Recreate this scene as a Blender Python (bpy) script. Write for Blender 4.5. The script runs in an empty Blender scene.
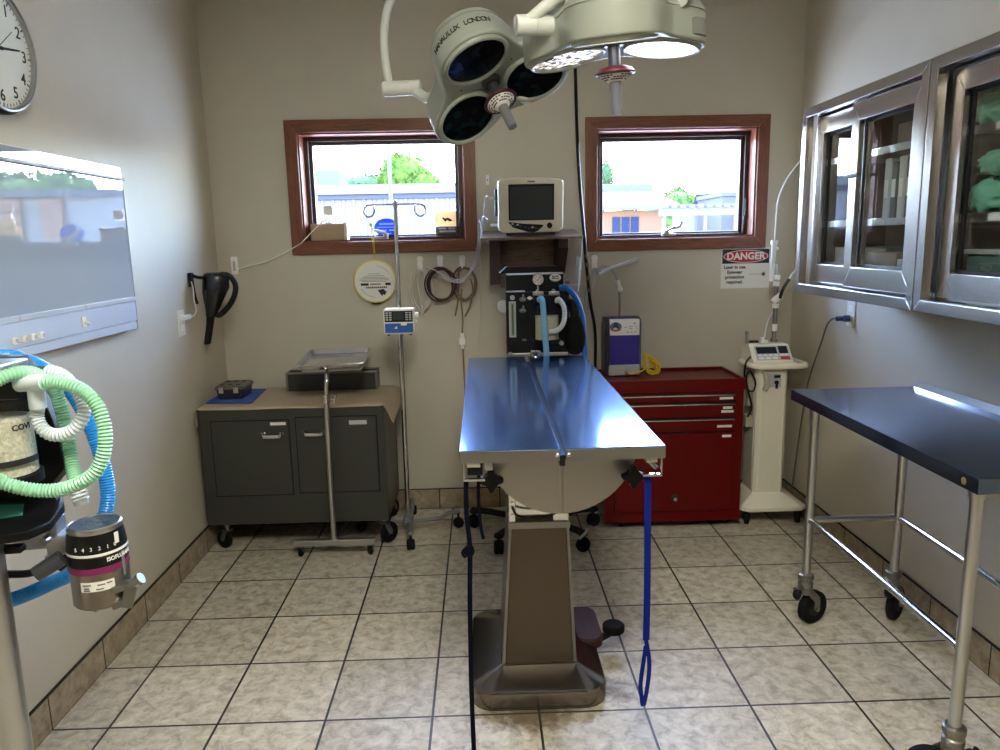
import bpy, bmesh, math, random
from mathutils import Vector, Matrix, Euler
random.seed(7)
PI = math.pi
SC = bpy.context.scene
COL = SC.collection
R = math.radians

# ------------------------------------------------------------------ helpers
def lin(c):
    return tuple(((v/255.0)/12.92 if v/255.0 <= 0.04045 else ((v/255.0+0.055)/1.055)**2.4) for v in c)

def mat(name, rgb, rough=0.5, metal=0.0, noise=0.0, nscale=20.0, bump=0.0, bscale=60.0, spec=0.5,
        emit=None, estr=0.0, stretch=(1, 1, 1), rnoise=0.0, coat=0.0, aniso=0.0, trans=0.0, alpha=1.0, sss=0.0):
    m = bpy.data.materials.new(name); m.use_nodes = True
    nt = m.node_tree; b = nt.nodes['Principled BSDF']
    c = lin(rgb)
    b.inputs['Base Color'].default_value = (*c, 1)
    b.inputs['Roughness'].default_value = rough
    b.inputs['Metallic'].default_value = metal
    b.inputs['Specular IOR Level'].default_value = spec
    b.inputs['Coat Weight'].default_value = coat
    b.inputs['Anisotropic'].default_value = aniso
    b.inputs['Transmission Weight'].default_value = trans
    b.inputs['Alpha'].default_value = alpha
    if emit:
        b.inputs['Emission Color'].default_value = (*lin(emit), 1)
        b.inputs['Emission Strength'].default_value = estr
    if noise or bump or rnoise:
        tc = nt.nodes.new('ShaderNodeTexCoord'); mp = nt.nodes.new('ShaderNodeMapping')
        mp.inputs['Scale'].default_value = stretch
        nt.links.new(tc.outputs['Object'], mp.inputs['Vector'])
    if noise or rnoise:
        n = nt.nodes.new('ShaderNodeTexNoise'); n.inputs['Scale'].default_value = nscale
        n.inputs['Detail'].default_value = 6
        nt.links.new(mp.outputs['Vector'], n.inputs['Vector'])
    if noise:
        r = nt.nodes.new('ShaderNodeValToRGB')
        r.color_ramp.elements[0].position = 0.3; r.color_ramp.elements[1].position = 0.7
        r.color_ramp.elements[0].color = (*[v*(1-noise) for v in c], 1)
        r.color_ramp.elements[1].color = (*[min(1, v*(1+noise)) for v in c], 1)
        nt.links.new(n.outputs['Fac'], r.inputs['Fac'])
        nt.links.new(r.outputs['Color'], b.inputs['Base Color'])
    if rnoise:
        mr = nt.nodes.new('ShaderNodeMapRange')
        mr.inputs['From Min'].default_value = 0.3; mr.inputs['From Max'].default_value = 0.7
        mr.inputs['To Min'].default_value = max(0.02, rough-rnoise); mr.inputs['To Max'].default_value = rough+rnoise
        nt.links.new(n.outputs['Fac'], mr.inputs['Value']); nt.links.new(mr.outputs['Result'], b.inputs['Roughness'])
    if bump:
        n2 = nt.nodes.new('ShaderNodeTexNoise'); n2.inputs['Scale'].default_value = bscale
        n2.inputs['Detail'].default_value = 3
        nt.links.new(mp.outputs['Vector'], n2.inputs['Vector'])
        bp = nt.nodes.new('ShaderNodeBump'); bp.inputs['Strength'].default_value = bump
        bp.inputs['Distance'].default_value = 0.004
        nt.links.new(n2.outputs['Fac'], bp.inputs['Height']); nt.links.new(bp.outputs['Normal'], b.inputs['Normal'])
    return m

def glass_mat(name, tint=(250, 252, 252), refl_mul=1.0, ior=1.5):
    """thin pane: fresnel reflection over plain see-through"""
    m = bpy.data.materials.new(name); m.use_nodes = True; nt = m.node_tree; nt.nodes.clear()
    o = nt.nodes.new('ShaderNodeOutputMaterial'); mx = nt.nodes.new('ShaderNodeMixShader')
    t = nt.nodes.new('ShaderNodeBsdfTransparent'); t.inputs['Color'].default_value = (*lin(tint), 1)
    g = nt.nodes.new('ShaderNodeBsdfGlossy'); g.inputs['Roughness'].default_value = 0.0
    f = nt.nodes.new('ShaderNodeFresnel'); f.inputs['IOR'].default_value = ior
    ml = nt.nodes.new('ShaderNodeMath'); ml.operation = 'MULTIPLY'; ml.inputs[1].default_value = refl_mul; ml.use_clamp = True
    ge = nt.nodes.new('ShaderNodeNewGeometry'); fr = nt.nodes.new('ShaderNodeMath'); fr.operation = 'SUBTRACT'; fr.inputs[0].default_value = 1.0; nt.links.new(ge.outputs['Backfacing'], fr.inputs[1])
    m2 = nt.nodes.new('ShaderNodeMath'); m2.operation = 'MULTIPLY'; nt.links.new(ml.outputs[0], m2.inputs[0]); nt.links.new(fr.outputs[0], m2.inputs[1])
    nt.links.new(f.outputs[0], ml.inputs[0]); nt.links.new(m2.outputs[0], mx.inputs['Fac'])
    nt.links.new(t.outputs[0], mx.inputs[1]); nt.links.new(g.outputs[0], mx.inputs[2]); nt.links.new(mx.outputs[0], o.inputs[0])
    return m

ORIG = {}
def catmull(pts, n=8, closed=False):
    P = [Vector(p) for p in pts]; out = []
    N = len(P)
    rng = range(N) if closed else range(N-1)
    for i in rng:
        if closed:
            a, b, c, d = P[(i-1) % N], P[i], P[(i+1) % N], P[(i+2) % N]
        else:
            b, c = P[i], P[i+1]
            a = P[i-1] if i > 0 else b*2-c
            d = P[i+2] if i+2 < N else c*2-b
        for k in range(n):
            t = k/n
            out.append(0.5*((2*b)+(c-a)*t+(2*a-5*b+4*c-d)*t*t+(3*b-a-3*c+d)*t**3))
    if not closed: out.append(P[-1])
    return out

def resample(pts, step):
    out = [pts[0].copy()]; acc = 0.0
    for i in range(1, len(pts)):
        a, b = pts[i-1], pts[i]; L = (b-a).length
        if L < 1e-9: continue
        t = step-acc
        while t <= L:
            out.append(a+(b-a)*(t/L)); t += step
        acc = (acc+L) % step
    return out

class MB:
    def __init__(self):
        self.bm = bmesh.new(); self.mi = 0; self.xf = Matrix.Identity(4)
    def mark(self): return len(self.bm.verts)
    def _fin(self, verts, faces):
        for f in faces: f.material_index = self.mi
        if self.xf != Matrix.Identity(4):
            for v in verts: v.co = self.xf @ v.co
    def box(self, c, s, rot=None, bev=0.0, seg=2):
        """c centre, s full size"""
        r = bmesh.ops.create_cube(self.bm, size=1.0); vs = r['verts']
        M = Matrix.Translation(Vector(c)) @ (rot.to_matrix().to_4x4() if rot else Matrix.Identity(4)) @ Matrix.Diagonal((*s, 1))
        for v in vs: v.co = M @ v.co
        faces = set(f for v in vs for f in v.link_faces)
        if bev > 0:
            es = list(set(e for v in vs for e in v.link_edges))
            rr = bmesh.ops.bevel(self.bm, geom=es, offset=bev, segments=seg, affect='EDGES', profile=0.5)
            faces = set(rr['faces']) | set(f for v in rr['verts'] for f in v.link_faces)
            vs = list(set(v for f in faces for v in f.verts))
        self._fin(vs, faces); return self
    def bx(self, x0, x1, y0, y1, z0, z1, bev=0.0, seg=2):
        return self.box(((x0+x1)/2, (y0+y1)/2, (z0+z1)/2), (abs(x1-x0), abs(y1-y0), abs(z1-z0)), None, bev, seg)
    def cyl(self, p0, p1, r0, r1=None, seg=20, caps=True):
        r1 = r0 if r1 is None else r1
        return self.rings([(p0, r0), (p1, r1)], seg, caps)
    def rings(self, lst, seg=20, caps=True):
        """stack of coaxial rings [(point, radius)...] along first->last axis"""
        p0 = Vector(lst[0][0]); p1 = Vector(lst[-1][0]); ax = (p1-p0).normalized()
        u = ax.orthogonal().normalized(); w = ax.cross(u)
        prev = None; allv = []; faces = []; first = None
        for p, r in lst:
            ring = [self.bm.verts.new(Vector(p)+(u*math.cos(2*PI*k/seg)+w*math.sin(2*PI*k/seg))*max(r, 1e-5)) for k in range(seg)]
            allv += ring
            if prev:
                for k in range(seg):
                    faces.append(self.bm.faces.new((prev[k], prev[(k+1) % seg], ring[(k+1) % seg], ring[k])))
            else: first = ring
            prev = ring
        if caps:
            faces.append(self.bm.faces.new(list(reversed(first)))); faces.append(self.bm.faces.new(prev))
        self._fin(allv, faces); return self
    def tube(self, pts, r, seg=10, caps=True, closed=False, flat=None, up=None):
        """sweep; r number or list; flat=(w,t) gives an elliptical/flat section"""
        P = [Vector(p) for p in pts]; n = len(P)
        T = []
        for i in range(n):
            if closed: a, b = P[(i-1) % n], P[(i+1) % n]
            else: a, b = P[max(0, i-1)], P[min(n-1, i+1)]
            d = b-a
            T.append(d.normalized() if d.length > 1e-9 else Vector((0, 0, 1)))
        u = (Vector(up) if up is not None else T[0].orthogonal())
        u = (u-T[0]*u.dot(T[0])).normalized()
        prev = None; first = None; vs = []; faces = []
        for i in range(n):
            t = T[i]
            if up is not None: u = Vector(up)
            u = u-t*u.dot(t)
            u = u.normalized() if u.length > 1e-6 else t.orthogonal().normalized()
            w = t.cross(u)
            ri = r[i] if isinstance(r, (list, tuple)) else r
            a, b = (flat if flat else (ri, ri))
            ring = [self.bm.verts.new(P[i]+u*math.cos(2*PI*k/seg)*a+w*math.sin(2*PI*k/seg)*b) for k in range(seg)]
            vs += ring
            if prev:
                for k in range(seg): faces.append(self.bm.faces.new((prev[k], prev[(k+1) % seg], ring[(k+1) % seg], ring[k])))
            else: first = ring
            prev = ring
        if closed:
            for k in range(seg): faces.append(self.bm.faces.new((prev[k], prev[(k+1) % seg], first[(k+1) % seg], first[k])))
        elif caps:
            faces.append(self.bm.faces.new(list(reversed(first)))); faces.append(self.bm.faces.new(prev))
        self._fin(vs, faces); return self
    def corr(self, pts, r, pitch=0.005, amp=0.0018, seg=14):
        Q = resample(catmull(pts, 12), pitch/2)
        return self.tube(Q, [r+(amp if i % 2 else -amp) for i in range(len(Q))], seg)
    def wire(self, pts, r, n=8, seg=8, closed=False):
        return self.tube(catmull(pts, n, closed), r, seg, closed=closed)
    def lathe(self, prof, M=None, seg=32):
        M = M or Matrix.Identity(4); prev = None; vs = []; faces = []
        for (r, z) in prof:
            if r < 1e-6:
                ring = [self.bm.verts.new(M @ Vector((0, 0, z)))]
            else:
                ring = [self.bm.verts.new(M @ Vector((r*math.cos(2*PI*k/seg), r*math.sin(2*PI*k/seg), z))) for k in range(seg)]
            vs += ring
            if prev:
                if len(prev) == 1 and len(ring) > 1:
                    for k in range(seg): faces.append(self.bm.faces.new((prev[0], ring[(k+1) % seg], ring[k])))
                elif len(ring) == 1 and len(prev) > 1:
                    for k in range(seg): faces.append(self.bm.faces.new((prev[k], prev[(k+1) % seg], ring[0])))
                elif len(ring) > 1:
                    for k in range(seg): faces.append(self.bm.faces.new((prev[k], prev[(k+1) % seg], ring[(k+1) % seg], ring[k])))
            prev = ring
        self._fin(vs, faces); return self
    def prism(self, poly, h0, h1, M=None, bev=0.0):
        """2D polygon (a,b) extruded along local c from h0 to h1; M maps (a,b,c)->world"""
        M = M or Matrix.Identity(4)
        A = [self.bm.verts.new(M @ Vector((x, y, h0))) for x, y in poly]
        B = [self.bm.verts.new(M @ Vector((x, y, h1))) for x, y in poly]
        n = len(poly)
        fs = [self.bm.faces.new(list(reversed(A))), self.bm.faces.new(B)]
        for k in range(n): fs.append(self.bm.faces.new((A[k], A[(k+1) % n], B[(k+1) % n], B[k])))
        vs = A+B
        if bev > 0:
            es = list(set(e for f in fs[:2] for e in f.edges))
            rr = bmesh.ops.bevel(self.bm, geom=es, offset=bev, segments=2, affect='EDGES', profile=0.5)
            fs = list(set(rr['faces']) | set(f for v in rr['verts'] for f in v.link_faces)); vs = list(set(v for f in fs for v in f.verts))
        self._fin(vs, fs); return self
    def loft(self, loops, cap0=True, cap1=True):
        prev = None; vs = []; fs = []; first = None
        for L in loops:
            ring = [self.bm.verts.new(Vector(p)) for p in L]; vs += ring; n = len(ring)
            if prev:
                for k in range(n): fs.append(self.bm.faces.new((prev[k], prev[(k+1) % n], ring[(k+1) % n], ring[k])))
            else: first = ring
            prev = ring
        if cap0: fs.append(self.bm.faces.new(list(reversed(first))))
        if cap1: fs.append(self.bm.faces.new(prev))
        self._fin(vs, fs); return self
    def sph(self, c, s, seg=20, rings=12):
        s = s if isinstance(s, (tuple, list)) else (s, s, s)
        r = bmesh.ops.create_uvsphere(self.bm, u_segments=seg, v_segments=rings, radius=1.0)
        vs = r['verts']
        for v in vs: v.co = Vector((v.co.x*s[0]+c[0], v.co.y*s[1]+c[1], v.co.z*s[2]+c[2]))
        self._fin(vs, set(f for v in vs for f in v.link_faces)); return self
    def torus(self, R0, r0, M=None, seg=40, s2=10):
        M = M or Matrix.Identity(4)
        pts = [M @ Vector((R0*math.cos(2*PI*k/seg), R0*math.sin(2*PI*k/seg), 0)) for k in range(seg)]
        return self.tube(pts, r0, s2, closed=True)
    def text(self, s, size, M, fn=None, thick=0.0006, align='CENTER', bold=0.0):
        """letters as solid shapes; M maps the text plane (x right, y up, z out)"""
        cu = bpy.data.curves.new('t', 'FONT'); cu.body = s; cu.size = size; cu.align_x = align; cu.align_y = 'CENTER'
        cu.extrude = thick/2; cu.offset = bold; cu.resolution_u = 3
        ob = bpy.data.objects.new('t', cu); COL.objects.link(ob)
        bpy.context.view_layer.update()
        me = bpy.data.meshes.new_from_object(ob.evaluated_get(bpy.context.evaluated_depsgraph_get()))
        k = len(self.bm.verts); kf = len(self.bm.faces)
        self.bm.from_mesh(me); self.bm.verts.ensure_lookup_table(); self.bm.faces.ensure_lookup_table()
        for v in self.bm.verts[k:]:
            v.co = (M @ v.co) if fn is None else fn(v.co)
        for f in self.bm.faces[kf:]: f.material_index = self.mi
        if self.xf != Matrix.Identity(4):
            for v in self.bm.verts[k:]: v.co = self.xf @ v.co
        bpy.data.objects.remove(ob); bpy.data.meshes.remove(me); bpy.data.curves.remove(cu)
        return self
    def build(self, name, mats, parent=None, angle=35, smooth=True, origin=None):
        me = bpy.data.meshes.new(name)
        bmesh.ops.recalc_face_normals(self.bm, faces=self.bm.faces)
        o = bpy.data.objects.new(name, me); COL.objects.link(o)
        org = Vector((0, 0, 0))
        if parent is not None: org = ORIG.get(parent.name, Vector((0, 0, 0)))
        elif origin is not None: org = Vector(origin); o.location = org
        if parent is None or not parent.get('_local'):
            for v in self.bm.verts: v.co -= org
        self.bm.to_mesh(me); self.bm.free()
        for m in (mats if isinstance(mats, (list, tuple)) else [mats]): me.materials.append(m)
        if smooth:
            for p in me.polygons: p.use_smooth = True
            me.set_sharp_from_angle(angle=R(angle))
        wn = o.modifiers.new('weighted_normals', 'WEIGHTED_NORMAL'); wn.keep_sharp = True
        if parent is not None: o.parent = parent
        ORIG[o.name] = org
        return o

def tag(o, label, cat, group=None):
    o['label'] = label; o['category'] = cat
    if group: o['group'] = group
    return o
def thing(name, label, cat, loc, group=None):
    o = bpy.data.objects.new(name, None); COL.objects.link(o); o.location = loc
    o.empty_display_size = 0.05
    ORIG[o.name] = Vector(loc)
    return tag(o, label, cat, group)
def struct(o):
    o['kind'] = 'structure'; return o
def T3(x, y, z): return Matrix.Translation((x, y, z))
def frame(o, x, y):
    """matrix: local x->x dir, y->y dir, z->x cross y, origin o"""
    X = Vector(x).normalized(); Y = Vector(y); Y = (Y-X*Y.dot(X)).normalized(); Z = X.cross(Y)
    M = Matrix((X, Y, Z)).transposed().to_4x4(); M.translation = Vector(o); return M
def copy_tree(o, parent=None, shift=None, label=None):
    c = o.copy(); COL.objects.link(c)
    if parent is not None: c.parent = parent
    if shift is not None: c.location = Vector(o.location)+Vector(shift)
    if label: c['label'] = label
    ORIG[c.name] = ORIG.get(o.name, Vector((0, 0, 0)))+Vector(shift or (0, 0, 0))
    for ch in [x for x in bpy.data.objects if x.parent == o]: copy_tree(ch, c)
    return c

# ------------------------------------------------------------------ materials
M = {}
M['wall'] = mat('greige_wall_paint', (194, 187, 170), 0.5, bump=0.12, bscale=220, noise=0.02, nscale=6)
M['ceil'] = mat('white_ceiling_paint', (215, 212, 204), 0.8)
M['blackp'] = mat('black_plastic', (14, 14, 15), 0.4, spec=0.25)
M['blackm'] = mat('black_matte_metal', (17, 17, 18), 0.5, spec=0.25)
M['rubber'] = mat('black_rubber', (13, 13, 13), 0.75, spec=0.2)
M['white'] = mat('white_plastic', (240, 239, 234), 0.4)
M['cream'] = mat('cream_plastic', (230, 224, 204), 0.42)
M['creamd'] = mat('beige_plastic', (178, 170, 150), 0.5)
M['chrome'] = mat('chrome', (205, 205, 205), 0.14, 1.0)
M['steel'] = mat('brushed_steel', (186, 186, 186), 0.28, 1.0)
M['steelp'] = mat('satin_steel_plate', (158, 153, 145), 0.34, 1.0)
M['darksteel'] = mat('dull_steel', (140, 138, 132), 0.42, 1.0)
M['cabsteel'] = mat('cabinet_steel', (190, 186, 182), 0.26, 1.0)
M['grey'] = mat('dark_grey_enamel', (50, 51, 47), 0.4)
M['greyl'] = mat('grey_enamel', (116, 118, 120), 0.4)
M['red'] = mat('red_enamel', (92, 2, 5), 0.3, noise=0.04, nscale=4, spec=0.25)
M['redd'] = mat('dark_red_plastic', (44, 8, 13), 0.7)
M['lamp'] = mat('pale_grey_enamel', (150, 155, 143), 0.34)
M['lamparm'] = mat('lamp_arm_enamel', (206, 209, 200), 0.32)
M['footsteel'] = mat('dull_foot_steel', (126, 120, 112), 0.2, 1.0)
M['blue'] = mat('indigo_plastic', (44, 34, 140), 0.4)
M['bluem'] = mat('blue_plastic', (46, 84, 170), 0.4)
M['bluecloth'] = mat('blue_towel', (52, 84, 160), 0.9, bump=0.3, bscale=300)
M['navy'] = mat('navy_webbing', (8, 10, 26), 0.8, spec=0.08)
M['bluew'] = mat('blue_webbing', (14, 30, 112), 0.8, spec=0.1)
M['hoseblue'] = mat('blue_hose', (62, 150, 224), 0.35, spec=0.5)
M['hosepale'] = mat('pale_blue_hose', (132, 188, 228), 0.35)
M['hosegreen'] = mat('green_hose', (150, 204, 170), 0.35)
M['hosewhite'] = mat('milky_hose', (206, 214, 220), 0.4)
M['clearp'] = mat('clear_tubing', (226, 228, 226), 0.25, alpha=0.55)
M['yellow'] = mat('yellow_tubing', (226, 190, 40), 0.45)
M['yelring'] = mat('yellow_card', (226, 208, 110), 0.6)
M['maroon'] = mat('maroon_cable', (64, 34, 40), 0.55)
M['brownc'] = mat('brown_cable', (132, 108, 92), 0.55)
M['greyc'] = mat('grey_cable', (206, 200, 188), 0.55)
M['lilac'] = mat('pale_lilac_cable', (206, 200, 214), 0.5)
M['purple'] = mat('purple_band', (120, 30, 84), 0.4)
M['paper'] = mat('white_paper', (226, 224, 216), 0.7)
M['ink'] = mat('black_ink', (22, 22, 22), 0.6)
M['inkgrey'] = mat('grey_ink', (110, 110, 110), 0.6)
M['signred'] = mat('sign_red', (176, 24, 34), 0.45)
M['drape'] = mat('tan_paper_drape', (168, 152, 128), 0.85, bump=0.35, bscale=18, noise=0.05, nscale=8)
M['teal'] = mat('teal_cloth', (112, 172, 152), 0.95, bump=0.8, bscale=22, noise=0.15, nscale=12)
M['card'] = mat('cardboard', (176, 150, 118), 0.8)
M['screen'] = mat('grey_screen', (64, 70, 72), 0.18)
M['dgreyp'] = mat('charcoal_plastic', (52, 54, 58), 0.4)
M['lgrey'] = mat('light_grey_plastic', (176, 178, 178), 0.45)
M['granule'] = mat('white_granules', (220, 212, 192), 0.8, noise=0.25, nscale=160, bump=0.8, bscale=180)
M['clearc'] = glass_mat('clear_canister', (236, 238, 236))
M['pane'] = glass_mat('window_glass', (250, 252, 255), 0.6)
M['cabglass'] = glass_mat('cabinet_glass', (244, 247, 246), 1.7, 1.5)
M['gold'] = mat('pale_green_tube', (120, 150, 90), 0.3)

def wood_mat(name, stretch, rgb=(118, 66, 40), rot=(0, 0, 0), rough=0.4):
    m = bpy.data.materials.new(name); m.use_nodes = True; nt = m.node_tree; b = nt.nodes['Principled BSDF']
    tc = nt.nodes.new('ShaderNodeTexCoord'); mp = nt.nodes.new('ShaderNodeMapping'); mp.inputs['Scale'].default_value = stretch
    n = nt.nodes.new('ShaderNodeTexNoise'); n.inputs['Scale'].default_value = 9; n.inputs['Detail'].default_value = 8; n.inputs['Roughness'].default_value = 0.65
    n.inputs['Distortion'].default_value = 0.6
    r = nt.nodes.new('ShaderNodeValToRGB'); c = lin(rgb)
    e = r.color_ramp.elements
    e[0].position = 0.3; e[0].color = (*[v*0.45 for v in c], 1)
    e[1].position = 0.75; e[1].color = (*[v*1.35 for v in c], 1)
    k = r.color_ramp.elements.new(0.5); k.color = (*c, 1)
    nt.links.new(tc.outputs['Object'], mp.inputs['Vector']); nt.links.new(mp.outputs[0], n.inputs['Vector'])
    nt.links.new(n.outputs['Fac'], r.inputs['Fac']); nt.links.new(r.outputs[0], b.inputs['Base Color'])
    b.inputs['Roughness'].default_value = rough
    return m
M['woodh'] = wood_mat('oak_along', (1.2, 8, 14))
M['woodv'] = wood_mat('oak_upright', (14, 8, 1.2))
M['sash'] = mat('dark_brown_sash', (58, 36, 30), 0.4)
M['dkwood'] = wood_mat('dark_walnut', (12, 8, 1.5), (58, 38, 32), rough=0.45)
M['shelfwood'] = wood_mat('grey_brown_board', (1.5, 9, 9), (120, 100, 84))

def tile_mat(name, brick, k=(1, 1, 1)):
    m = bpy.data.materials.new(name); m.use_nodes = True; nt = m.node_tree; b = nt.nodes['Principled BSDF']
    N = nt.nodes.new; L = nt.links.new
    tc = N('ShaderNodeTexCoord')
    n1 = N('ShaderNodeTexNoise'); n1.inputs['Scale'].default_value = 24; n1.inputs['Detail'].default_value = 9; n1.inputs['Roughness'].default_value = 0.68; n1.inputs['Distortion'].default_value = 0.5
    n2 = N('ShaderNodeTexNoise'); n2.inputs['Scale'].default_value = 3.1; n2.inputs['Detail'].default_value = 4
    L(tc.outputs['Object'], n1.inputs['Vector']); L(tc.outputs['Object'], n2.inputs['Vector'])
    r = N('ShaderNodeValToRGB'); e = r.color_ramp.elements
    e[0].position = 0.30; e[0].color = (*[a_*b_ for a_, b_ in zip(lin((139, 128, 111)), k)], 1)
    e[1].position = 0.72; e[1].color = (*[a_*b_ for a_, b_ in zip(lin((219, 214, 200)), k)], 1)
    kk = e.new(0.5); kk.color = (*[a_*b_ for a_, b_ in zip(lin((189, 181, 164)), k)], 1)
    L(n1.outputs['Fac'], r.inputs['Fac'])
    mx = N('ShaderNodeMix'); mx.data_type = 'RGBA'; mx.blend_type = 'MULTIPLY'; mx.inputs['Factor'].default_value = 0.35
    r2 = N('ShaderNodeValToRGB'); r2.color_ramp.elements[0].position = 0.3; r2.color_ramp.elements[1].position = 0.7
    r2.color_ramp.elements[0].color = (0.84, 0.81, 0.77, 1); r2.color_ramp.elements[1].color = (1, 1, 1, 1)
    L(n2.outputs['Fac'], r2.inputs['Fac']); L(r.outputs[0], mx.inputs[6]); L(r2.outputs[0], mx.inputs[7])
    col = mx.outputs[2]
    if brick:
        br = N('ShaderNodeTexBrick'); br.offset = 0.0; br.squash = 1.0; br.offset_frequency = 1; br.squash_frequency = 1
        br.inputs['Scale'].default_value = 1.0; br.inputs['Mortar Size'].default_value = 0.0042; br.inputs['Mortar Smooth'].default_value = 0.15
        br.inputs['Brick Width'].default_value = 0.33; br.inputs['Row Height'].default_value = 0.33; br.inputs['Bias'].default_value = 0
        br.inputs['Color1'].default_value = (0.84, 0.84, 0.82, 1); br.inputs['Color2'].default_value = (1.08, 1.07, 1.06, 1)
        br.inputs['Mortar'].default_value = (1, 1, 1, 1)
        L(tc.outputs['Object'], br.inputs['Vector'])
        m2 = N('ShaderNodeMix'); m2.data_type = 'RGBA'; m2.blend_type = 'MULTIPLY'; m2.inputs['Factor'].default_value = 1
        L(col, m2.inputs[6]); L(br.outputs['Color'], m2.inputs[7])
        # rust-coloured water stains with specks around the operating table foot
        def blob(cx, cy, rad, sx=1.0):
            sb = N('ShaderNodeVectorMath'); sb.operation = 'SUBTRACT'; sb.inputs[1].default_value = (cx, cy, 0)
            L(tc.outputs['Object'], sb.inputs[0])
            sc = N('ShaderNodeVectorMath'); sc.operation = 'MULTIPLY'; sc.inputs[1].default_value = (1/sx, 1, 0); L(sb.outputs[0], sc.inputs[0])
            ln = N('ShaderNodeVectorMath'); ln.operation = 'LENGTH'; L(sc.outputs[0], ln.inputs[0])
            ad = N('ShaderNodeMath'); ad.operation = 'MULTIPLY_ADD'; ad.inputs[1].default_value = 0.14; L(n1.outputs['Fac'], ad.inputs[0]); L(ln.outputs['Value'], ad.inputs[2])
            mr = N('ShaderNodeMapRange'); mr.inputs['From Min'].default_value = rad+0.08; mr.inputs['From Max'].default_value = rad+0.01
            mr.inputs['To Min'].default_value = 0; mr.inputs['To Max'].default_value = 0.82; L(ad.outputs[0], mr.inputs['Value'])
            return mr.outputs['Result']
        a = blob(-0.02, 0.0, 0.10, 1.9); c2 = blob(0.25, 0.10, 0.075)
        mxm = N('ShaderNodeMath'); mxm.operation = 'MAXIMUM'; L(a, mxm.inputs[0]); L(c2, mxm.inputs[1])
        m4 = N('ShaderNodeMix'); m4.data_type = 'RGBA'; L(mxm.outputs[0], m4.inputs['Factor']); L(m2.outputs[2], m4.inputs[6]); m4.inputs[7].default_value = (*lin((74, 50, 24)), 1)
        m3 = N('ShaderNodeMix'); m3.data_type = 'RGBA'; m3.inputs[7].default_value = (*lin((16, 13, 10)), 1)
        L(br.outputs['Fac'], m3.inputs['Factor']); L(m4.outputs[2], m3.inputs[6]); col = m3.outputs[2]
        bp = N('ShaderNodeBump'); bp.inputs['Strength'].default_value = 0.6; bp.inputs['Distance'].default_value = 0.002; bp.invert = True
        L(br.outputs['Fac'], bp.inputs['Height']); L(bp.outputs[0], b.inputs['Normal'])
    L(col, b.inputs['Base Color'])
    b.inputs['Roughness'].default_value = 0.42
    return m
M['floor'] = tile_mat('floor_tile', True)
M['basetile'] = tile_mat('baseboard_tile', False, (0.66, 0.58, 0.48))
M['grout'] = mat('dark_grout', (22, 18, 14), 0.9)
# brushed stainless worktop with fine scratches
def table_mat(name, rgb, rough):
    m = bpy.data.materials.new(name); m.use_nodes = True; nt = m.node_tree; b = nt.nodes['Principled BSDF']; N = nt.nodes.new; L = nt.links.new
    b.inputs['Base Color'].default_value = (*lin(rgb), 1); b.inputs['Metallic'].default_value = 1
    tc = N('ShaderNodeTexCoord'); n = N('ShaderNodeTexNoise'); n.inputs['Scale'].default_value = 7; n.inputs['Detail'].default_value = 8
    L(tc.outputs['Object'], n.inputs['Vector'])
    mr = N('ShaderNodeMapRange'); mr.inputs['From Min'].default_value = 0.3; mr.inputs['From Max'].default_value = 0.7
    mr.inputs['To Min'].default_value = rough-0.025; mr.inputs['To Max'].default_value = rough+0.035
    L(n.outputs['Fac'], mr.inputs['Value']); L(mr.outputs[0], b.inputs['Roughness'])
    mp = N('ShaderNodeMapping'); mp.inputs['Scale'].default_value = (300, 6, 1); mp.inputs['Rotation'].default_value = (0, 0, 0.5)
    n2 = N('ShaderNodeTexNoise'); n2.inputs['Scale'].default_value = 1; n2.inputs['Detail'].default_value = 3
    L(tc.outputs['Object'], mp.inputs['Vector']); L(mp.outputs[0], n2.inputs['Vector'])
    bp = N('ShaderNodeBump'); bp.inputs['Strength'].default_value = 0.06; bp.inputs['Distance'].default_value = 0.001
    L(n2.outputs['Fac'], bp.inputs['Height']); L(bp.outputs[0], b.inputs['Normal'])
    return m
def table_mat2(name, rgb, r0, r1, mix):
    """satin sheen plus a sharper polished reflection"""
    m = table_mat(name, rgb, r0); nt = m.node_tree; N = nt.nodes.new; L = nt.links.new
    b = nt.nodes['Principled BSDF']; b2 = N('ShaderNodeBsdfPrincipled'); b2.inputs['Base Color'].default_value = (*lin(rgb), 1); b2.inputs['Metallic'].default_value = 1; b2.inputs['Roughness'].default_value = r1
    mx = N('ShaderNodeMixShader'); mx.inputs['Fac'].default_value = mix; o = nt.nodes['Material Output']
    L(b.outputs[0], mx.inputs[1]); L(b2.outputs[0], mx.inputs[2]); L(mx.outputs[0], o.inputs['Surface'])
    return m
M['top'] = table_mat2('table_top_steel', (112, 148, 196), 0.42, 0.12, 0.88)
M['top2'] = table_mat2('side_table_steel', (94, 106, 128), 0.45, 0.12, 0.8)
def sticker_mat(name, rgb):
    m = bpy.data.materials.new(name); m.use_nodes = True; nt = m.node_tree; nt.nodes.clear(); N = nt.nodes.new
    o = N('ShaderNodeOutputMaterial'); mx = N('ShaderNodeMixShader'); mx.inputs['Fac'].default_value = 0.3
    d = N('ShaderNodeBsdfDiffuse'); t = N('ShaderNodeBsdfTranslucent'); d.inputs['Color'].default_value = t.inputs['Color'].default_value = (*lin(rgb), 1)
    nt.links.new(d.outputs[0], mx.inputs[1]); nt.links.new(t.outputs[0], mx.inputs[2]); nt.links.new(mx.outputs[0], o.inputs[0]); return m
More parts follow.
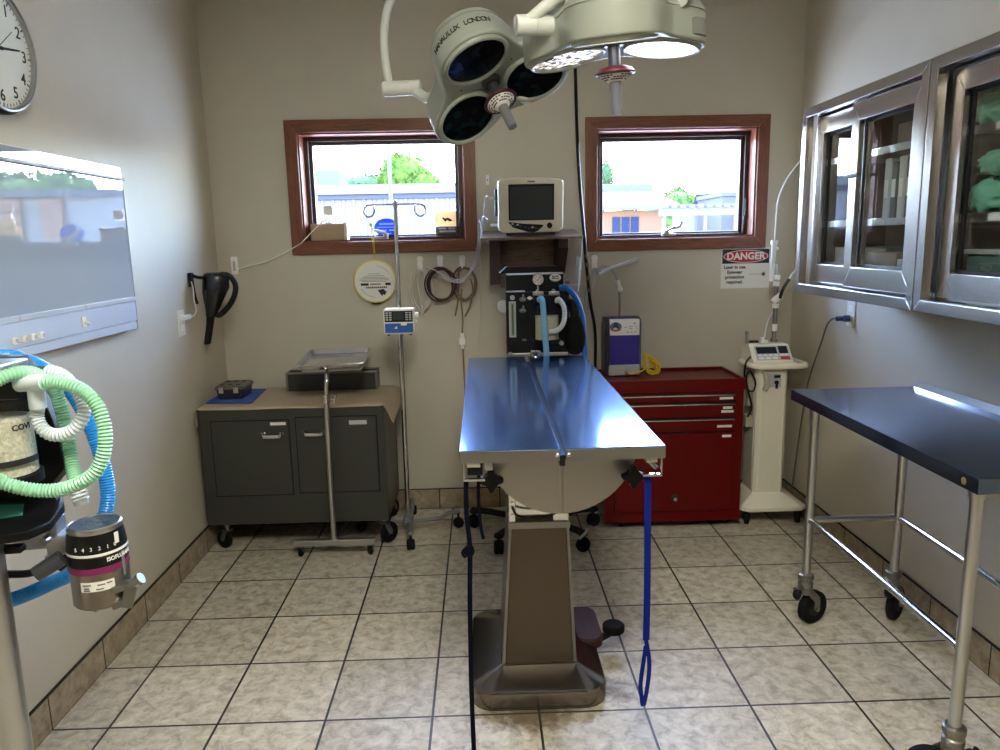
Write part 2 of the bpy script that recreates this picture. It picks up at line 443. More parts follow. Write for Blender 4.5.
# ------------------------------------------------------------------ camera
cam = bpy.data.cameras.new('camera'); co = bpy.data.objects.new('camera', cam); COL.objects.link(co)
cam.sensor_width = 36.0; cam.lens = 36.0*0.74216; cam.clip_start = 0.02; cam.clip_end = 300
pitch, yaw, roll = 0.18053, 0.022863, -0.020988
fw = Vector((math.sin(yaw)*math.cos(pitch), math.cos(yaw)*math.cos(pitch), -math.sin(pitch)))
rt = Vector((math.cos(yaw), -math.sin(yaw), 0)); up = rt.cross(fw)
r2 = rt*math.cos(roll)+up*math.sin(roll); u2 = -rt*math.sin(roll)+up*math.cos(roll)
mw = Matrix((r2, u2, -fw)).transposed().to_4x4(); mw.translation = Vector((-0.14696, -2.07299, 1.44643))
co.matrix_world = mw
SC.camera = co

# ------------------------------------------------------------------ room shell
XL, XR, YB, YF, ZC = -1.5, 1.5, 1.825, -3.1, 2.74
WT = 0.2
struct(MB().bx(XL-WT, XR+WT, YF-WT, YB+WT, -0.12, 0).build('floor', M['floor'], smooth=False))
struct(MB().bx(XL-3, XR+3, YB+WT, YB+WT+0.9, ZC, ZC+0.12).build('sun_blocking_eave', M['ceil'], smooth=False))  # added eave out of view, keeps direct sun out of the windows
struct(MB().bx(XL-WT, XR+WT, YF-WT, YB+WT, ZC, ZC+0.15).build('ceiling', M['ceil'], smooth=False))
struct(MB().bx(XL-WT, XL, YF-WT, YB+WT, 0, ZC).build('wall_left', M['wall'], smooth=False))
struct(MB().bx(XR, XR+WT, YF-WT, YB+WT, 0, ZC).build('wall_right', M['wall'], smooth=False))
struct(MB().bx(XL, XR, YF-WT, YF, 0, ZC).build('wall_front', M['wall'], smooth=False))
# window openings (x0,x1,z0,z1)
W1 = (-1.048, -0.222, 1.452, 1.990)
W2 = (0.458, 1.278, 1.436, 1.982)
wb = MB()
y0, y1 = YB, YB+WT
for a, b in ((XL, W1[0]), (W1[1], W2[0]), (W2[1], XR)): wb.bx(a, b, y0, y1, 0, ZC)
for w in (W1, W2):
    wb.bx(w[0], w[1], y0, y1, 0, w[2]); wb.bx(w[0], w[1], y0, y1, w[3], ZC)
struct(wb.build('wall_back', M['wall'], smooth=False))

# baseboard tiles: 11 cm high, one tile every 33 cm, dark joints
# added dark double door, unseen behind the viewer, darkens reflections in the metal
dd = bpy.data.objects.new('added_dark_door', None); COL.objects.link(dd); dd.location = (0, YF, 0); dd['kind'] = 'structure'; ORIG[dd.name] = Vector((0, YF, 0))
g = MB(); g.bx(-1.22, -1.12, YF-0.001, YF+0.03, 0, 2.2, 0.004); g.bx(1.12, 1.22, YF-0.001, YF+0.03, 0, 2.2, 0.004); g.bx(-1.12, 1.12, YF-0.001, YF+0.03, 2.1, 2.2, 0.004); g.build('added_door_frame', M['dkwood'], dd)
for a_, b_ in ((-1.118, -0.004), (0.004, 1.118)):
    lf = MB().bx(a_, b_, YF+0.002, YF+0.022, 0.004, 2.096, 0.002).build('added_door_leaf', M['dkwood'], dd)
    hx = b_-0.07 if a_ < 0 else a_+0.07
    MB().tube([(hx, YF+0.022, 0.95), (hx, YF+0.06, 0.95), (hx, YF+0.06, 1.15), (hx, YF+0.022, 1.15)], 0.01, 10).build('added_door_handle', M['steel'], lf)

def base_run(name, axis, fixed, a0, a1, sgn, phase):
    g = MB(); h = 0.110; t = 0.011
    def put(u0, u1, tt, z0, z1, mi, bev=0.0015):
        g.mi = mi
        lo, hi = (fixed, fixed+sgn*tt)
        if axis == 'x': g.bx(u0, u1, min(lo, hi), max(lo, hi), z0, z1, bev)
        else: g.bx(min(lo, hi), max(lo, hi), u0, u1, z0, z1, bev)
    put(a0, a1, t*0.92, 0.0, h+0.003, 1, 0)
    k = math.floor((a0-phase)/0.33)
    u = phase+k*0.33
    while u < a1:
        s, e = max(a0, u+0.0025), min(a1, u+0.33-0.0025)
        if e-s > 0.01: put(s, e, t, 0.002, h, 0)
        u += 0.33
    return struct(g.build(name, [M['basetile'], M['grout']], smooth=False))
base_run('baseboard_back', 'x', YB, XL+0.012, XR-0.012, -1, -0.403)
base_run('baseboard_left', 'y', XL, YF, YB, 1, 0.0)
base_run('baseboard_right', 'y', XR, YF, YB, -1, 0.11)
base_run('baseboard_front', 'x', YF, XL+0.012, -1.222, 1, 0.0); base_run('baseboard_front_2', 'x', YF, 1.222, XR-0.012, 1, 0.0)

# ------------------------------------------------------------------ windows
def make_window(n, w, cw, handle_x, jambside):
    root = bpy.data.objects.new('window_%d' % n, None); COL.objects.link(root); root.location = (w[0], YB, w[2]); root['kind'] = 'structure'
    ORIG[root.name] = Vector(root.location)
    x0, x1, z0, z1 = w
    # mitred casing boards on the wall
    g = MB(); yf = YB-0.018
    def board(poly, mi):
        g.mi = mi
        g.prism(poly, 0, 0.0175, frame((0, YB-0.0005, 0), (1, 0, 0), (0, 0, 1)), 0.003)
    board([(x0-cw, z1+cw), (x0, z1), (x1, z1), (x1+cw, z1+cw)], 0)
    board([(x0-cw, z0-cw), (x1+cw, z0-cw), (x1, z0), (x0, z0)], 0)
    board([(x0-cw, z0-cw), (x0, z0), (x0, z1), (x0-cw, z1+cw)], 1)
    board([(x1+cw, z0-cw), (x1+cw, z1+cw), (x1, z1), (x1, z0)], 1)
    g.build('casing', [M['woodh'], M['woodv']], root)
    # jamb lining of the reveal
    g = MB(); t = 0.008
    g.bx(x0, x0+t, YB-0.004, YB+0.16, z0, z1); g.bx(x1-t, x1, YB-0.004, YB+0.16, z0, z1)
    g.bx(x0+t, x1-t, YB-0.004, YB+0.16, z1-t, z1); g.bx(x0+t, x1-t, YB-0.004, YB+0.16, z0, z0+t)
    g.build('jamb', M['woodv'], root)
    # sash: outer stop + inner profile
    g = MB(); s = 0.040; ys, ye = YB+0.105, YB+0.150; a = t
    for (k, d0, d1) in ((0.0, ys, ye), (0.018, ys-0.02, ys)):
        ss = s-k
        g.bx(x0+a, x0+a+ss, d0, d1, z0+a, z1-a, 0.003); g.bx(x1-a-ss, x1-a, d0, d1, z0+a, z1-a, 0.003)
        g.bx(x0+a+ss, x1-a-ss, d0, d1, z1-a-ss, z1-a, 0.003); g.bx(x0+a+ss, x1-a-ss, d0, d1, z0+a, z0+a+ss*0.6, 0.003)
    g.build('sash', M['sash'], root)
    g = MB(); g.bx(x0+a+s, x1-a-s, ys+0.02, ys+0.024, z0+a+s*0.6, z1-a-s)
    g.build('pane', M['pane'], root, smooth=False)
    # crank handle
    g = MB(); hx = handle_x; yh = YB+0.055; zb = z0+t
    g.bx(hx-0.045, hx+0.03, yh-0.012, yh+0.016, zb, zb+0.016, 0.004)
    dx = -1 if n == 1 else 1
    g.sph((hx-0.02*dx, yh-0.005, zb+0.022), (0.014, 0.012, 0.012))
    g.tube(catmull([(hx-0.03*dx, yh-0.01, zb+0.024), (hx+0.01*dx, yh-0.016, zb+0.042), (hx+0.045*dx, yh-0.018, zb+0.05), (hx+0.055*dx, yh-0.018, zb+0.075)], 6), 0.0065, 10)
    if n == 1: g.sph((hx+0.055*dx, yh-0.018, zb+0.078), (0.01, 0.009, 0.012))
    g.build('crank_handle', M['lgrey'], root)
    # small lock lever on the side of the sash
    g = MB(); lx = x1-a-0.012 if n == 1 else x1-a-0.010
    g.bx(lx-0.006, lx+0.006, ys-0.03, ys-0.018, z0+0.07, z0+0.20, 0.002); g.tube(catmull([(lx, ys-0.03, z0+0.11), (lx-0.012, ys-0.04, z0+0.10), (lx-0.012, ys-0.042, z0+0.07)], 5), 0.004, 8)
    g.build('lock_lever', M['dgreyp'], root)
    return root
win1 = make_window(1, W1, 0.062, -0.655, 'l')
win2 = make_window(2, W2, 0.060, 0.855, 'r')

# ------------------------------------------------------------------ outdoors
def ext_mat(name, rgb, rough=0.9): return mat(name, rgb, rough, spec=0.0)
M['corr'] = ext_mat('white_metal_siding', (89, 89, 93)); M['fascia'] = ext_mat('white_fascia', (80, 80, 81)); M['fascia2'] = ext_mat('grey_gutter', (53, 55, 62))
M['bluesid'] = ext_mat('blue_grey_siding', (44, 50, 63))
M['tanwall'] = ext_mat('tan_stucco', (107, 81, 63)); M['roofing'] = mat('brown_shingle', (70, 57, 54), 0.95, spec=0.0, noise=0.2, nscale=3, stretch=(1, 1, 4))
M['brick'] = mat('orange_brick', (148, 95, 65), 0.9)
def brickify(m):
    nt = m.node_tree; b = nt.nodes['Principled BSDF']; tc = nt.nodes.new('ShaderNodeTexCoord'); mp = nt.nodes.new('ShaderNodeMapping'); mp.inputs['Rotation'].default_value = (R(90), 0, 0)
    br = nt.nodes.new('ShaderNodeTexBrick'); br.inputs['Scale'].default_value = 1; br.inputs['Brick Width'].default_value = 0.4; br.inputs['Row Height'].default_value = 0.13; br.inputs['Mortar Size'].default_value = 0.018
    br.inputs['Color1'].default_value = (*lin((72, 41, 25)), 1); br.inputs['Color2'].default_value = (*lin((63, 34, 20)), 1); br.inputs['Mortar'].default_value = (*lin((78, 68, 61)), 1)
    nt.links.new(tc.outputs['Object'], mp.inputs[0]); nt.links.new(mp.outputs[0], br.inputs[0]); nt.links.new(br.outputs['Color'], b.inputs['Base Color'])
brickify(M['brick'])
M['asphalt'] = mat('pale_concrete', (190, 190, 188), 0.9, noise=0.1, nscale=2)
M['darkwin'] = mat('dark_window', (30, 38, 58), 0.5, spec=0.05)
M['leafA'] = mat('light_green_leaves', (70, 90, 40), 1.0, spec=0.0, noise=0.35, nscale=1.3); M['leafB'] = mat('mid_green_leaves', (64, 82, 44), 1.0, spec=0.0, noise=0.35, nscale=1.3)
M['leafC'] = mat('blue_green_leaves', (58, 76, 52), 1.0, spec=0.0, noise=0.3, nscale=1.3)
M['bark'] = mat('bark', (92, 76, 60), 0.9)
M['roofgrey'] = ext_mat('grey_roof', (25, 26, 30)); M['redpaint'] = ext_mat('red_paint', (214, 40, 36), 0.5)
ZG = -0.35
struct(MB().bx(-60, 60, 2.2, 90, ZG-0.2, ZG).build('ground', M['asphalt'], smooth=False))

def corrug(g, x0, x1, y, z0, z1, pitch=0.3, dep=0.05):
    n = int((x1-x0)/pitch); pts = []
    for i in range(n):
        x = x0+i*pitch
        pts += [(x, y), (x+pitch*0.62, y), (x+pitch*0.7, y-dep), (x+pitch*0.92, y-dep)]
    pts += [(x0+n*pitch, y), (x0+n*pitch, y+0.3), (x0, y+0.3)]
    g.prism(pts, z0, z1)
# long white metal-sided building seen through the window with the stickers
b = thing('metal_building', 'long white corrugated metal building with a white flat roof edge, beyond the stickered window', 'building', (-7.5, 20, ZG))
g = MB(); corrug(g, -16, 1.4, 20, ZG, 2.66); g.build('wall', M['corr'], b, smooth=False)
g = MB(); g.bx(-16.2, 1.6, 19.7, 28, 2.8, 3.06); g.bx(-16.0, 1.4, 20.1, 27.9, 2.72, 2.8); g.build('roof_edge', M['fascia'], b, smooth=False)
g = MB(); g.bx(-16.1, 1.5, 19.82, 20.1, 2.66, 2.8, 0.02); g.build('gutter', M['fascia2'], b, smooth=False)
g = MB(); g.bx(-5.55, -4.72, 23, 25, 3.06, 3.8, 0.03); g.build('roof_unit', M['fascia'], b, smooth=False)
# blue-grey wing with red awning, mirrored in the cabinet glass
bb = thing('shop_building', 'blue-grey shop with a red awning, seen only mirrored in the wall cabinet glass', 'building', (-22, 27, ZG))
g = MB(); corrug(g, -34, -16.6, 26, ZG, 4.2, 0.5, 0.08); g.build('wall', M['bluesid'], bb, smooth=False)
g = MB(); g.bx(-34.2, -16.5, 25.5, 34, 4.2, 4.9); g.build('roof', M['fascia'], bb, smooth=False)
g = MB(); g.prism([(25.9, 3.4), (24.9, 2.6), (24.9, 2.5), (25.9, 2.5)], -24, -17.5, Matrix(((0, 0, 1, 0), (1, 0, 0, 0), (0, 1, 0, 0), (0, 0, 0, 1)))); g.build('awning', M['redpaint'], bb, smooth=False)
g = MB(); g.bx(-30, -26, 25.6, 25.9, 2.4, 3.5); g.build('sign_board', M['redpaint'], bb, smooth=False)
tag(MB().cyl((-1.03, 5.6, ZG), (-1.03, 5.6, 5.2), 0.021, seg=14).build('utility_post', M['fascia'], origin=(-1.03, 5.6, ZG)), 'plain white post standing outside the stickered window', 'post')
# low building with shingle roof and tan wall (clear window)
h = thing('shingled_house', 'tan low building with a reddish brown shingled roof and three dark windows', 'building', (4.5, 29, ZG))
g = MB(); g.bx(2.0, 6.7, 26, 33, ZG, 2.42); g.build('wall', M['tanwall'], h, smooth=False)
g = MB(); g.loft([[(1.6, 25.6, 2.5), (7.25, 25.6, 2.5), (7.25, 25.75, 2.6), (1.6, 25.75, 2.6)], [(1.6, 28, 3.22), (6.75, 28, 3.22), (6.75, 28.2, 3.22), (1.6, 28.2, 3.22)]]); g.build('roof', M['roofing'], h, smooth=False)
g = MB(); g.bx(1.5, 7.3, 25.52, 25.6, 2.42, 2.53); g.bx(1.5, 6.8, 28.2, 33, 3.1, 3.52, 0.05); g.build('white_trim', M['fascia'], h, smooth=False)
for i in range(3):
    x = 4.80+i*0.345; MB().bx(x, x+0.285, 25.94, 26.0, 1.2, 2.17).build('window', M['darkwin'], h, smooth=False)
pg = thing('carport', 'white slatted carport beside the tan building outdoors', 'carport', (6.8, 22.5, ZG))
g = MB(); g.bx(5.5, 8.0, 21.5, 21.7, 2.06, 2.3)
for i in range(9): g.bx(5.55+i*0.275, 5.55+i*0.275+0.16, 21.3, 24, 2.3, 2.4)
g.build('canopy', M['fascia'], pg, smooth=False)
for x in (5.6, 6.9, 7.85): MB().bx(x, x+0.1, 21.55, 21.65, ZG, 2.06).build('post', M['fascia'], pg, smooth=False)
sh = thing('grey_roofed_shed', 'white shed with a plain grey roof at the far side of the clear window', 'building', (11.8, 33, ZG))
g = MB(); g.bx(9.6, 14.5, 32, 36, ZG, 2.45); g.build('wall', M['fascia'], sh, smooth=False)
g = MB(); g.loft([[(9.4, 31.8, 2.45), (14.7, 31.8, 2.45), (14.7, 32, 2.45), (9.4, 32, 2.45)], [(10.3, 34, 3.4), (14.7, 34, 3.4), (14.7, 34.3, 3.4), (10.3, 34.3, 3.4)]]); g.build('roof', M['roofgrey'], sh, smooth=False)
ws = thing('white_block_building', 'white flat block building at the edge of the clear window', 'building', (8.9, 26.5, ZG))
g = MB(); g.bx(8.55, 9.2, 25, 28, ZG, 2.8, 0.02); g.bx(8.5, 9.23, 24.95, 28.05, 2.8, 2.95); g.build('wall', M['fascia'], ws, smooth=False)
bk = thing('brick_building', 'orange brick and white panelled building seen only mirrored in the wall view box', 'building', (16, 26, ZG))
g = MB(); g.bx(8.62, 26, 22.3, 23.3, ZG, 3.05); g.build('white_wall', M['fascia'], bk, smooth=False)
for a_, c_ in ((10.3, 11.0), (11.6, 13.2)): MB().bx(a_, c_, 22.1, 22.3, ZG, 3.0).build('brick_panel', M['brick'], bk, smooth=False)
g = MB(); g.bx(8.58, 26.2, 22.0, 23.4, 3.05, 3.25); g.build('roof_edge', M['fascia2'], bk, smooth=False)

def tree(name, label, cx, cy, zc, rx, rz, leaf, seed, n=2600, lobes=9, ls=0.26):
    rnd = random.Random(seed); t = thing(name, label, 'tree', (cx, cy, ZG), 'trees outdoors')
    MB().tube([(cx, cy, ZG), (cx+0.05, cy, (ZG+zc)/2), (cx, cy, zc)], [0.22, 0.17, 0.1], 10).build('trunk', M['bark'], t)
    g = MB(); bm = g.bm
    L = [(cx, cy, zc, rx*0.8, rz*0.85)]
    for i in range(lobes):
        a = rnd.uniform(0, 2*PI); e = rnd.uniform(-0.6, 1.0)
        L.append((cx+math.cos(a)*rx*0.55*math.cos(e), cy+math.sin(a)*rx*0.55*math.cos(e), zc+math.sin(e)*rz*0.6, rx*rnd.uniform(0.35, 0.5), rz*rnd.uniform(0.35, 0.5)))
    for (x, y, z, a, c) in L:  # inner mass
        g.sph((x, y, z), (a*0.82, a*0.82, c*0.82), 12, 8)
    per = n//len(L)
    for (x, y, z, a, c) in L:
        for i in range(per):
            u = rnd.uniform(-1, 1); ph = rnd.uniform(0, 2*PI); s = math.sqrt(1-u*u); k = rnd.uniform(0.86, 1.08)
            p = Vector((x+s*math.cos(ph)*a*k, y+s*math.sin(ph)*a*k, z+u*c*k))
            M3 = Euler((rnd.uniform(0, 6), rnd.uniform(0, 6), rnd.uniform(0, 6))).to_matrix(); q = ls*rnd.uniform(0.6, 1.2)
            vs = [bm.verts.new(p+M3 @ Vector(v)*q) for v in ((-0.5, 0, 0), (0, -0.28, 0.08), (0.5, 0, 0), (0, 0.28, 0.08))]
            bm.faces.new(vs)
    g.build('foliage', leaf, t, smooth=False)
    return t
tree('leafy_tree', 'broad light green tree above the white metal building', -3.35, 34, 3.75, 2.05, 1.85, M['leafA'], 3, n=5200, ls=0.2)
tree('leafy_tree', 'paler tree beside the rooftop unit of the metal building', -6.9, 40, 3.9, 2.6, 1.5, M['leafC'], 4, n=3600, ls=0.2)
tree('leafy_tree', 'tall blue-green tree at the inner side of the clear window', 6.15, 40, 4.3, 1.25, 2.1, M['leafC'], 5, ls=0.2)
tree('leafy_tree', 'small round tree top behind the tan building', 8.9, 44, 3.5, 0.9, 0.9, M['leafB'], 6, n=1600, ls=0.2)
tree('leafy_tree', 'rounded bushy tree behind the carport', 12.0, 44, 3.0, 1.5, 1.6, M['leafB'], 8, ls=0.2)
tree('leafy_tree', 'low tree over the grey shed roof', 16.6, 44, 3.1, 1.5, 1.3, M['leafB'], 9, ls=0.2)
tree('leafy_tree', 'tree behind the brick building, seen only mirrored in the view box', 21.5, 40, 3.6, 4.6, 2.2, M['leafC'], 10, ls=0.5)

# ------------------------------------------------------------------ light
w = bpy.data.worlds.new('sky'); SC.world = w; w.use_nodes = True; nt = w.node_tree
bg = nt.nodes['Background']; sky = nt.nodes.new('ShaderNodeTexSky'); sky.sky_type = 'NISHITA'; sky.sun_disc = False
sky.sun_elevation = R(60); sky.sun_rotation = R(0); sky.altitude = 100; sky.dust_density = 1.0; sky.air_density = 1.0
sm_ = nt.nodes.new('ShaderNodeMix'); sm_.data_type = 'RGBA'; sm_.blend_type = 'MULTIPLY'; sm_.inputs['Factor'].default_value = 1; sm_.inputs[7].default_value = (0.99, 0.98, 1.02, 1)
nt.links.new(sky.outputs[0], sm_.inputs[6]); nt.links.new(sm_.outputs[2], bg.inputs['Color']); bg.inputs['Strength'].default_value = 2.7
s = bpy.data.lights.new('sun', 'SUN'); s.energy = 9.5; s.angle = R(0.6); s.color = (1, 0.97, 0.92)
so = bpy.data.objects.new('sun', s); COL.objects.link(so); so.rotation_euler = Vector((0.10, -0.42, -0.90)).to_track_quat('-Z', 'Y').to_euler()
# added fill panel on the unseen ceiling, brightens the room
M['diff'] = mat('fill_diffuser', (240, 240, 236), 0.5, emit=(255, 252, 236), estr=13.0)
def fill_panel(x, y, label):
    t = thing('added_fill_light', label, 'added fill light', (x, y, ZC), 'added fill lights')
    g = MB(); a, c = 0.30, 0.61
    g.bx(x-a, x+a, y-c, y-c+0.03, ZC-0.03, ZC+0.0005); g.bx(x-a, x+a, y+c-0.03, y+c, ZC-0.03, ZC+0.0005)
    g.bx(x-a, x-a+0.03, y-c+0.03, y+c-0.03, ZC-0.03, ZC+0.0005); g.bx(x+a-0.03, x+a, y-c+0.03, y+c-0.03, ZC-0.03, ZC+0.0005)
    g.build('fill_panel_frame', M['white'], t)
    MB().bx(x-a+0.03, x+a-0.03, y-c+0.03, y+c-0.03, ZC-0.02, ZC-0.015).build('fill_panel_diffuser', M['diff'], t)
fill_panel(0.0, -1.75, 'added white framed fill panel, unseen above the near part of the room')
SC.view_settings.view_transform = 'Standard'; SC.view_settings.look = 'None'
SC.view_settings.exposure = 1.72; SC.view_settings.gamma = 1.0; SC.view_settings.use_curve_mapping = False
SC.cycles.max_bounces = 10; SC.cycles.diffuse_bounces = 6; SC.cycles.glossy_bounces = 6; SC.cycles.transparent_max_bounces = 16; SC.cycles.transmission_bounces = 6
SC.cycles.caustics_reflective = False; SC.cycles.caustics_refractive = False
SC.cycles.sample_clamp_indirect = 6.0; SC.cycles.use_denoising = True
# ------------------------------------------------------------------ operating table
ot = thing('operating_table', 'stainless split-top operating table on a pedestal in the middle of the room', 'operating table', (0.03, 0.3, 0))
ZT = 0.92
xl, xr, yn, yf = -0.213, 0.315, -0.252, 1.262
for a, b in ((xl, 0.0435), (0.0585, xr)):
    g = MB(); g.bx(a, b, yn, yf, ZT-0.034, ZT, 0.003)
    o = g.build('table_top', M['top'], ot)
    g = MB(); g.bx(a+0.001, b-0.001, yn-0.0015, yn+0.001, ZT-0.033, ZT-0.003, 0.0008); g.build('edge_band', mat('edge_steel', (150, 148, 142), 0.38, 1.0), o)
g = MB(); g.bx(0.0440, 0.0580, yn+0.012, yf-0.01, ZT-0.05, ZT-0.022); g.build('centre_channel', M['blackm'], ot)
for x in (0.037, 0.066):
    MB().rings([((x, yn+0.001, ZT-0.017), 0.0055), ((x, yn-0.004, ZT-0.017), 0.0055), ((x, yn-0.006, ZT-0.017), 0.003)], 12).build('bolt', M['chrome'], ot)
# half-round tilt cradle below the top
cx0, cz0, Rr = 0.07, 0.882, 0.222
arc = [(cx0+Rr*math.cos(t), cz0+Rr*math.sin(t)) for t in [PI+PI*k/28 for k in range(29)]]
XZ = Matrix(((1, 0, 0, 0), (0, 0, 1, 0), (0, 1, 0, 0), (0, 0, 0, 1)))   # (a,b,c)->(a,c,b)
g = MB(); g.prism(arc, -0.03, 0.62, XZ, 0.003); g.build('tilt_cradle', M['steelp'], ot)
def half(sgn):
    pts = [(cx0+sgn*0.004, cz0-0.002)]
    a0, a1 = (PI*1.5+0.02, PI*2-0.02) if sgn > 0 else (PI+0.02, PI*1.5-0.02)
    P = [(cx0+(Rr-0.008)*math.cos(a0+(a1-a0)*k/14), cz0+(Rr-0.008)*math.sin(a0+(a1-a0)*k/14)) for k in range(15)]
    return pts+P
for sg in (-1, 1):
    g = MB(); g.prism(half(sg), -0.037, -0.030, XZ, 0.002); g.build('cradle_plate', M['steelp'], ot)
# star knobs
def star(p, name='star_knob'):
    g = MB(); M4 = frame(p, (1, 0, 0), (0, 0, 1))
    poly = []
    for k in range(40):
        a = 2*PI*k/40+0.4; r = 0.026+0.009*math.cos(4*a)
        poly.append((r*math.cos(a), r*math.sin(a)))
    g.prism(poly, -0.003, 0.022, frame(p, (1, 0, 0), (0, 0, 1)), 0.004)
    g.cyl((p[0], p[1], p[2]), (p[0], p[1]+0.05, p[2]), 0.006); return g.build(name, M['blackp'], ot)
star((-0.132, -0.075, 0.785)); star((0.268, -0.075, 0.785))
# accessory rails with end brackets
for s, x0, x1 in ((-1, -0.205, -0.150), (1, 0.262, 0.312)):
    g = MB(); g.bx(x0, x1, yn+0.02, yn+0.032, 0.832, 0.838); g.bx(x0 if s < 0 else x1-0.004, x0+0.004 if s < 0 else x1, yn+0.02, yn+0.032, 0.836, ZT-0.034)
    g.bx(x0+0.01, x1-0.01, yn+0.03, 1.1, 0.866, 0.885, 0.002); g.build('side_rail', M['chrome'], ot)
MB().bx(-0.195, -0.155, yn+0.035, yn+0.10, 0.842, 0.880, 0.004).build('rail_clamp', M['blackp'], ot)
MB().bx(-0.150, -0.128, yn+0.045, yn+0.09, 0.852, 0.876, 0.003).build('rail_clamp', M['steel'], ot)
MB().tube([(0.275, yn+0.06, 0.880), (0.290, yn+0.05, 0.858), (0.303, yn+0.045, 0.846)], 0.006, 8).build('rail_lever', M['lgrey'], ot)
# column
def colring(z, x0, x1, y0, y1, ch=0.012):
    return [(x0+ch, y0, z), (x1-ch, y0, z), (x1, y0+ch, z), (x1, y1-ch, z), (x1-ch, y1, z), (x0+ch, y1, z), (x0, y1-ch, z), (x0, y0+ch, z)]
g = MB(); g.loft([colring(0.09, -0.108, 0.132, 0.112, 0.40), colring(0.56, -0.080, 0.112, 0.130, 0.36), colring(0.572, -0.080, 0.112, 0.130, 0.36)])
col = g.build('column', mat('film_dulled_steel', (98, 88, 77), 0.42, 1.0), ot, smooth=False)
g = MB()
for (xa, xb) in ((-0.104, -0.074), (0.126, 0.106)):
    g.loft([[(xa-0.005, 0.1095, 0.104), (xa+0.005, 0.1095, 0.104), (xa+0.005, 0.116, 0.104), (xa-0.005, 0.116, 0.104)], [(xb-0.004, 0.1275, 0.56), (xb+0.004, 0.1275, 0.56), (xb+0.004, 0.134, 0.56), (xb-0.004, 0.134, 0.56)]])
g.bx(-0.082, 0.114, 0.126, 0.135, 0.552, 0.574, 0.002); g.build('edge_strip', M['darksteel'], col)
g = MB(); g.bx(-0.079, -0.058, 0.132, 0.34, 0.57, 0.685, 0.003); g.bx(0.060, 0.110, 0.132, 0.34, 0.57, 0.60, 0.003); g.bx(-0.058, 0.060, 0.16, 0.34, 0.57, 0.665, 0.003)
g.cyl((-0.066, 0.128, 0.635), (-0.066, 0.135, 0.635), 0.006); g.cyl((-0.066, 0.128, 0.595), (-0.066, 0.135, 0.595), 0.006)
g.build('column_head', M['chrome'], ot)
MB().wire([(-0.068, 0.125, 0.625), (-0.05, 0.12, 0.60), (0.0, 0.12, 0.592), (0.06, 0.125, 0.60), (0.09, 0.14, 0.615)], 0.004).build('cable', M['blackp'], ot)
# weighted foot with bevelled top
def rrect(x0, x1, y0, y1, r, z, n=6):
    P = []
    for (cx, cy, a0) in ((x1-r, y1-r, 0), (x0+r, y1-r, PI/2), (x0+r, y0+r, PI), (x1-r, y0+r, 1.5*PI)):
        for k in range(n+1):
            a = a0+PI/2*k/n; P.append((cx+r*math.cos(a), cy+r*math.sin(a), z))
    return P
g = MB()
g.loft([rrect(-0.212, 0.222, 0.014, 0.555, 0.075, 0.004), rrect(-0.212, 0.222, 0.014, 0.555, 0.075, 0.048), rrect(-0.208, 0.218, 0.018, 0.551, 0.073, 0.058), rrect(-0.196, 0.206, 0.030, 0.541, 0.066, 0.066),
        rrect(-0.112, 0.136, 0.106, 0.42, 0.012, 0.098), rrect(-0.110, 0.134, 0.108, 0.418, 0.01, 0.104)])
g.build('foot', M['footsteel'], ot, angle=25)
MB().loft([rrect(-0.210, 0.220, 0.016, 0.553, 0.074, 0.0), rrect(-0.210, 0.220, 0.016, 0.553, 0.074, 0.004)]).build('foot_gasket', M['rubber'], ot)
g = MB(); g.loft([rrect(0.150, 0.245, 0.26, 0.50, 0.04, 0.055), rrect(0.150, 0.245, 0.26, 0.50, 0.04, 0.082), rrect(0.156, 0.239, 0.266, 0.494, 0.035, 0.089)]); g.build('pedal_housing', M['redd'], ot)
g = MB(); g.tube([(0.165, 0.285, 0.062), (0.215, 0.295, 0.062), (0.285, 0.335, 0.075)], 0.012, 10, flat=(0.008, 0.018), up=(0, 0, 1)); pd = g.build('pedal_arm', M['blackp'], ot)
MB().lathe([(0, 0.0), (0.034, 0.0), (0.039, 0.005), (0.039, 0.024), (0.034, 0.029), (0, 0.029)], T3(0.292, 0.345, 0.070), 28).build('pedal_pad', M['rubber'], pd)

# restraint straps hung from the table rails
def strap(name, label, pts, w, t, m, extra=None):
    g = MB(); Q = catmull(pts, 8); g.tube(Q, w, 8, flat=(w, t), up=(1, 0, 0))
    if extra: extra(g)
    o = g.build(name, m, origin=pts[-1]); tag(o, label, 'strap', 'table restraint straps'); return o
def kn(g): g.sph((-0.196, -0.2165, 0.635), (0.014, 0.012, 0.018)); g.tube(catmull([(-0.20, -0.2165, 0.645), (-0.212, -0.219, 0.632), (-0.205, -0.221, 0.620)], 5), 0.006, 8)
strap('restraint_strap', 'long dark navy strap with a knot, reaching the floor from the table corner', [(-0.199, -0.2165, 0.829), (-0.200, -0.2165, 0.74), (-0.194, -0.2165, 0.64), (-0.198, -0.219, 0.50), (-0.201, -0.222, 0.25), (-0.199, -0.226, 0.012)], 0.0065, 0.0022, M['navy'], kn)
strap('restraint_strap', 'short thin dark strap beside the long knotted strap', [(-0.165, -0.165, 0.838), (-0.168, -0.164, 0.78), (-0.166, -0.165, 0.70), (-0.158, -0.165, 0.645)], 0.0045, 0.002, M['navy'])
def lp(g):
    g.tube(catmull([(0.280, -0.2165, 0.36), (0.289, -0.218, 0.30), (0.287, -0.219, 0.24), (0.275, -0.220, 0.165), (0.268, -0.2205, 0.20), (0.266, -0.2205, 0.24), (0.279, -0.219, 0.345)], 6), 0.008, 8, flat=(0.006, 0.0014), up=(1, 0, 0))
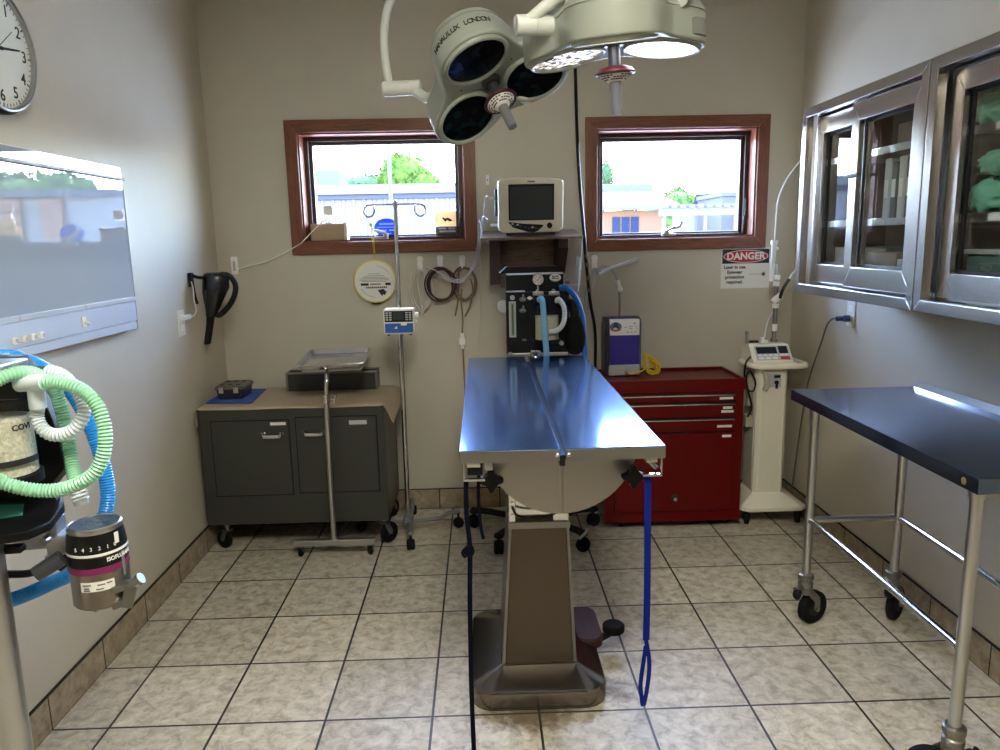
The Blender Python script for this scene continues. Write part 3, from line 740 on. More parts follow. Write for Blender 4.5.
strap('restraint_strap', 'bright blue webbing strap ending in a loop, hanging by the red tool cabinet', [(0.278, -0.2165, 0.829), (0.279, -0.2165, 0.70), (0.281, -0.2165, 0.50), (0.280, -0.2165, 0.36)], 0.0092, 0.0016, M['bluew'], lp)

# ------------------------------------------------------------------ small casters
def caster(parent, x, y, r, w, ztop, ang=0.0, mfork=None, mwheel=None, off=None, brake=False):
    """fork part with a wheel sub-part; wheel touches z=0"""
    mfork = mfork or M['darksteel']; mwheel = mwheel or M['rubber']; off = r*0.55 if off is None else off
    d = Vector((math.cos(ang), math.sin(ang), 0)); s = Vector((-d.y, d.x, 0)); c = Vector((x, y, 0))+d*off+Vector((0, 0, r))
    g = MB(); top = Vector((x, y, ztop))
    g.cyl(top-Vector((0, 0, max(0.004, (ztop-2*r)*0.5))), top, r*0.42, seg=16)
    g.cyl((x, y, 2*r+0.002), (x, y, ztop), r*0.22, seg=12)
    hub = Vector((x, y, 2*r+r*0.12))
    for k in (-1, 1):
        a = hub+s*k*(w/2+0.003); b = c+s*k*(w/2+0.003)
        g.tube([a, (a+b)/2+d*0.0, b], r*0.3, 8, flat=(r*0.28, 0.0022), up=d)
    g.box(hub, (r*0.7, w+0.009, r*0.16), Euler((0, 0, ang)), 0.001)
    g.cyl(c-s*(w/2+0.006), c+s*(w/2+0.006), r*0.13, seg=10)
    f = g.build('caster', mfork, parent)
    g = MB(); b = min(w*0.28, r*0.2)
    g.rings([(c-s*w/2, r-b), (c-s*(w/2-b*0.4), r-b*0.25), (c-s*(w/2-b), r), (c+s*(w/2-b), r), (c+s*(w/2-b*0.4), r-b*0.25), (c+s*w/2, r-b)], 28)
    g.rings([(c-s*(w/2+0.001), r*0.45), (c+s*(w/2+0.001), r*0.45)], 20)
    g.build('wheel', mwheel, f)
    if brake:
        g = MB(); q = c-d*r*0.9+Vector((0, 0, r*0.75)); g.tube([hub-d*r*0.3, q, q+d*(-r*0.6)+Vector((0, 0, r*0.35))], r*0.16, 8); g.build('brake_lever', M['blackm'], f)
    return f

# ------------------------------------------------------------------ grey two-door cart
ct = thing('supply_cabinet', 'low dark grey two-door metal cabinet on casters in the corner', 'cabinet', (-1.04, 1.53, 0))
x0, x1, y0, y1, z0, z1 = -1.470, -0.614, 1.302, 1.765, 0.138, 0.700
MB().bx(x0, x1, y0, y1, z0, z1, 0.004).build('body', M['grey'], ct)
def cdoor(a, b, c, d, hx0, hx1, hz, plate):
    g = MB(); g.bx(a-0.005, b+0.005, y0-0.0012, y0, c-0.005, d+0.005); o2 = g
    gap = o2.build('door_gap', M['blackm'], ct)
    o = MB().bx(a, b, y0-0.005, y0-0.001, c, d, 0.0015).build('door', M['grey'], ct)
    g = MB(); g.tube(catmull([(hx0, y0-0.005, hz+0.006), (hx0+0.004, y0-0.022, hz), (hx0+0.018, y0-0.028, hz-0.004), (hx1-0.018, y0-0.028, hz-0.004), (hx1-0.004, y0-0.022, hz), (hx1, y0-0.005, hz+0.006)], 5), 0.0055, 10, flat=(0.0085, 0.004), up=(0, 0, 1))
    g.bx(hx0-0.006, hx0+0.012, y0-0.0075, y0-0.005, hz, hz+0.012); g.bx(hx1-0.012, hx1+0.006, y0-0.0075, y0-0.005, hz, hz+0.012)
    g.build('handle', M['chrome'], o)
    (pa, pb, pz, ph, pm) = plate
    MB().bx(pa, pb, y0-0.0062, y0-0.005, pz, pz+ph, 0.0004).build('label_plate', M[pm], o)
cdoor(-1.412, -1.058, 0.285, 0.642, -1.178, -1.088, 0.575, (-1.140, -1.068, 0.621, 0.014, 'paper'))
cdoor(-1.022, -0.652, 0.290, 0.652, -0.985, -0.895, 0.580, (-0.776, -0.694, 0.615, 0.020, 'lgrey'))
for (x, y, a, r) in ((x0+0.07, y0+0.05, 2.6, 0.045), (x1-0.03, y0+0.05, 0.9, 0.052), (x0+0.07, y1-0.06, 2.0, 0.045), (x1-0.04, y1-0.06, 1.2, 0.045)):
    caster(ct, x, y, r, 0.026, z0, a)
# tan paper drape over its top
g = MB(); nx, ny = 60, 26; grid = []
rnd = random.Random(5)
for i in range(nx+1):
    row = []
    for j in range(ny+1):
        u = i/nx; v = j/ny; x = -1.560+u*(1.560-0.470); y = 1.292+v*(1.772-1.292)
        z = 0.7045+0.0015*math.sin(17*x+3*y)*math.sin(13*y)+0.001
        xx = x
        if x < -1.474:
            q = -1.474-x; xx = -1.474-0.004; z -= q*1.1
        if x > -0.616:
            q = x+0.616; k = 1.0-0.75*v
            xx = -0.616+q*(0.50+0.15*v)*0.65; z -= q*(0.15+0.75*k)*0.68; y += 0.01*math.sin(q*30)
        if j == 0 and -1.46 < x < -0.62: z -= 0.006; y -= 0.002
        row.append(g.bm.verts.new((xx, y, z)))
    grid.append(row)
for i in range(nx):
    for j in range(ny): g.bm.faces.new((grid[i][j], grid[i+1][j], grid[i+1][j+1], grid[i][j+1]))
d = tag(g.build('paper_drape', M['drape'], angle=60, origin=(-1.04, 1.53, 0.7045)), 'tan paper drape spread over the grey cabinet, its corner hanging off', 'drape')
sm = d.modifiers.new('thick', 'SOLIDIFY'); sm.thickness = 0.0012; sm.offset = 1
ZD = 0.7085
# blue folded towel and black instrument case
g = MB(); g.loft([[(-1.462, 1.400, ZD), (-1.245, 1.385, ZD), (-1.268, 1.70, ZD), (-1.462, 1.715, ZD)], [(-1.464, 1.398, ZD+0.006), (-1.243, 1.383, ZD+0.006), (-1.266, 1.702, ZD+0.006), (-1.464, 1.717, ZD+0.006)], [(-1.460, 1.402, ZD+0.009), (-1.247, 1.387, ZD+0.009), (-1.270, 1.698, ZD+0.009), (-1.460, 1.713, ZD+0.009)]])
tag(g.build('folded_towel', M['bluecloth'], origin=(-1.36, 1.55, ZD)), 'flat blue towel under the black instrument case', 'towel')
bxo = thing('instrument_case', 'small black lidded instrument case on the blue towel', 'case', (-1.365, 1.52, ZD+0.01))
zb = ZD+0.0105
g = MB(); g.loft([rrect(-1.424, -1.306, 1.448, 1.598, 0.012, zb), rrect(-1.430, -1.300, 1.442, 1.604, 0.014, zb+0.048)]); g.build('tray', mat('smoked_plastic', (40, 40, 52), 0.2), bxo)
g = MB(); g.loft([rrect(-1.436, -1.294, 1.436, 1.610, 0.014, zb+0.048), rrect(-1.436, -1.294, 1.436, 1.610, 0.014, zb+0.058), rrect(-1.430, -1.300, 1.442, 1.604, 0.014, zb+0.064)])
lid = g.build('lid', mat('smoked_lid', (86, 80, 72), 0.3), bxo)
g = MB()
for i in range(3):
    for j in range(2): g.bx(-1.416+i*0.038, -1.399+i*0.038, 1.47+j*0.09, 1.49+j*0.09, zb+0.0635, zb+0.066)
g.build('vent_plug', M['blackp'], lid)
for x in (-1.40, -1.33): MB().bx(x-0.012, x+0.012, 1.430, 1.437, zb+0.03, zb+0.06, 0.002).build('latch', M['chrome'], bxo)
# grey metal box behind
g = MB(); a0, a1, b0, b1, c0, c1 = -1.145, -0.690, 1.655, 1.765, ZD+0.001, 0.800
g.bx(a0, a1, b0, b0+0.004, c0, c1); g.bx(a0, a1, b1-0.004, b1, c0, c1); g.bx(a0, a0+0.004, b0+0.004, b1-0.004, c0, c1); g.bx(a1-0.004, a1, b0+0.004, b1-0.004, c0, c1); g.bx(a0, a1, b0, b1, c0, c0+0.003)
gb = thing('metal_bin', 'dark grey open metal bin on the draped cabinet, behind the steel tray', 'bin', (-0.92, 1.67, c0)); g.build('shell', M['grey'], gb, smooth=False)
g = MB(); g.tube([(a0, b0, c1), (a1, b0, c1), (a1, b1, c1), (a0, b1, c1)], 0.006, 8, closed=True); g.bx(a0-0.004, a0+0.006, b0-0.004, b0+0.002, c0, c1); g.bx(a1-0.006, a1+0.004, b0-0.004, b0+0.002, c0, c1); g.build('rim', M['darksteel'], gb)

# ------------------------------------------------------------------ mayo stand with steel tray
ms = thing('instrument_stand', 'chrome wheeled instrument stand with a single post, in front of the grey cabinet', 'instrument stand', (-0.866, 1.225, 0))
px, py = -0.864, 1.225
g = MB(); g.bx(-1.052, -0.672, py-0.016, py+0.016, 0.056, 0.086, 0.006); g.bx(px-0.014, px+0.014, py+0.016, 1.66, 0.056, 0.084, 0.005); g.build('base_bar', M['steel'], ms)
g = MB(); g.tube(catmull([(px, py, 0.08), (px, py, 0.30), (px+0.003, py, 0.60), (px+0.006, py, 0.745)], 5), 0.0125, 16); g.build('post', M['steel'], ms)
g = MB(); g.tube(catmull([(px+0.006, py, 0.70), (px+0.008, py, 0.80), (px+0.012, py+0.006, 0.842), (px+0.006, py+0.04, 0.866), (px+0.0, py+0.09, 0.8715)], 6), 0.0098, 14); g.build('inner_post', M['chrome'], ms)
g = MB(); g.cyl((px+0.005, py, 0.735), (px+0.005, py, 0.775), 0.019); g.cyl((px+0.02, py, 0.752), (px+0.045, py, 0.752), 0.006); g.cyl((px+0.042, py, 0.735), (px+0.046, py, 0.775), 0.007); g.build('height_clamp', M['chrome'], ms)
g = MB(); tcx, tcy = -0.858, 1.50; rot = Euler((0, 0, R(5)))
Mt = Matrix.Translation((tcx, tcy, 0)) @ rot.to_matrix().to_4x4(); g.xf = Mt
g.tube([(-0.13, -0.21, 0.8735), (0.13, -0.21, 0.8735), (0.13, 0.21, 0.8735), (-0.13, 0.21, 0.8735)], 0.005, 8, closed=True)
g.build('tray_frame', M['steel'], ms)
for (x, y) in ((-1.025, py), (-0.698, py), (px, 1.645)): caster(ms, x, y, 0.023, 0.016, 0.057, 1.4, off=0.01)
g = MB(); g.xf = Mt
def rr(x, y, r, z): return rrect(-x, x, -y, y, r, z, 5)
g.loft([rr(0.158, 0.262, 0.03, 0.9075), rr(0.150, 0.254, 0.03, 0.908), rr(0.140, 0.244, 0.026, 0.886), rr(0.137, 0.241, 0.025, 0.8835)], cap0=False)
to = g.build('steel_tray', M['chrome'], origin=(tcx, tcy, 0.8835), angle=50); sm = to.modifiers.new('t', 'SOLIDIFY'); sm.thickness = 0.0012; sm.offset = 1
tag(to, 'shallow stainless tray resting on the instrument stand', 'tray')

# ------------------------------------------------------------------ drip stand with pump
iv = thing('drip_stand', 'chrome drip stand on a five-wheel foot, its two-hook top in front of the stickered window', 'drip stand', (-0.54, 1.47, 0))
ix, iy = -0.540, 1.47
g = MB(); g.cyl((ix, iy, 0.05), (ix, iy, 1.02), 0.0125); g.cyl((ix, iy, 1.02), (ix+0.004, iy, 1.625), 0.0095); g.cyl((ix, iy, 1.0), (ix, iy, 1.045), 0.0165); g.sph((ix+0.004, iy, 1.627), 0.0105); g.build('pole', M['chrome'], iv)
for s in (-1, 1):
    g = MB(); P = [(ix, iy, 1.617), (ix+s*0.07, iy, 1.617), (ix+s*0.112, iy, 1.616), (ix+s*0.138, iy, 1.606), (ix+s*0.142, iy, 1.580), (ix+s*0.125, iy, 1.562), (ix+s*0.104, iy, 1.568), (ix+s*0.094, iy, 1.588), (ix+s*0.094, iy+0.004, 1.610)]
    g.tube(catmull(P, 7), 0.0042, 8); g.build('hook', M['chrome'], iv)
g = MB(); g.cyl((ix, iy, 0.052), (ix, iy, 0.098), 0.026); g.build('hub', M['greyl'], iv)
for k, (tx, ty) in enumerate(((-0.512, 1.272), (-0.292, 1.535), (-0.543, 1.735), (-0.785, 1.52))):
    d = Vector((tx-ix, ty-iy, 0)); L = d.length; d.normalize()
    g = MB(); A = Vector((ix, iy, 0.062))
    P = [A, A+d*(L*0.62), A+d*(L*0.80)+Vector((0, 0, 0.022)), A+d*(L+0.008)+Vector((0, 0, 0.022))]
    g.tube(P, 0.014, 4, flat=(0.0155, 0.011), up=Vector((0, 0, 1)).cross(d)); leg = g.build('leg', M['greyl'], iv)
    c = Vector((tx, ty, 0.026)); s = Vector((-d.y, d.x, 0))
    g = MB()
    for q in (-1, 1): g.rings([(c+s*q*0.020, 0.012), (c+s*q*0.0185, 0.021), (c+s*q*0.012, 0.026), (c+s*q*0.003, 0.026)], 20)
    g.cyl((tx, ty, 0.03), (tx, ty, 0.078), 0.006); g.cyl(c-s*0.004, c+s*0.004, 0.024); g.build('caster', M['rubber'], leg)
pu = thing('infusion_pump', 'white and blue infusion pump clamped to the drip stand pole', 'infusion pump', (-0.532, 1.40, 1.02))
a, b, c, d = -0.603, -0.461, 1.022, 1.142; f0 = 1.365
MB().bx(a, b, f0, f0+0.075, c, d, 0.010, 3).build('case', M['white'], pu)
MB().bx(a+0.006, b-0.006, f0-0.003, f0+0.01, c+0.058, d-0.010, 0.003).build('control_panel', M['blackp'], pu)
MB().bx(a+0.045, b-0.048, f0-0.0045, f0, c+0.068, d-0.016, 0.001).build('display', M['screen'], pu)
bl = MB().bx(a+0.006, b-0.006, f0-0.003, f0+0.01, c+0.008, c+0.052, 0.003).build('door', mat('pump_blue', (48, 92, 168), 0.4), pu)
MB().prism([(-0.555, 1.052), (-0.540, 1.062), (-0.541, 1.048)], f0-0.005, f0-0.003, XZ).build('mark', M['white'], bl)
MB().bx(a+0.080, a+0.108, f0-0.006, f0, c+0.042, c+0.056, 0.003).build('latch', M['white'], pu)
for k in range(4):
    MB().bx(a+0.011, a+0.023, f0-0.005, f0, c+0.066+k*0.0105, c+0.073+k*0.0105, 0.001).build('key', M['lgrey'], pu)
    MB().bx(a+0.027, a+0.039, f0-0.005, f0, c+0.066+k*0.0105, c+0.073+k*0.0105, 0.001).build('key', M['lgrey'], pu)
    MB().bx(b-0.040, b-0.028, f0-0.005, f0, c+0.066+k*0.0105, c+0.073+k*0.0105, 0.001).build('key', M['lgrey'], pu)
    MB().bx(b-0.024, b-0.012, f0-0.005, f0, c+0.066+k*0.0105, c+0.073+k*0.0105, 0.001).build('key', M['lgrey'], pu)
g = MB(); g.cyl((b, f0+0.03, c+0.085), (b+0.018, f0+0.03, c+0.085), 0.014); g.bx(b, b+0.01, f0+0.02, f0+0.045, c+0.05, c+0.066, 0.003); g.build('side_knob', M['white'], pu)
g = MB(); g.bx(ix-0.03, ix+0.035, f0+0.0751, iy-0.0135, 1.06, 1.10, 0.003); g.build('pole_clamp', M['greyl'], pu)
for x in (a+0.02, b-0.02): MB().bx(x-0.006, x+0.006, f0+0.01, f0+0.025, c-0.006, c+0.002).build('foot', M['blackp'], pu)
# ------------------------------------------------------------------ red tool cabinet
rc = thing('tool_cabinet', 'glossy red tool cabinet with three drawers and a door, beside the operating table', 'tool cabinet', (0.80, 1.65, 0))
x0, x1, y0, y1 = 0.443, 1.120, 1.432, 1.772
MB().bx(x0, x1, y0, y1, 0.040, 0.722, 0.004).build('body', M['red'], rc)
g = MB(); zt = 0.762
g.bx(x0-0.004, x1+0.004, y0-0.010, y0+0.006, 0.704, zt, 0.004); g.bx(x0-0.004, x1+0.004, y1-0.012, y1+0.002, 0.704, zt, 0.004)
g.bx(x0-0.004, x0+0.010, y0+0.006, y1-0.012, 0.704, zt, 0.003); g.bx(x1-0.010, x1+0.004, y0+0.006, y1-0.012, 0.704, zt, 0.003)
g.bx(x0+0.010, x1-0.010, y0+0.006, y1-0.012, 0.722, 0.748); g.build('top_tray', M['red'], rc)
def fpanel(name, z0, z1, strip=True, lab=None):
    MB().bx(0.488, 1.079, y0-0.0015, y0+0.001, z0-0.004, z1+0.004).build('panel_gap', M['blackm'], rc)
    o = MB().bx(0.492, 1.075, y0-0.008, y0-0.001, z0, z1, 0.002).build(name, M['red'], rc)
    if strip: MB().bx(0.494, 1.073, y0-0.016, y0-0.007, z1-0.008, z1-0.001, 0.002).build('pull_strip', M['chrome'], o)
    if lab:
        for (lx, lz, lw) in lab: MB().bx(lx, lx+lw, y0-0.0165 if lz > z1-0.009 else y0-0.0092, y0-0.008, lz, lz+0.012).build('label', M['paper'], o)
    return o
fpanel('drawer', 0.652, 0.687, True, [(0.998, 0.660, 0.066)])
fpanel('drawer', 0.574, 0.642, True, [(1.016, 0.612, 0.045), (1.008, 0.594, 0.060)])
fpanel('drawer', 0.504, 0.565, True, [(0.990, 0.520, 0.072)])
dr = fpanel('door', 0.096, 0.493, False, [(1.016, 0.470, 0.045)])
g = MB(); g.lathe([(0, 0.0), (0.020, 0.0), (0.020, 0.006), (0.014, 0.010), (0, 0.010)], frame((0.787, y0-0.008, 0.165), (1, 0, 0), (0, 0, 1)), 24); g.build('lock_escutcheon', M['redd'], dr)
g = MB(); g.lathe([(0, 0), (0.010, 0), (0.010, 0.014), (0, 0.016)], frame((0.787, y0-0.018, 0.165), (1, 0, 0), (0, 0, 1)), 20); g.build('lock_button', M['chrome'], dr)
g = MB(); g.bx(x0-0.002, x1+0.002, y0-0.006, y0+0.001, 0.040, 0.086, 0.003); g.build('kick_rail', M['red'], rc)
for (x, y) in ((0.53, 1.475), (1.05, 1.475), (0.53, 1.72), (1.05, 1.72)): caster(rc, x, y, 0.0175, 0.016, 0.040, 1.0, off=0.010)

# ------------------------------------------------------------------ blue oxygen unit on the red cabinet
bd = thing('oxygen_unit', 'upright purple-blue electric unit with a white label panel, on top of the red tool cabinet', 'medical unit', (0.565, 1.69, 0.7485))
bx0, bx1, by0, by1, bz0, bz1 = 0.478, 0.650, 1.630, 1.755, 0.7495, 1.046
Mtilt = T3(0.56, 1.6, 0.74) @ Matrix.Rotation(R(2.0), 4, 'Y') @ T3(-0.56, -1.6, -0.74)
def yz_prof(o): return [(by0-o, bz0+0.006), (by0-o, bz1-0.03), (by0-o+0.012, bz1-0.008), (by0+0.04, bz1), (by1-0.03, bz1), (by1, bz1-0.03), (by1, bz0+0.006)]
YZ = Matrix(((0, 0, 1, 0), (1, 0, 0, 0), (0, 1, 0, 0), (0, 0, 0, 1)))
g = MB(); g.prism(yz_prof(0), bx0+0.018, bx1-0.004, YZ, 0.003); g.build('body', M['blue'], bd)
g = MB(); g.prism(yz_prof(0.006), bx0-0.006, bx0+0.018, YZ, 0.006); g.build('side_shell', mat('purple_black_shell', (34, 28, 48), 0.35), bd)
g = MB(); g.prism(yz_prof(0.004), bx1-0.004, bx1+0.006, YZ, 0.004); g.build('side_shell', mat('grey_shell', (96, 94, 104), 0.4), bd)
g = MB(); g.bx(bx0+0.016, bx1-0.004, by0-0.004, by0+0.03, 0.958, bz1-0.006, 0.004); lp_ = g.build('label_panel', M['white'], bd)
# round badge: blue mountain over a red and orange foot
g = MB(); e = frame((0.525, by0-0.0042, 1.000), (1, 0, 0), (0, 0, 1))
g.mi = 0; g.prism([(0.030*math.cos(2*PI*k/28), 0.024*math.sin(2*PI*k/28)+0.002) for k in range(28)], 0.0, 0.0008, e)
g.mi = 1; g.prism([(-0.02, -0.006), (0.02, -0.006), (0.006, 0.022), (0, 0.026), (-0.006, 0.022)], 0.0008, 0.0014, e)
g.mi = 2; g.prism([(-0.026, -0.016), (0.026, -0.016), (0.018, -0.004), (-0.018, -0.004)], 0.0008, 0.0016, e)
g.mi = 3; g.prism([(-0.014, -0.013), (0.010, -0.013), (0.004, -0.002), (-0.010, -0.001)], 0.0016, 0.0022, e)
g.build('badge', [mat('badge_blue', (70, 116, 156), 0.5), mat('badge_navy', (24, 44, 84), 0.5), mat('badge_rust', (178, 70, 44), 0.5), mat('badge_cream', (232, 214, 170), 0.5)], lp_, smooth=False)
g = MB()
for (x, z, w_, h_) in ((0.575, 0.985, 0.012, 0.002), (0.600, 0.988, 0.022, 0.002), (0.600, 0.978, 0.016, 0.002), (0.628, 0.988, 0.010, 0.002), (0.620, 1.004, 0.008, 0.006), (0.632, 0.975, 0.008, 0.002), (0.585, 0.960, 0.012, 0.003), (0.605, 0.960, 0.010, 0.003), (0.625, 0.960, 0.012, 0.003)):
    g.bx(x-w_/2, x+w_/2, by0-0.0048, by0-0.0035, z+0.014-h_/2, z+0.014+h_/2)
g.build('printed_marks', M['inkgrey'], lp_, smooth=False)
MB().bx(bx0+0.012, bx1-0.002, by0-0.012, by0+0.02, bz0+0.004, 0.808, 0.006).build('base_panel', M['lgrey'], bd)
g = MB(); g.cyl((0.580, by0-0.012, 0.772), (0.580, by0-0.030, 0.772), 0.008); g.cyl((0.580, by0-0.012, 0.772), (0.580, by0-0.018, 0.772), 0.013); g.build('outlet_port', M['steel'], bd)
# yellow tubing coil
g = MB(); rnd = random.Random(2)
P = [(0.580, by0-0.0345, 0.772), (0.595, by0-0.048, 0.770), (0.625, by0-0.042, 0.776), (0.668, by0-0.030, 0.790)]
for k in range(11):
    P += [(0.668+rnd.uniform(-.004, .004), by0-0.03+k*0.0045, 0.850+rnd.uniform(-.012, .018)), (0.695+rnd.uniform(-.006, .006), by0-0.028+k*0.0045, 0.846+rnd.uniform(-.01, .01)),
          (0.728+rnd.uniform(-.022, .02), by0-0.026+k*0.0045, 0.800+rnd.uniform(-.012, .012)), (0.735+rnd.uniform(-.022, .018), by0-0.024+k*0.0045, 0.766+rnd.uniform(-.006, .008)), (0.700+rnd.uniform(-.01, .01), by0-0.024+k*0.0045, 0.772+rnd.uniform(-.01, .01)), (0.676, by0-0.026+k*0.0045, 0.806+rnd.uniform(-.012, .012))]
P = [(max(p[0], 0.6745) if i > 3 else p[0], p[1], max(p[2], 0.7535)) for i, p in enumerate(P)]
g.tube(catmull(P, 6), 0.0036, 8)
tag(g.build('tubing_coil', M['yellow'], origin=(0.70, 1.59, 0.7395)), 'coil of yellow tubing plugged into the purple-blue unit', 'tubing')

# ------------------------------------------------------------------ white laser unit
lu = thing('laser_unit', 'tall cream laser unit on a wheeled column, between the red cabinet and the side table', 'laser unit', (1.29, 1.57, 0))
g = MB(); Z0 = 0.078
def quad(x0, x1, y0, y1, z, ch, xb0=None, xb1=None):
    xb0 = x0 if xb0 is None else xb0; xb1 = x1 if xb1 is None else xb1
    return [(x0+ch, y0, z), (x1-ch, y0, z), (x1, y0+ch, z), (xb1, y1-ch, z), (xb1-ch, y1, z), (xb0+ch, y1, z), (xb0, y1-ch, z), (x0, y0+ch, z)]
g.loft([quad(1.134, 1.456, 1.423, 1.74, Z0, 0.03, 1.145, 1.45), quad(1.131, 1.460, 1.420, 1.742, Z0+0.004, 0.03, 1.143, 1.452), quad(1.131, 1.460, 1.420, 1.742, Z0+0.020, 0.03, 1.143, 1.452), quad(1.138, 1.452, 1.428, 1.738, Z0+0.027, 0.028, 1.15, 1.446),
        quad(1.192, 1.358, 1.462, 1.650, 0.158, 0.012), quad(1.196, 1.354, 1.466, 1.646, 0.162, 0.01)])
g.build('foot', M['cream'], lu, smooth=False)
for (x, y) in ((1.165, 1.455), (1.425, 1.455), (1.18, 1.70), (1.415, 1.70)): caster(lu, x, y, 0.034, 0.026, Z0, 1.2, M['blackm'], off=0.014)
g = MB(); g.loft([quad(1.200, 1.348, 1.470, 1.642, 0.155, 0.013), quad(1.200, 1.348, 1.470, 1.642, 0.805, 0.013)]); cl = g.build('column', M['cream'], lu, smooth=False)
g = MB(); g.bx(1.1975, 1.2005, 1.500, 1.625, 0.175, 0.79); g.bx(1.222, 1.326, 1.4685, 1.4705, 0.17, 0.79); g.build('column_panel', mat('cream_panel', (222, 216, 196), 0.4), cl)
# ring handle
g = MB(); hp = [(x, y, 0.812) for (x, y, _) in rrect(1.165, 1.435, 1.435, 1.66, 0.05, 0)]
g.tube(hp, 0.0135, 10, closed=True); g.build('handle_ring', M['cream'], lu)
g = MB(); g.bx(1.178, 1.405, 1.46, 1.67, 0.800, 0.818, 0.006); g.build('deck', M['cream'], lu)
# console wedge
prof = [(1.468, 0.818), (1.468, 0.832), (1.545, 0.908), (1.600, 0.908), (1.640, 0.885), (1.640, 0.818)]
g = MB(); g.prism(prof, 1.172, 1.372, YZ, 0.005); con = g.build('console', M['cream'], lu)
fx = frame((1.272, 1.5045, 0.8695), (1, 0, 0), (0, 0.077, 0.076))
def panel(a, b, c, d, name, m, h=0.0016, par=con):
    g = MB(); g.prism([(a, c), (b, c), (b, d), (a, d)], 0.0, h, fx); return g.build(name, m, par, smooth=False)
panel(-0.078, 0.090, -0.044, 0.044, 'control_panel', M['lgrey'], 0.0012)
panel(-0.070, 0.030, -0.004, 0.036, 'display', M['blackp'], 0.0022)
panel(0.040, 0.084, -0.004, 0.040, 'display', M['blackp'], 0.0022)
for k in range(4): panel(-0.068+k*0.026, -0.048+k*0.026, -0.020, -0.010, 'key', M['paper'], 0.003)
for k in range(3): panel(-0.068+k*0.034, -0.042+k*0.034, -0.038, -0.026, 'key', M['paper'], 0.003)
panel(0.040, 0.084, -0.040, -0.024, 'stop_button', mat('stop_red', (168, 54, 48), 0.4), 0.004)
panel(0.040, 0.084, -0.020, -0.008, 'key', M['paper'], 0.003)
g = MB(); g.cyl((1.190, 1.62, 0.90), (1.190, 1.62, 0.955), 0.007); g.cyl((1.190, 1.62, 0.95), (1.190, 1.62, 0.965), 0.010); g.build('connector', M['steel'], con)
MB().bx(1.205, 1.245, 1.60, 1.63, 0.895, 0.918, 0.003).build('connector', M['blackp'], con)
g = MB(); g.cyl((1.262, 1.605, 0.90), (1.262, 1.605, 0.935), 0.011); g.bx(1.252, 1.290, 1.595, 1.615, 0.905, 0.920, 0.003); g.build('connector', M['white'], con)
# key socket plate
g = MB(); g.bx(1.242, 1.312, 1.464, 1.4708, 0.705, 0.772, 0.002); pl = g.build('socket_plate', M['lgrey'], cl)
g = MB(); g.bx(1.276, 1.306, 1.459, 1.464, 0.752, 0.766, 0.001); g.cyl((1.288, 1.464, 0.730), (1.288, 1.454, 0.730), 0.010); g.bx(1.282, 1.292, 1.450, 1.458, 0.700, 0.730, 0.001); g.build('key_switch', M['blackp'], pl)
g = MB(); g.tube(catmull([(1.224, 1.458, 0.790), (1.232, 1.450, 0.760), (1.238, 1.452, 0.722), (1.230, 1.456, 0.692)], 5), 0.013, 10); g.build('probe_holder', M['creamd'], cl)
g = MB(); g.wire([(1.200, 1.56, 0.845), (1.165, 1.50, 0.850), (1.142, 1.49, 0.82), (1.140, 1.49, 0.745), (1.150, 1.485, 0.70), (1.180, 1.48, 0.685), (1.192, 1.485, 0.73), (1.165, 1.49, 0.785), (1.150, 1.495, 0.75), (1.165, 1.50, 0.68), (1.185, 1.50, 0.60), (1.165, 1.50, 0.55)], 0.0048, 8); g.build('power_cord', M['blackp'], lu)
g = MB(); g.bx(1.170, 1.202, 1.52, 1.56, 0.60, 0.79, 0.006); g.bx(1.165, 1.203, 1.52, 1.565, 0.49, 0.555, 0.006); g.build('cord_hanger', M['creamd'], lu)
# mast with handpieces
lm = thing('laser_mast', 'slim silver and white mast with a thin light fibre, standing on the laser unit', 'mast', (1.325, 1.615, 0.908))
lx, ly = 1.326, 1.612
g = MB(); g.cyl((lx, ly, 0.9095), (lx, ly, 0.925), 0.018); g.cyl((lx, ly, 0.925), (lx, ly, 1.19), 0.0115); g.build('post', M['darksteel'], lm)
for z in (1.08, 1.19, 1.222): MB().cyl((lx, ly, z), (lx, ly, z+0.022), 0.016).build('clamp', M['white'], lm)
g = MB()
g.tube([(lx-0.02, ly-0.012, 1.11), (lx+0.02, ly-0.01, 1.145)], 0.017, 12); g.build('probe_clamp', M['white'], lm); MB().cyl((lx, ly, 0.965), (lx, ly, 1.0), 0.0135).build('sleeve', M['white'], lm)
g = MB(); g.tube(catmull([(lx, ly, 1.19), (lx, ly, 1.27), (lx-0.004, ly, 1.30), (lx-0.02, ly, 1.306), (lx-0.036, ly, 1.30)], 6), 0.0085, 12); g.build('goose_neck', M['lgrey'], lm)
g = MB(); g.tube([(1.290, ly-0.022, 1.215), (1.291, ly-0.022, 1.25), (1.297, ly-0.022, 1.40)], 0.0115, 14); g.cyl((1.2965, ly-0.022, 1.395), (1.2975, ly-0.022, 1.415), 0.017); g.cyl((1.3, ly-0.018, 1.385), (1.318, ly-0.01, 1.372), 0.008); g.build('handpiece', M['white'], lm)
g = MB(); g.tube(catmull([(lx+0.01, ly-0.025, 1.13), (1.349, ly-0.03, 1.18), (1.376, ly-0.03, 1.225)], 5), 0.008, 10); g.build('probe', M['blackp'], lm)
g = MB(); g.tube([(1.376, ly-0.03, 1.225), (1.398, ly-0.03, 1.258), (1.424, ly-0.03, 1.292)], [0.0055, 0.004, 0.003], 10); g.build('probe_tip', M['hosewhite'], lm)
g = MB(); g.wire([(1.2975, ly-0.022, 1.41), (1.299, ly-0.022, 1.47), (1.305, ly-0.02, 1.59), (1.325, ly-0.01, 1.655), (1.358, ly, 1.715), (1.413, ly+0.01, 1.785), (1.455, ly+0.05, 1.80), (1.478, ly+0.10, 1.76)], 0.0035, 8); g.build('light_fibre', M['white'], lm)
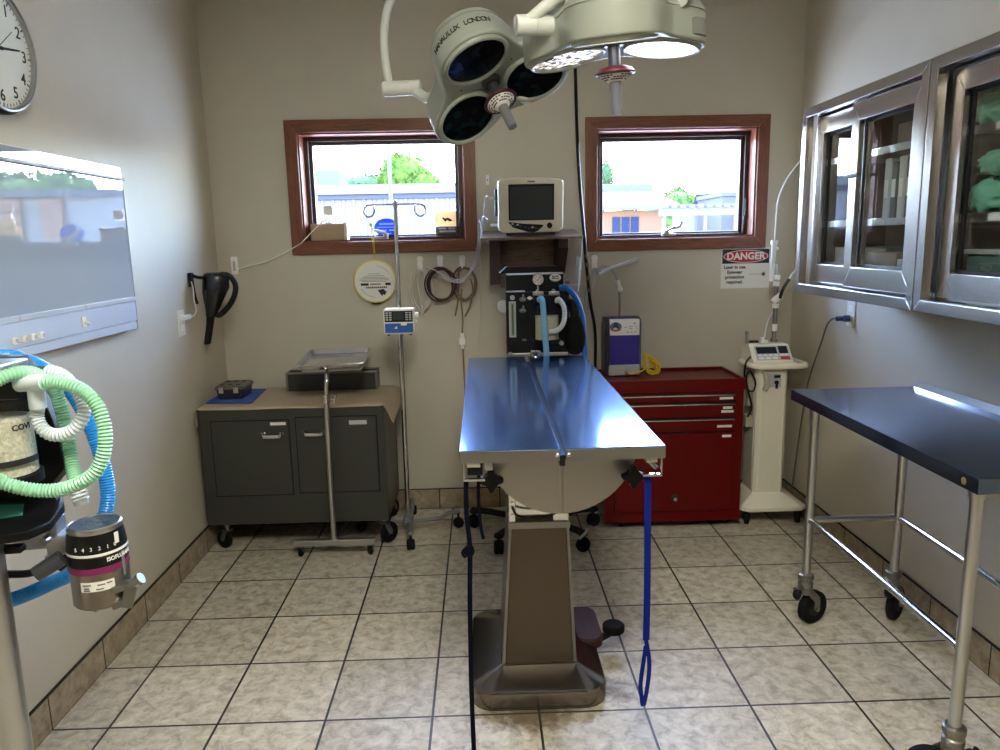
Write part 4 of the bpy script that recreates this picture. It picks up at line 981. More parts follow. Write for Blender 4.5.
g = MB(); g.wire([(lx-0.012, ly, 1.06), (lx-0.035, ly-0.004, 1.02), (lx-0.045, ly, 0.96), (lx-0.05, ly-0.005, 0.935)], 0.003, 8); g.build('thin_lead', M['hosewhite'], lm)
# ------------------------------------------------------------------ surgical lamps
def lens_mat(name, kind):
    m = bpy.data.materials.new(name); m.use_nodes = True; nt = m.node_tree; b = nt.nodes['Principled BSDF']; N = nt.nodes.new; L = nt.links.new
    tc = N('ShaderNodeTexCoord'); v = N('ShaderNodeTexVoronoi'); v.inputs['Scale'].default_value = 75 if kind != 'dark' else 42
    L(tc.outputs['Object'], v.inputs['Vector'])
    r = N('ShaderNodeValToRGB'); e = r.color_ramp.elements
    b.inputs['Roughness'].default_value = 0.08
    if kind == 'dark':
        e[0].position = 0.0; e[0].color = (*lin((16, 34, 40)), 1); e[1].position = 0.4; e[1].color = (*lin((4, 9, 11)), 1)
        sx = N('ShaderNodeSeparateColor'); L(v.outputs['Color'], sx.inputs[0]); L(sx.outputs[0], r.inputs['Fac']); L(r.outputs[0], b.inputs['Base Color'])
        b.inputs['Roughness'].default_value = 0.22; b.inputs['Specular IOR Level'].default_value = 0.06
    else:
        sx = N('ShaderNodeSeparateColor'); L(v.outputs['Color'], sx.inputs[0])
        if kind == 'dim':
            e[0].position = 0.25; e[0].color = (0.0, 0.0, 0.0, 1); e[1].position = 0.8; e[1].color = (1.0, 0.90, 0.86, 1)
            b.inputs['Emission Strength'].default_value = 0.5
        else:
            e[0].position = 0.0; e[0].color = (0.55, 0.5, 0.6, 1); e[1].position = 0.35; e[1].color = (1.0, 0.96, 1.0, 1)
            b.inputs['Emission Strength'].default_value = LAMP_E
        L(sx.outputs[0], r.inputs['Fac']); L(r.outputs[0], b.inputs['Emission Color'])
        b.inputs['Base Color'].default_value = (*lin((120, 116, 120)), 1)
        bp = N('ShaderNodeBump'); bp.inputs['Strength'].default_value = 0.8; bp.inputs['Distance'].default_value = 0.004; L(v.outputs['Distance'], bp.inputs['Height']); L(bp.outputs[0], b.inputs['Normal'])
    return m
LAMP_E = 3.0
M['lensdark'] = lens_mat('dark_lamp_lens', 'dark'); M['lenslit'] = lens_mat('lit_lamp_lens', 'lit'); M['lensdim'] = lens_mat('faceted_lamp_lens', 'dim')
RL, DL, TILT = 0.118, 0.146, R(8)
def lamp_head(root, angs, lens_mats, text_lobe=None):
    root['_local'] = 1
    C2 = [Vector((DL*math.cos(a), DL*math.sin(a))) for a in angs]
    def sdf(p):
        d = [(p-c).length-RL for c in C2]; k = 0.15
        m = d[0]
        for q in d[1:]:
            h = max(k-abs(m-q), 0)/k; m = min(m, q)-h*h*k*0.25
        return m
    out = []
    NN = 120
    for i in range(NN):
        a = 2*PI*i/NN; lo, hi = 0.02, 0.4; dr = Vector((math.cos(a), math.sin(a)))
        for _ in range(30):
            md = (lo+hi)/2
            if sdf(dr*md) < 0: lo = md
            else: hi = md
        out.append((lo, a))
    tz = math.tan(TILT)
    def ring(s, z, kz, ins=0.0): return [((r*s-ins)*math.cos(a), (r*s-ins)*math.sin(a), z+kz*tz*(r*s-ins-DL)) for r, a in out]
    g = MB()
    loops = [ring(0.02, -0.004, 1), ring(0.35, -0.004, 1), ring(0.7, -0.004, 1), ring(1, -0.001, 1, 0.016), ring(1, -0.001, 1, 0.008), ring(1, -0.004, 1, 0.003), ring(1, -0.010, 1), ring(1, -0.040, 0.7), ring(1, -0.072, 0.4), ring(1, -0.0725, 0.4, 0.0025), ring(1, -0.0755, 0.4, 0.0025), ring(1, -0.076, 0.4), ring(1, -0.086, 0.3, 0.004), ring(1, -0.098, 0.2, 0.014), ring(0.8, -0.112, 0.1, 0.014), ring(0.5, -0.120, 0, 0.01), ring(0.02, -0.123, 0)]
    g.loft(loops); body = g.build('housing', M['lamp'], root, angle=40)
    for i, a in enumerate(angs):
        c = Vector((DL*math.cos(a), DL*math.sin(a), 0.0)); nrm = Vector((-math.cos(a)*math.sin(TILT), -math.sin(a)*math.sin(TILT), math.cos(TILT)))
        Ml = frame(c, Vector((-math.sin(a), math.cos(a), 0)), nrm.cross(Vector((-math.sin(a), math.cos(a), 0))))
        g = MB(); g.lathe([(0.0935, 0.001), (0.0945, 0.009), (0.099, 0.011), (0.104, 0.009), (0.1085, 0.0), (0.1085, -0.006)], Ml, 48); g.build('lens_ring', M['lamp'], root)
        g = MB(); g.lathe([(0.0935, 0.0012), (0.07, 0.003), (0.035, 0.0042), (0, 0.0046)], Ml, 48); g.build('lens', lens_mats[i], root)
        # small screws around
        for da in (-0.9, 0.9):
            p = c*0.9+Vector((math.cos(a+PI+da), math.sin(a+PI+da), 0))*0.112
    for i, a in enumerate(angs):
        b_ = a+R(60); p = Vector((0.105*math.cos(b_), 0.105*math.sin(b_), 0.0)); z = tz*(0.105-DL)-0.004
        g = MB(); g.cyl((p.x, p.y, z-0.002), (p.x, p.y, z+0.002), 0.0028, seg=10); g.build('screw', M['blackm'], body)
    # sterile handle with red collar and label
    g = MB(); g.lathe([(0, -0.02), (0.032, -0.02), (0.032, -0.016), (0.026, -0.008), (0.026, -0.004), (0.016, -0.004), (0.016, 0.062), (0, 0.062)], None, 24); h = g.build('handle', M['dgreyp'], root)
    g = MB(); g.lathe([(0.015, 0.046), (0.030, 0.046), (0.046, 0.052), (0.0545, 0.062), (0.0535, 0.066), (0.015, 0.068)], None, 36); g.build('collar', mat('maroon_collar', (58, 8, 16), 0.4), h)
    g = MB(); g.lathe([(0.045, 0.0672), (0.020, 0.084), (0.0, 0.084)], None, 36); cn = g.build('collar_label', M['paper'], h)
    g = MB()
    for j in range(3):
        for k in range(26):
            if (k*7+j*3) % 5 == 0: continue
            a = 2*PI*k/26+0.05*j; rr_ = 0.041-j*0.0065; zz = 0.0672+(0.045-rr_)/0.025*0.0168
            Mx = frame((rr_*math.cos(a), rr_*math.sin(a), zz+0.0004), (-math.sin(a), math.cos(a), 0), (math.cos(a)*0.86, math.sin(a)*0.86, -0.5))
            g.prism([(-0.003, -0.0018), (0.003, -0.0018), (0.003, 0.0018), (-0.003, 0.0018)], -0.0006, 0.0006, Mx)
    g.build('label_print', M['ink'], cn, smooth=False)
    g = MB(); g.lathe([(0.0145, 0.083), (0.0155, 0.088), (0.0155, 0.158), (0.0135, 0.166), (0, 0.167)], None, 24); g.build('grip', mat('grip_grey', (112, 114, 114), 0.45), h)
    if text_lobe is not None:
        s = 'HANAULUX LONDON'; c = C2[text_lobe]; g = MB(); a0, a1 = R(141), R(47)
        for i, ch in enumerate(s):
            if ch == ' ': continue
            t = a0+(a1-a0)*i/(len(s)-1); rr_ = RL+0.0006
            Mx = frame((c.x+rr_*math.cos(t), c.y+rr_*math.sin(t), -0.036), (math.sin(t), -math.cos(t), 0), (0, 0, -1))
            g.text(ch, 0.0235, Mx, thick=0.0012, bold=0.0002)
        g.build('lettering', M['ink'], body, smooth=False)
    return body
la = thing('surgical_lamp', 'unlit three-lens surgical lamp tilted to the viewer, HANAULUX LONDON on its edge', 'surgical lamp', (0, 0, 0), 'ceiling surgical lamps')
XA, YA, ZA = Vector((0.897, -0.102, 0.429)), Vector((-0.279, -0.885, 0.373)), Vector((0.341, -0.455, -0.823))
ma = Matrix((XA, YA, ZA)).transposed().to_4x4(); ma = ma.to_quaternion().to_matrix().to_4x4(); ma.translation = Vector((-0.093, 0.403, 1.925)); la.matrix_world = ma
ib = ma.inverted()
lamp_head(la, [R(95), R(215), R(335)], [M['lensdark']]*3, 0)
def arm(root, inv, name, fn, m=None):
    g = MB(); g.xf = inv; fn(g); return g.build(name, m or M['lamparm'], root)
arm(la, ib, 'pivot_joint', lambda g: (g.rings([((-0.462, 0.572, 1.953), 0.020), ((-0.457, 0.572, 1.953), 0.0245), ((-0.372, 0.566, 1.955), 0.0245), ((-0.371, 0.566, 1.955), 0.023), ((-0.369, 0.566, 1.955), 0.0245), ((-0.335, 0.563, 1.956), 0.0245), ((-0.332, 0.563, 1.956), 0.021)], 24),
     g.tube([(-0.352, 0.563, 1.944), (-0.315, 0.53, 1.915), (-0.27, 0.49, 1.915)], 0.017, 12)))
arm(la, ib, 'support_arm', lambda g: g.tube(catmull([(-0.440, 0.572, 1.965), (-0.450, 0.584, 2.05), (-0.452, 0.60, 2.13), (-0.436, 0.61, 2.22), (-0.395, 0.62, 2.29), (-0.30, 0.62, 2.38), (-0.12, 0.60, 2.45), (0.02, 0.56, 2.48)], 8), 0.0135, 14))
arm(la, ib, 'ceiling_mount', lambda g: (g.cyl((0.02, 0.56, 2.42), (0.02, 0.56, 2.715), 0.034), g.rings([((0.02, 0.56, 2.70), 0.05), ((0.02, 0.56, 2.7405), 0.09)], 30)))
arm(la, ib, 'side_tab', lambda g: g.tube([ma @ Vector((0.06, -0.125, -0.02)), ma @ Vector((0.075, -0.15, -0.01)), ma @ Vector((0.085, -0.165, -0.005))], 0.018, 12))
lb = thing('surgical_lamp', 'lit three-lens surgical lamp facing down over the operating table', 'surgical lamp', (0, 0, 0), 'ceiling surgical lamps')
ZB = Vector((0.07, 0.065, -1)).normalized(); XB = Vector((-0.172, -0.985, 0)); XB = (XB-ZB*XB.dot(ZB)).normalized(); YBv = ZB.cross(XB)
mb = Matrix((XB, YBv, ZB)).transposed().to_4x4(); mb.translation = Vector((0.213, -0.01, 1.935)); lb.matrix_world = mb
ibb = mb.inverted()
# lens order: front lobe, then the two behind; work out which one is the viewer's side for the dim facets
angB = [R(0), R(120), R(240)]
lm_ = []
for a in angB:
    wpos = mb @ Vector((DL*math.cos(a), DL*math.sin(a), 0))
    lm_.append(M['lensdim'] if wpos.x < 0.15 and a != 0 else M['lenslit'])
lamp_head(lb, angB, lm_, None)
arm(lb, ibb, 'pivot_joint', lambda g: (g.rings([((-0.048, -0.055, 1.982), 0.020), ((-0.046, -0.055, 1.982), 0.0255), ((0.000, -0.052, 1.983), 0.0255), ((0.001, -0.052, 1.983), 0.024), ((0.003, -0.052, 1.983), 0.0255), ((0.075, -0.03, 1.985), 0.0255)], 24)))
arm(lb, ibb, 'end_cap', lambda g: g.rings([((-0.0515, -0.055, 1.982), 0.018), ((-0.0475, -0.055, 1.982), 0.021)], 20), M['lgrey'])
arm(lb, ibb, 'yoke', lambda g: g.tube(catmull([(-0.02, -0.058, 1.985), (0.03, -0.07, 2.022), (0.085, -0.075, 2.055), (0.16, -0.07, 2.083), (0.25, -0.04, 2.10), (0.34, 0.02, 2.12), (0.40, 0.12, 2.20), (0.40, 0.24, 2.34), (0.36, 0.30, 2.46)], 8), 0.0155, 14))
arm(lb, ibb, 'adjusting_knob', lambda g: (g.cyl((0.345, -0.105, 2.045), (0.345, -0.06, 2.062), 0.021)), M['darksteel'])
arm(lb, ibb, 'pivot_block', lambda g: (g.tube([(0.36, -0.10, 2.03), (0.385, -0.07, 2.05), (0.39, -0.03, 2.09)], 0.024, 12)))
Cr = max((Vector((DL*math.cos(a), DL*math.sin(a), 0)) for a in angB), key=lambda v: (mb @ v).x)
g = MB(); cx_ = (mb.to_3x3().inverted() @ Vector((0, -1, 0))); cx2 = (mb.to_3x3().inverted() @ Vector((1, -0.15, 0)))
t0 = math.atan2(cx_.y, cx_.x); t1 = math.atan2(cx2.y, cx2.x); dt = (t1-t0+PI) % (2*PI)-PI
LP = []
for k in range(15):
    t = t0+dt*(0.12+0.88*k/14); q = abs(k-7)/7.0; zz0 = -0.016-0.006*q**4; zz1 = -0.060+0.012*q**4
    r_ = RL+0.0006
    LP.append([(Cr.x+(r_+o)*math.cos(t), Cr.y+(r_+o)*math.sin(t), z+0.02*(0.5)) for (o, z) in ((0, zz0), (0.0022, zz0-0.003), (0.0022, zz1+0.003), (0, zz1))])
g.loft(LP); g.build('grip_recess', mat('lamp_grip_grey', (128, 130, 122), 0.35), lb)
arm(lb, ibb, 'ceiling_mount', lambda g: (g.cyl((0.36, 0.30, 2.42), (0.36, 0.30, 2.715), 0.034), g.rings([((0.36, 0.30, 2.70), 0.05), ((0.36, 0.30, 2.7405), 0.09)], 30)))

lb.location.x += 0.004
# ------------------------------------------------------------------ wall shelf with monitor
sh_ = thing('wall_shelf', 'grey-brown board shelf with dark walnut brackets between the two windows', 'shelf', (0.09, 1.66, 1.46))
St = T3(0.008, 1.5, 1.455) @ Matrix.Rotation(R(6.5), 4, 'X') @ T3(0, -1.5, -1.446)
g = MB(); g.xf = St; g.bx(-0.152, 0.335, 1.497, 1.815, 1.434, 1.446, 0.002); g.build('board', M['shelfwood'], sh_)
for xa, xb, yb, zl in ((-0.100, -0.045, 1.70, 1.222), (0.235, 0.283, 1.58, 1.27)):
    g = MB(); g.prism([(1.8255, zl), (1.8255, 1.476), (yb, 1.446), (yb, zl if xa < 0 else 1.40), (1.74, zl)], xa, xb, YZ, 0.002); g.build('bracket', M['dkwood'], sh_)
g = MB(); g.bx(-0.044, 0.234, 1.800, 1.8255, 1.20, 1.470, 0.002); g.build('shade_board', M['shelfwood'], sh_)  # added board, its grey-brown stands in for shade under the shelf
mo = thing('vital_signs_monitor', 'beige boxy monitor with a grey screen, on the wall shelf', 'monitor', (0.1, 1.62, 1.47))
Mm = T3(0, 1.50, 1.4565) @ Matrix.Rotation(R(6.5), 4, 'X') @ T3(0, -1.50, 0) @ Matrix.Diagonal((1, 1, 1.085, 1))   # local z from shelf top
def mbm(): q = MB(); q.xf = Mm; return q
a, b = -0.058, 0.252; f0 = 1.535
def archp(o, n=10):  # front outline with a gently arched top
    zt = 0.232
    P = [(a+o, 0.034+o), (a+0.02, 0.014+o), (b-0.02, 0.014+o), (b-o, 0.034+o), (b-o, zt-o)]
    for k in range(n+1):
        t = k/n; x = (b-0.012)+((a+0.012)-(b-0.012))*t
        P.append((x, zt+0.008+0.010*math.sin(PI*t)-o))
    P.append((a+o, zt-o)); return P
def arch3(o, y): return [(x, y, z) for x, z in archp(o)]
g = mbm(); g.loft([arch3(0.010, f0-0.002), arch3(0.003, f0), arch3(0.0, f0+0.01), arch3(0.0, f0+0.055), arch3(0.004, f0+0.06)]); hs = g.build('front_bezel', M['cream'], mo, angle=50)
g = mbm(); g.loft([[(x*0.94+0.006, f0+0.058, z*0.97+0.006) for x, z in archp(0.0)], [(x*0.90+0.012, f0+0.16, z*0.93+0.012) for x, z in archp(0.0)], [(x*0.82+0.02, f0+0.20, z*0.85+0.02) for x, z in archp(0.0)]]); g.build('back_shell', M['creamd'], mo)
sx0, sx1, sz0, sz1 = -0.008, 0.208, 0.068, 0.222
g = mbm(); g.bx(sx0, sx1, f0-0.006, f0+0.004, sz0, sz1, 0.003); g.build('screen_surround', M['blackp'], mo)
g = mbm(); g.bx(sx0+0.008, sx1-0.008, f0-0.0072, f0-0.004, sz0+0.006, sz1-0.010); g.build('screen', M['screen'], mo)
g = mbm(); g.prism([(-0.010, 0.060), (-0.004, 0.062), (0.06, 0.054), (0.155, 0.048), (0.158, 0.044), (0.130, 0.022), (0.112, 0.016), (0.085, 0.018), (0.012, 0.038)], f0-0.006, f0+0.002, XZ, 0.001); kp = g.build('key_panel', M['blackp'], mo)
for (x, z) in ((0.010, 0.054), (0.022, 0.044), (0.034, 0.050), (0.05, 0.045), (0.07, 0.040), (0.088, 0.034), (0.105, 0.038), (0.122, 0.033)):
    g = mbm(); g.bx(x-0.006, x+0.006, f0-0.0085, f0-0.005, z-0.004, z+0.004, 0.001); g.build('key', M['lgrey'] if x in (0.010, 0.034, 0.105) else M['dgreyp'], kp)
g = mbm(); g.cyl((0.186, f0-0.016, 0.045), (0.186, f0, 0.045), 0.0125); g.build('dial', M['blackp'], mo)
g = mbm(); g.bx(0.082, 0.118, f0-0.003, f0, 0.230, 0.236); g.build('brand_strip', M['inkgrey'], mo)
g = mbm(); g.bx(-0.02, 0.215, f0+0.02, f0+0.16, 0.001, 0.018, 0.003); g.build('base', M['dgreyp'], mo)
g = mbm(); g.bx(a-0.014, a+0.012, f0+0.03, f0+0.12, 0.085, 0.20, 0.004); g.build('module', M['dgreyp'], mo)
for z in (0.164, 0.046):
    g = mbm(); g.cyl((a-0.036, f0+0.05, z), (a-0.0+0.004, f0+0.05, z), 0.0075); g.build('plug', M['white'], mo)

# ------------------------------------------------------------------ anaesthesia machine under the shelf
am = thing('anesthesia_machine', 'black mobile anaesthesia machine under the shelf at the far end of the operating table', 'anaesthesia machine', (0.10, 1.50, 0))
yf_ = 1.375
g = MB(); g.bx(-0.032, 0.235, yf_, yf_+0.13, 1.205, 1.292, 0.004); g.build('upper_box', M['blackp'], am)
g = MB(); g.loft([[(-0.06, yf_-0.004, 1.293), (0.245, yf_-0.004, 1.293), (0.245, yf_+0.14, 1.293), (-0.06, yf_+0.14, 1.293)], [(-0.028, yf_+0.01, 1.320), (0.215, yf_+0.01, 1.320), (0.215, yf_+0.135, 1.320), (-0.028, yf_+0.135, 1.320)]]); g.build('top_cover', M['blackm'], am, smooth=False)
g = MB(); g.bx(-0.030, 0.232, yf_-0.007, yf_, 1.284, 1.292, 0.002); g.bx(-0.032, 0.055, yf_-0.006, yf_, 1.205, 1.212, 0.001); g.build('trim_strip', M['steel'], am)
g = MB(); g.bx(-0.033, 0.262, yf_+0.01, yf_+0.11, 0.902, 1.204, 0.004); g.build('panel', M['blackp'], am)
g = MB(); g.bx(-0.030, 0.255, yf_-0.004, yf_+0.012, 0.905, 0.918, 0.002); g.cyl((-0.018, yf_-0.012, 0.915), (-0.018, yf_+0.005, 0.915), 0.010); g.build('bottom_rail', M['steel'], am)
# pressure gauge
def ydisc(c, r, t, name, m, par, rim=None):
    g = MB(); g.lathe([(0, 0), (r, 0), (r, t*0.7), (r*0.93, t), (0, t)], frame(c, (1, 0, 0), (0, 0, 1)), 32); return g.build(name, m, par)
ga = ydisc((0.1155, yf_-0.004, 1.262), 0.0285, 0.02, 'pressure_gauge', M['chrome'], am)
ydisc((0.1155, yf_-0.0235, 1.262), 0.0245, 0.0012, 'dial_face', M['paper'], ga)
g = MB()
for k in range(11):
    t = R(225-27*k); g.box((0.1155+0.020*math.cos(t), yf_-0.0254, 1.262+0.020*math.sin(t)), (0.006, 0.0006, 0.0016), Euler((0, -t, 0)))
g.box((0.1155+0.004, yf_-0.0258, 1.262+0.005), (0.030, 0.0006, 0.0016), Euler((0, -R(50), 0))); g.build('dial_marks', M['ink'], ga, smooth=False)
g = MB(); g.cyl((0.1155, yf_-0.012, 1.205), (0.1155, yf_-0.012, 1.236), 0.006); g.build('gauge_stem', M['chrome'], ga)
def ov(c, a, b, t, name, m, par):
    g = MB(); g.prism([(a*math.cos(2*PI*k/32), b*math.sin(2*PI*k/32)) for k in range(32)], 0, t, frame(c, (1, 0, 0), (0, 0, 1)), 0.001); return g.build(name, m, par)
ovp = ov((0.197, yf_+0.001, 1.268), 0.027, 0.017, 0.004, 'oval_plate', M['paper'], am)
g = MB()
for (x, z, w_) in ((0.187, 1.274, 0.012), (0.204, 1.275, 0.014), (0.190, 1.266, 0.020), (0.208, 1.264, 0.008)): g.bx(x-w_/2, x+w_/2, yf_-0.0035, yf_-0.002, z-0.0024, z+0.0024)
g.build('print', M['ink'], ovp, smooth=False)
g = MB(); g.bx(0.175, 0.212, yf_-0.016, yf_, 1.230, 1.250, 0.003); g.bx(0.155, 0.20, yf_-0.01, yf_, 1.222, 1.232, 0.002); g.build('selector', M['blackm'], am)
for x in (0.092, 0.165):
    g = MB(); g.bx(x, x+0.048, yf_-0.020, yf_+0.012, 1.188, 1.206, 0.003); g.cyl((x+0.022, yf_-0.010, 1.205), (x+0.022, yf_-0.010, 1.216), 0.008); g.build('hose_clamp', M['steel'], am)
g = MB(); g.rings([((0.250, yf_+0.02, 1.248), 0.010), ((0.262, yf_-0.01, 1.250), 0.013), ((0.268, yf_-0.028, 1.252), 0.011)], 18); g.build('gas_connector', M['steel'], am)
# flow meter
g = MB(); g.bx(-0.020, 0.012, yf_-0.006, yf_+0.012, 0.995, 1.162, 0.002); fm = g.build('flow_meter', M['lgrey'], am)
MB().bx(-0.011, 0.003, yf_-0.009, yf_-0.004, 1.003, 1.155, 0.002).build('sight_tube', M['gold'], fm)
MB().bx(-0.006, -0.001, yf_-0.0105, yf_-0.008, 1.01, 1.15).build('scale', mat('dark_green_scale', (60, 84, 50), 0.4), fm)
ydisc((-0.003, yf_+0.011, 0.972), 0.013, 0.03, 'flow_knob', M['blackm'], am); ydisc((-0.003, yf_+0.011, 1.180), 0.011, 0.02, 'flow_knob', M['lgrey'], am)
for (x, z, w_, h_) in ((0.045, 1.170, 0.016, 0.010), (0.045, 1.118, 0.016, 0.010)):
    vp_ = ov((x, yf_+0.011, z), w_, h_, 0.008, 'valve_plate', M['darksteel'], am)
    g = MB(); g.cyl((x, yf_+0.004, z), (x, yf_-0.014, z), 0.006); g.cyl((x, yf_-0.010, z+0.002), (x+0.002, yf_-0.018, z+0.024), 0.005); g.build('lever', M['chrome'], vp_)
g = MB(); g.bx(0.066, 0.090, yf_-0.006, yf_+0.012, 1.172, 1.180, 0.002); g.cyl((0.078, yf_-0.010, 1.176), (0.078, yf_+0.01, 1.176), 0.008); g.build('flush_valve', M['white'], am)
g = MB(); g.wire([(0.047, yf_-0.005, 1.112), (0.048, yf_-0.014, 1.075), (0.055, yf_-0.012, 1.048), (0.062, yf_-0.012, 1.06), (0.072, yf_-0.008, 1.12), (0.076, yf_, 1.165)], 0.003, 8); g.build('thin_tube', M['blackm'], am)
MB().bx(0.04, 0.06, yf_+0.008, yf_+0.012, 0.975, 0.985, 0.001).build('label', M['inkgrey'], am)
# absorber canister
g = MB(); g.rings([((0.155, yf_-0.010, 0.985), 0.058), ((0.155, yf_-0.010, 1.145), 0.058)], 32); cn = g.build('absorber_canister', M['clearc'], am)
g = MB(); g.rings([((0.155, yf_-0.010, 0.986), 0.0545), ((0.155, yf_-0.010, 1.095), 0.0545)], 32); g.build('granules', M['granule'], cn)
for za_, zb2 in ((0.970, 0.985), (1.145, 1.19)): MB().rings([((0.155, yf_-0.010, za_), 0.062), ((0.155, yf_-0.010, zb2), 0.062)], 32).build('end_plate', M['blackp'], cn)
g = MB(); g.rings([((0.100, yf_-0.015, 0.905), 0.026), ((0.100, yf_-0.015, 0.928), 0.028), ((0.100, yf_-0.015, 0.936), 0.026)], 26); g.build('drain_cap', M['chrome'], am)
g = MB(); g.cyl((0.222, yf_-0.03, 0.965), (0.222, yf_+0.01, 0.965), 0.010); g.build('lock_screw', M['steel'], am)
# breathing hoses and bag
g = MB(); g.corr([(0.118, yf_-0.055, 1.172), (0.124, yf_-0.080, 1.178), (0.130, yf_-0.088, 1.160), (0.134, yf_-0.090, 1.10), (0.140, yf_-0.088, 1.00), (0.147, yf_-0.080, 0.90), (0.150, yf_-0.060, 0.78), (0.14, yf_-0.03, 0.66)], 0.0135, 0.005, 0.0010); g.build('breathing_hose', M['hosepale'], am)
g = MB(); g.corr([(0.196, yf_-0.055, 1.165), (0.206, yf_-0.080, 1.172), (0.224, yf_-0.090, 1.145), (0.229, yf_-0.092, 1.105), (0.222, yf_-0.092, 1.065), (0.202, yf_-0.090, 1.038), (0.175, yf_-0.087, 1.028), (0.152, yf_-0.087, 1.028)], 0.0112, 0.007, 0.0016); g.build('breathing_hose', M['hosewhite'], am)
g = MB(); g.corr([(0.215, yf_-0.010, 1.222), (0.240, yf_-0.018, 1.222), (0.270, yf_-0.014, 1.200), (0.298, yf_-0.006, 1.160), (0.318, yf_+0.0, 1.100), (0.328, yf_, 1.03), (0.331, yf_, 0.95), (0.333, yf_, 0.80), (0.330, yf_+0.02, 0.62)], 0.0125, 0.005, 0.0010); g.build('scavenging_hose', mat('strong_blue_hose', (36, 112, 204), 0.35), am)
g = MB(); Mb = frame((0.282, yf_-0.015, 0.99), (1, 0, -0.05), (0.0, 1, 0))
prof = [(0.0, 0.098), (0.018, 0.094), (0.030, 0.080), (0.042, 0.045), (0.050, 0.0), (0.048, -0.04), (0.036, -0.075), (0.02, -0.088), (0.0, -0.09)]
g.lathe([(r, z) for r, z in prof], T3(0.285, yf_-0.012, 0.998), 28); rb = g.build('breathing_bag', M['rubber'], am)
g = MB(); g.tube(catmull([(0.262, yf_+0.03, 1.15), (0.275, yf_, 1.14), (0.282, yf_-0.01, 1.11), (0.284, yf_-0.012, 1.085)], 6), [0.022]*18+[0.020], 14); g.build('bag_neck', M['blackm'], am)
ydisc((-0.044, yf_+0.05, 1.135), 0.030, 0.01, 'side_disc', M['lgrey'], am)
g = MB(); g.cyl((0.312, yf_+0.06, 1.30), (0.312, yf_+0.06, 1.36), 0.010); g.cyl((0.309, yf_+0.06, 1.20), (0.312, yf_+0.06, 1.30), 0.0055); g.cyl((0.316, yf_+0.06, 1.21), (0.33, yf_+0.06, 1.44), 0.003); g.build('clear_syringe', M['clearp'], am)
MB().bx(0.255, 0.32, yf_+0.05, yf_+0.075, 1.222, 1.232, 0.002).build('side_bracket', M['steel'], am)
# column and five-leg base
g = MB(); g.bx(0.085, 0.135, 1.47, 1.52, 0.06, 0.91, 0.006); g.build('column', M['blackm'], am)
cxm, cym = 0.10, 1.485
for k, (tx, ty) in enumerate(((-0.094, 1.195), (0.300, 1.195), (0.395, 1.505), (0.10, 1.725), (-0.212, 1.53))):
    d = Vector((tx-cxm, ty-cym, 0)); L = d.length; d.normalize(); A = Vector((cxm, cym, 0.085))
    g = MB(); g.tube(catmull([A, A+d*L*0.45+Vector((0, 0, -0.012)), A+d*L*0.8+Vector((0, 0, 0.004)), A+d*L+Vector((0, 0, 0.004))], 5), 0.02, 10, flat=(0.021, 0.015), up=Vector((0, 0, 1)).cross(d)); g.sph(A+d*L+Vector((0, 0, 0.004)), (0.024, 0.024, 0.016)); lg = g.build('leg', M['blackm'], am)
    a = math.atan2(d.y, d.x)+0.6; c = Vector((tx, ty, 0.033)); s = Vector((-math.sin(a), math.cos(a), 0))
    g = MB()
    for q in (-1, 1): g.rings([(c+s*q*0.024, 0.018), (c+s*q*0.022, 0.028), (c+s*q*0.014, 0.033), (c+s*q*0.004, 0.033)], 22)
    g.cyl((tx, ty, 0.04), (tx, ty, 0.085), 0.007); g.cyl(c-s*0.005, c+s*0.005, 0.030); g.build('caster', M['rubber'], lg)
    if k == 1:
        g = MB(); g.tube([(tx-0.02, ty-0.03, 0.075), (tx+0.005, ty-0.04, 0.105), (tx+0.02, ty-0.042, 0.13)], 0.007, 8); g.build('brake_lever', M['steel'], lg)
# ------------------------------------------------------------------ anaesthesia machine close to the viewer
na = thing('anesthesia_machine', 'chrome-posted anaesthesia machine with green and blue hoses by the wall view box', 'anaesthesia machine', (-0.958, -0.933, 0))
g = MB(); g.cyl((-0.958, -0.933, 0.03), (-0.958, -0.933, 0.985), 0.031, seg=28); g.build('post', M['steel'], na)
g = MB(); P = [(-1.32, -0.70), (-0.935, -0.735), (-0.895, -0.80), (-0.872, -0.885), (-0.885, -0.925), (-0.925, -0.945), (-1.32, -0.985)]
g.prism(P, 0.985, 1.002, None, 0.004); g.build('shelf_plate', M['blackp'], na)
g = MB(); g.prism([(-1.2, -0.80), (-0.965, -0.80), (-0.935, -0.855), (-0.975, -0.875), (-1.2, -0.90)], 1.0025, 1.004); g.build('green_card', mat('sea_green_card', (66, 150, 128), 0.6), na)
g = MB(); g.prism([(-1.25, 1.00), (-0.955, 1.00), (-0.900, 1.06), (-0.905, 1.12), (-0.930, 1.215), (-0.960, 1.262), (-1.25, 1.262)], -0.775, -0.735, Matrix(((1, 0, 0, 0), (0, 0, 1, 0), (0, 1, 0, 0), (0, 0, 0, 1))), 0.004); g.build('back_panel', M['blackp'], na)
g = MB(); g.bx(-1.25, -0.935, -0.86, -0.78, 1.245, 1.262, 0.003); g.bx(-1.25, -0.95, -0.865, -0.858, 1.248, 1.262, 0.001); g.build('top_rail', M['steel'], na)
g = MB(); g.bx(-1.0, -0.905, -0.87, -0.76, 1.205, 1.245, 0.006); g.build('absorber_head', M['blackm'], na)
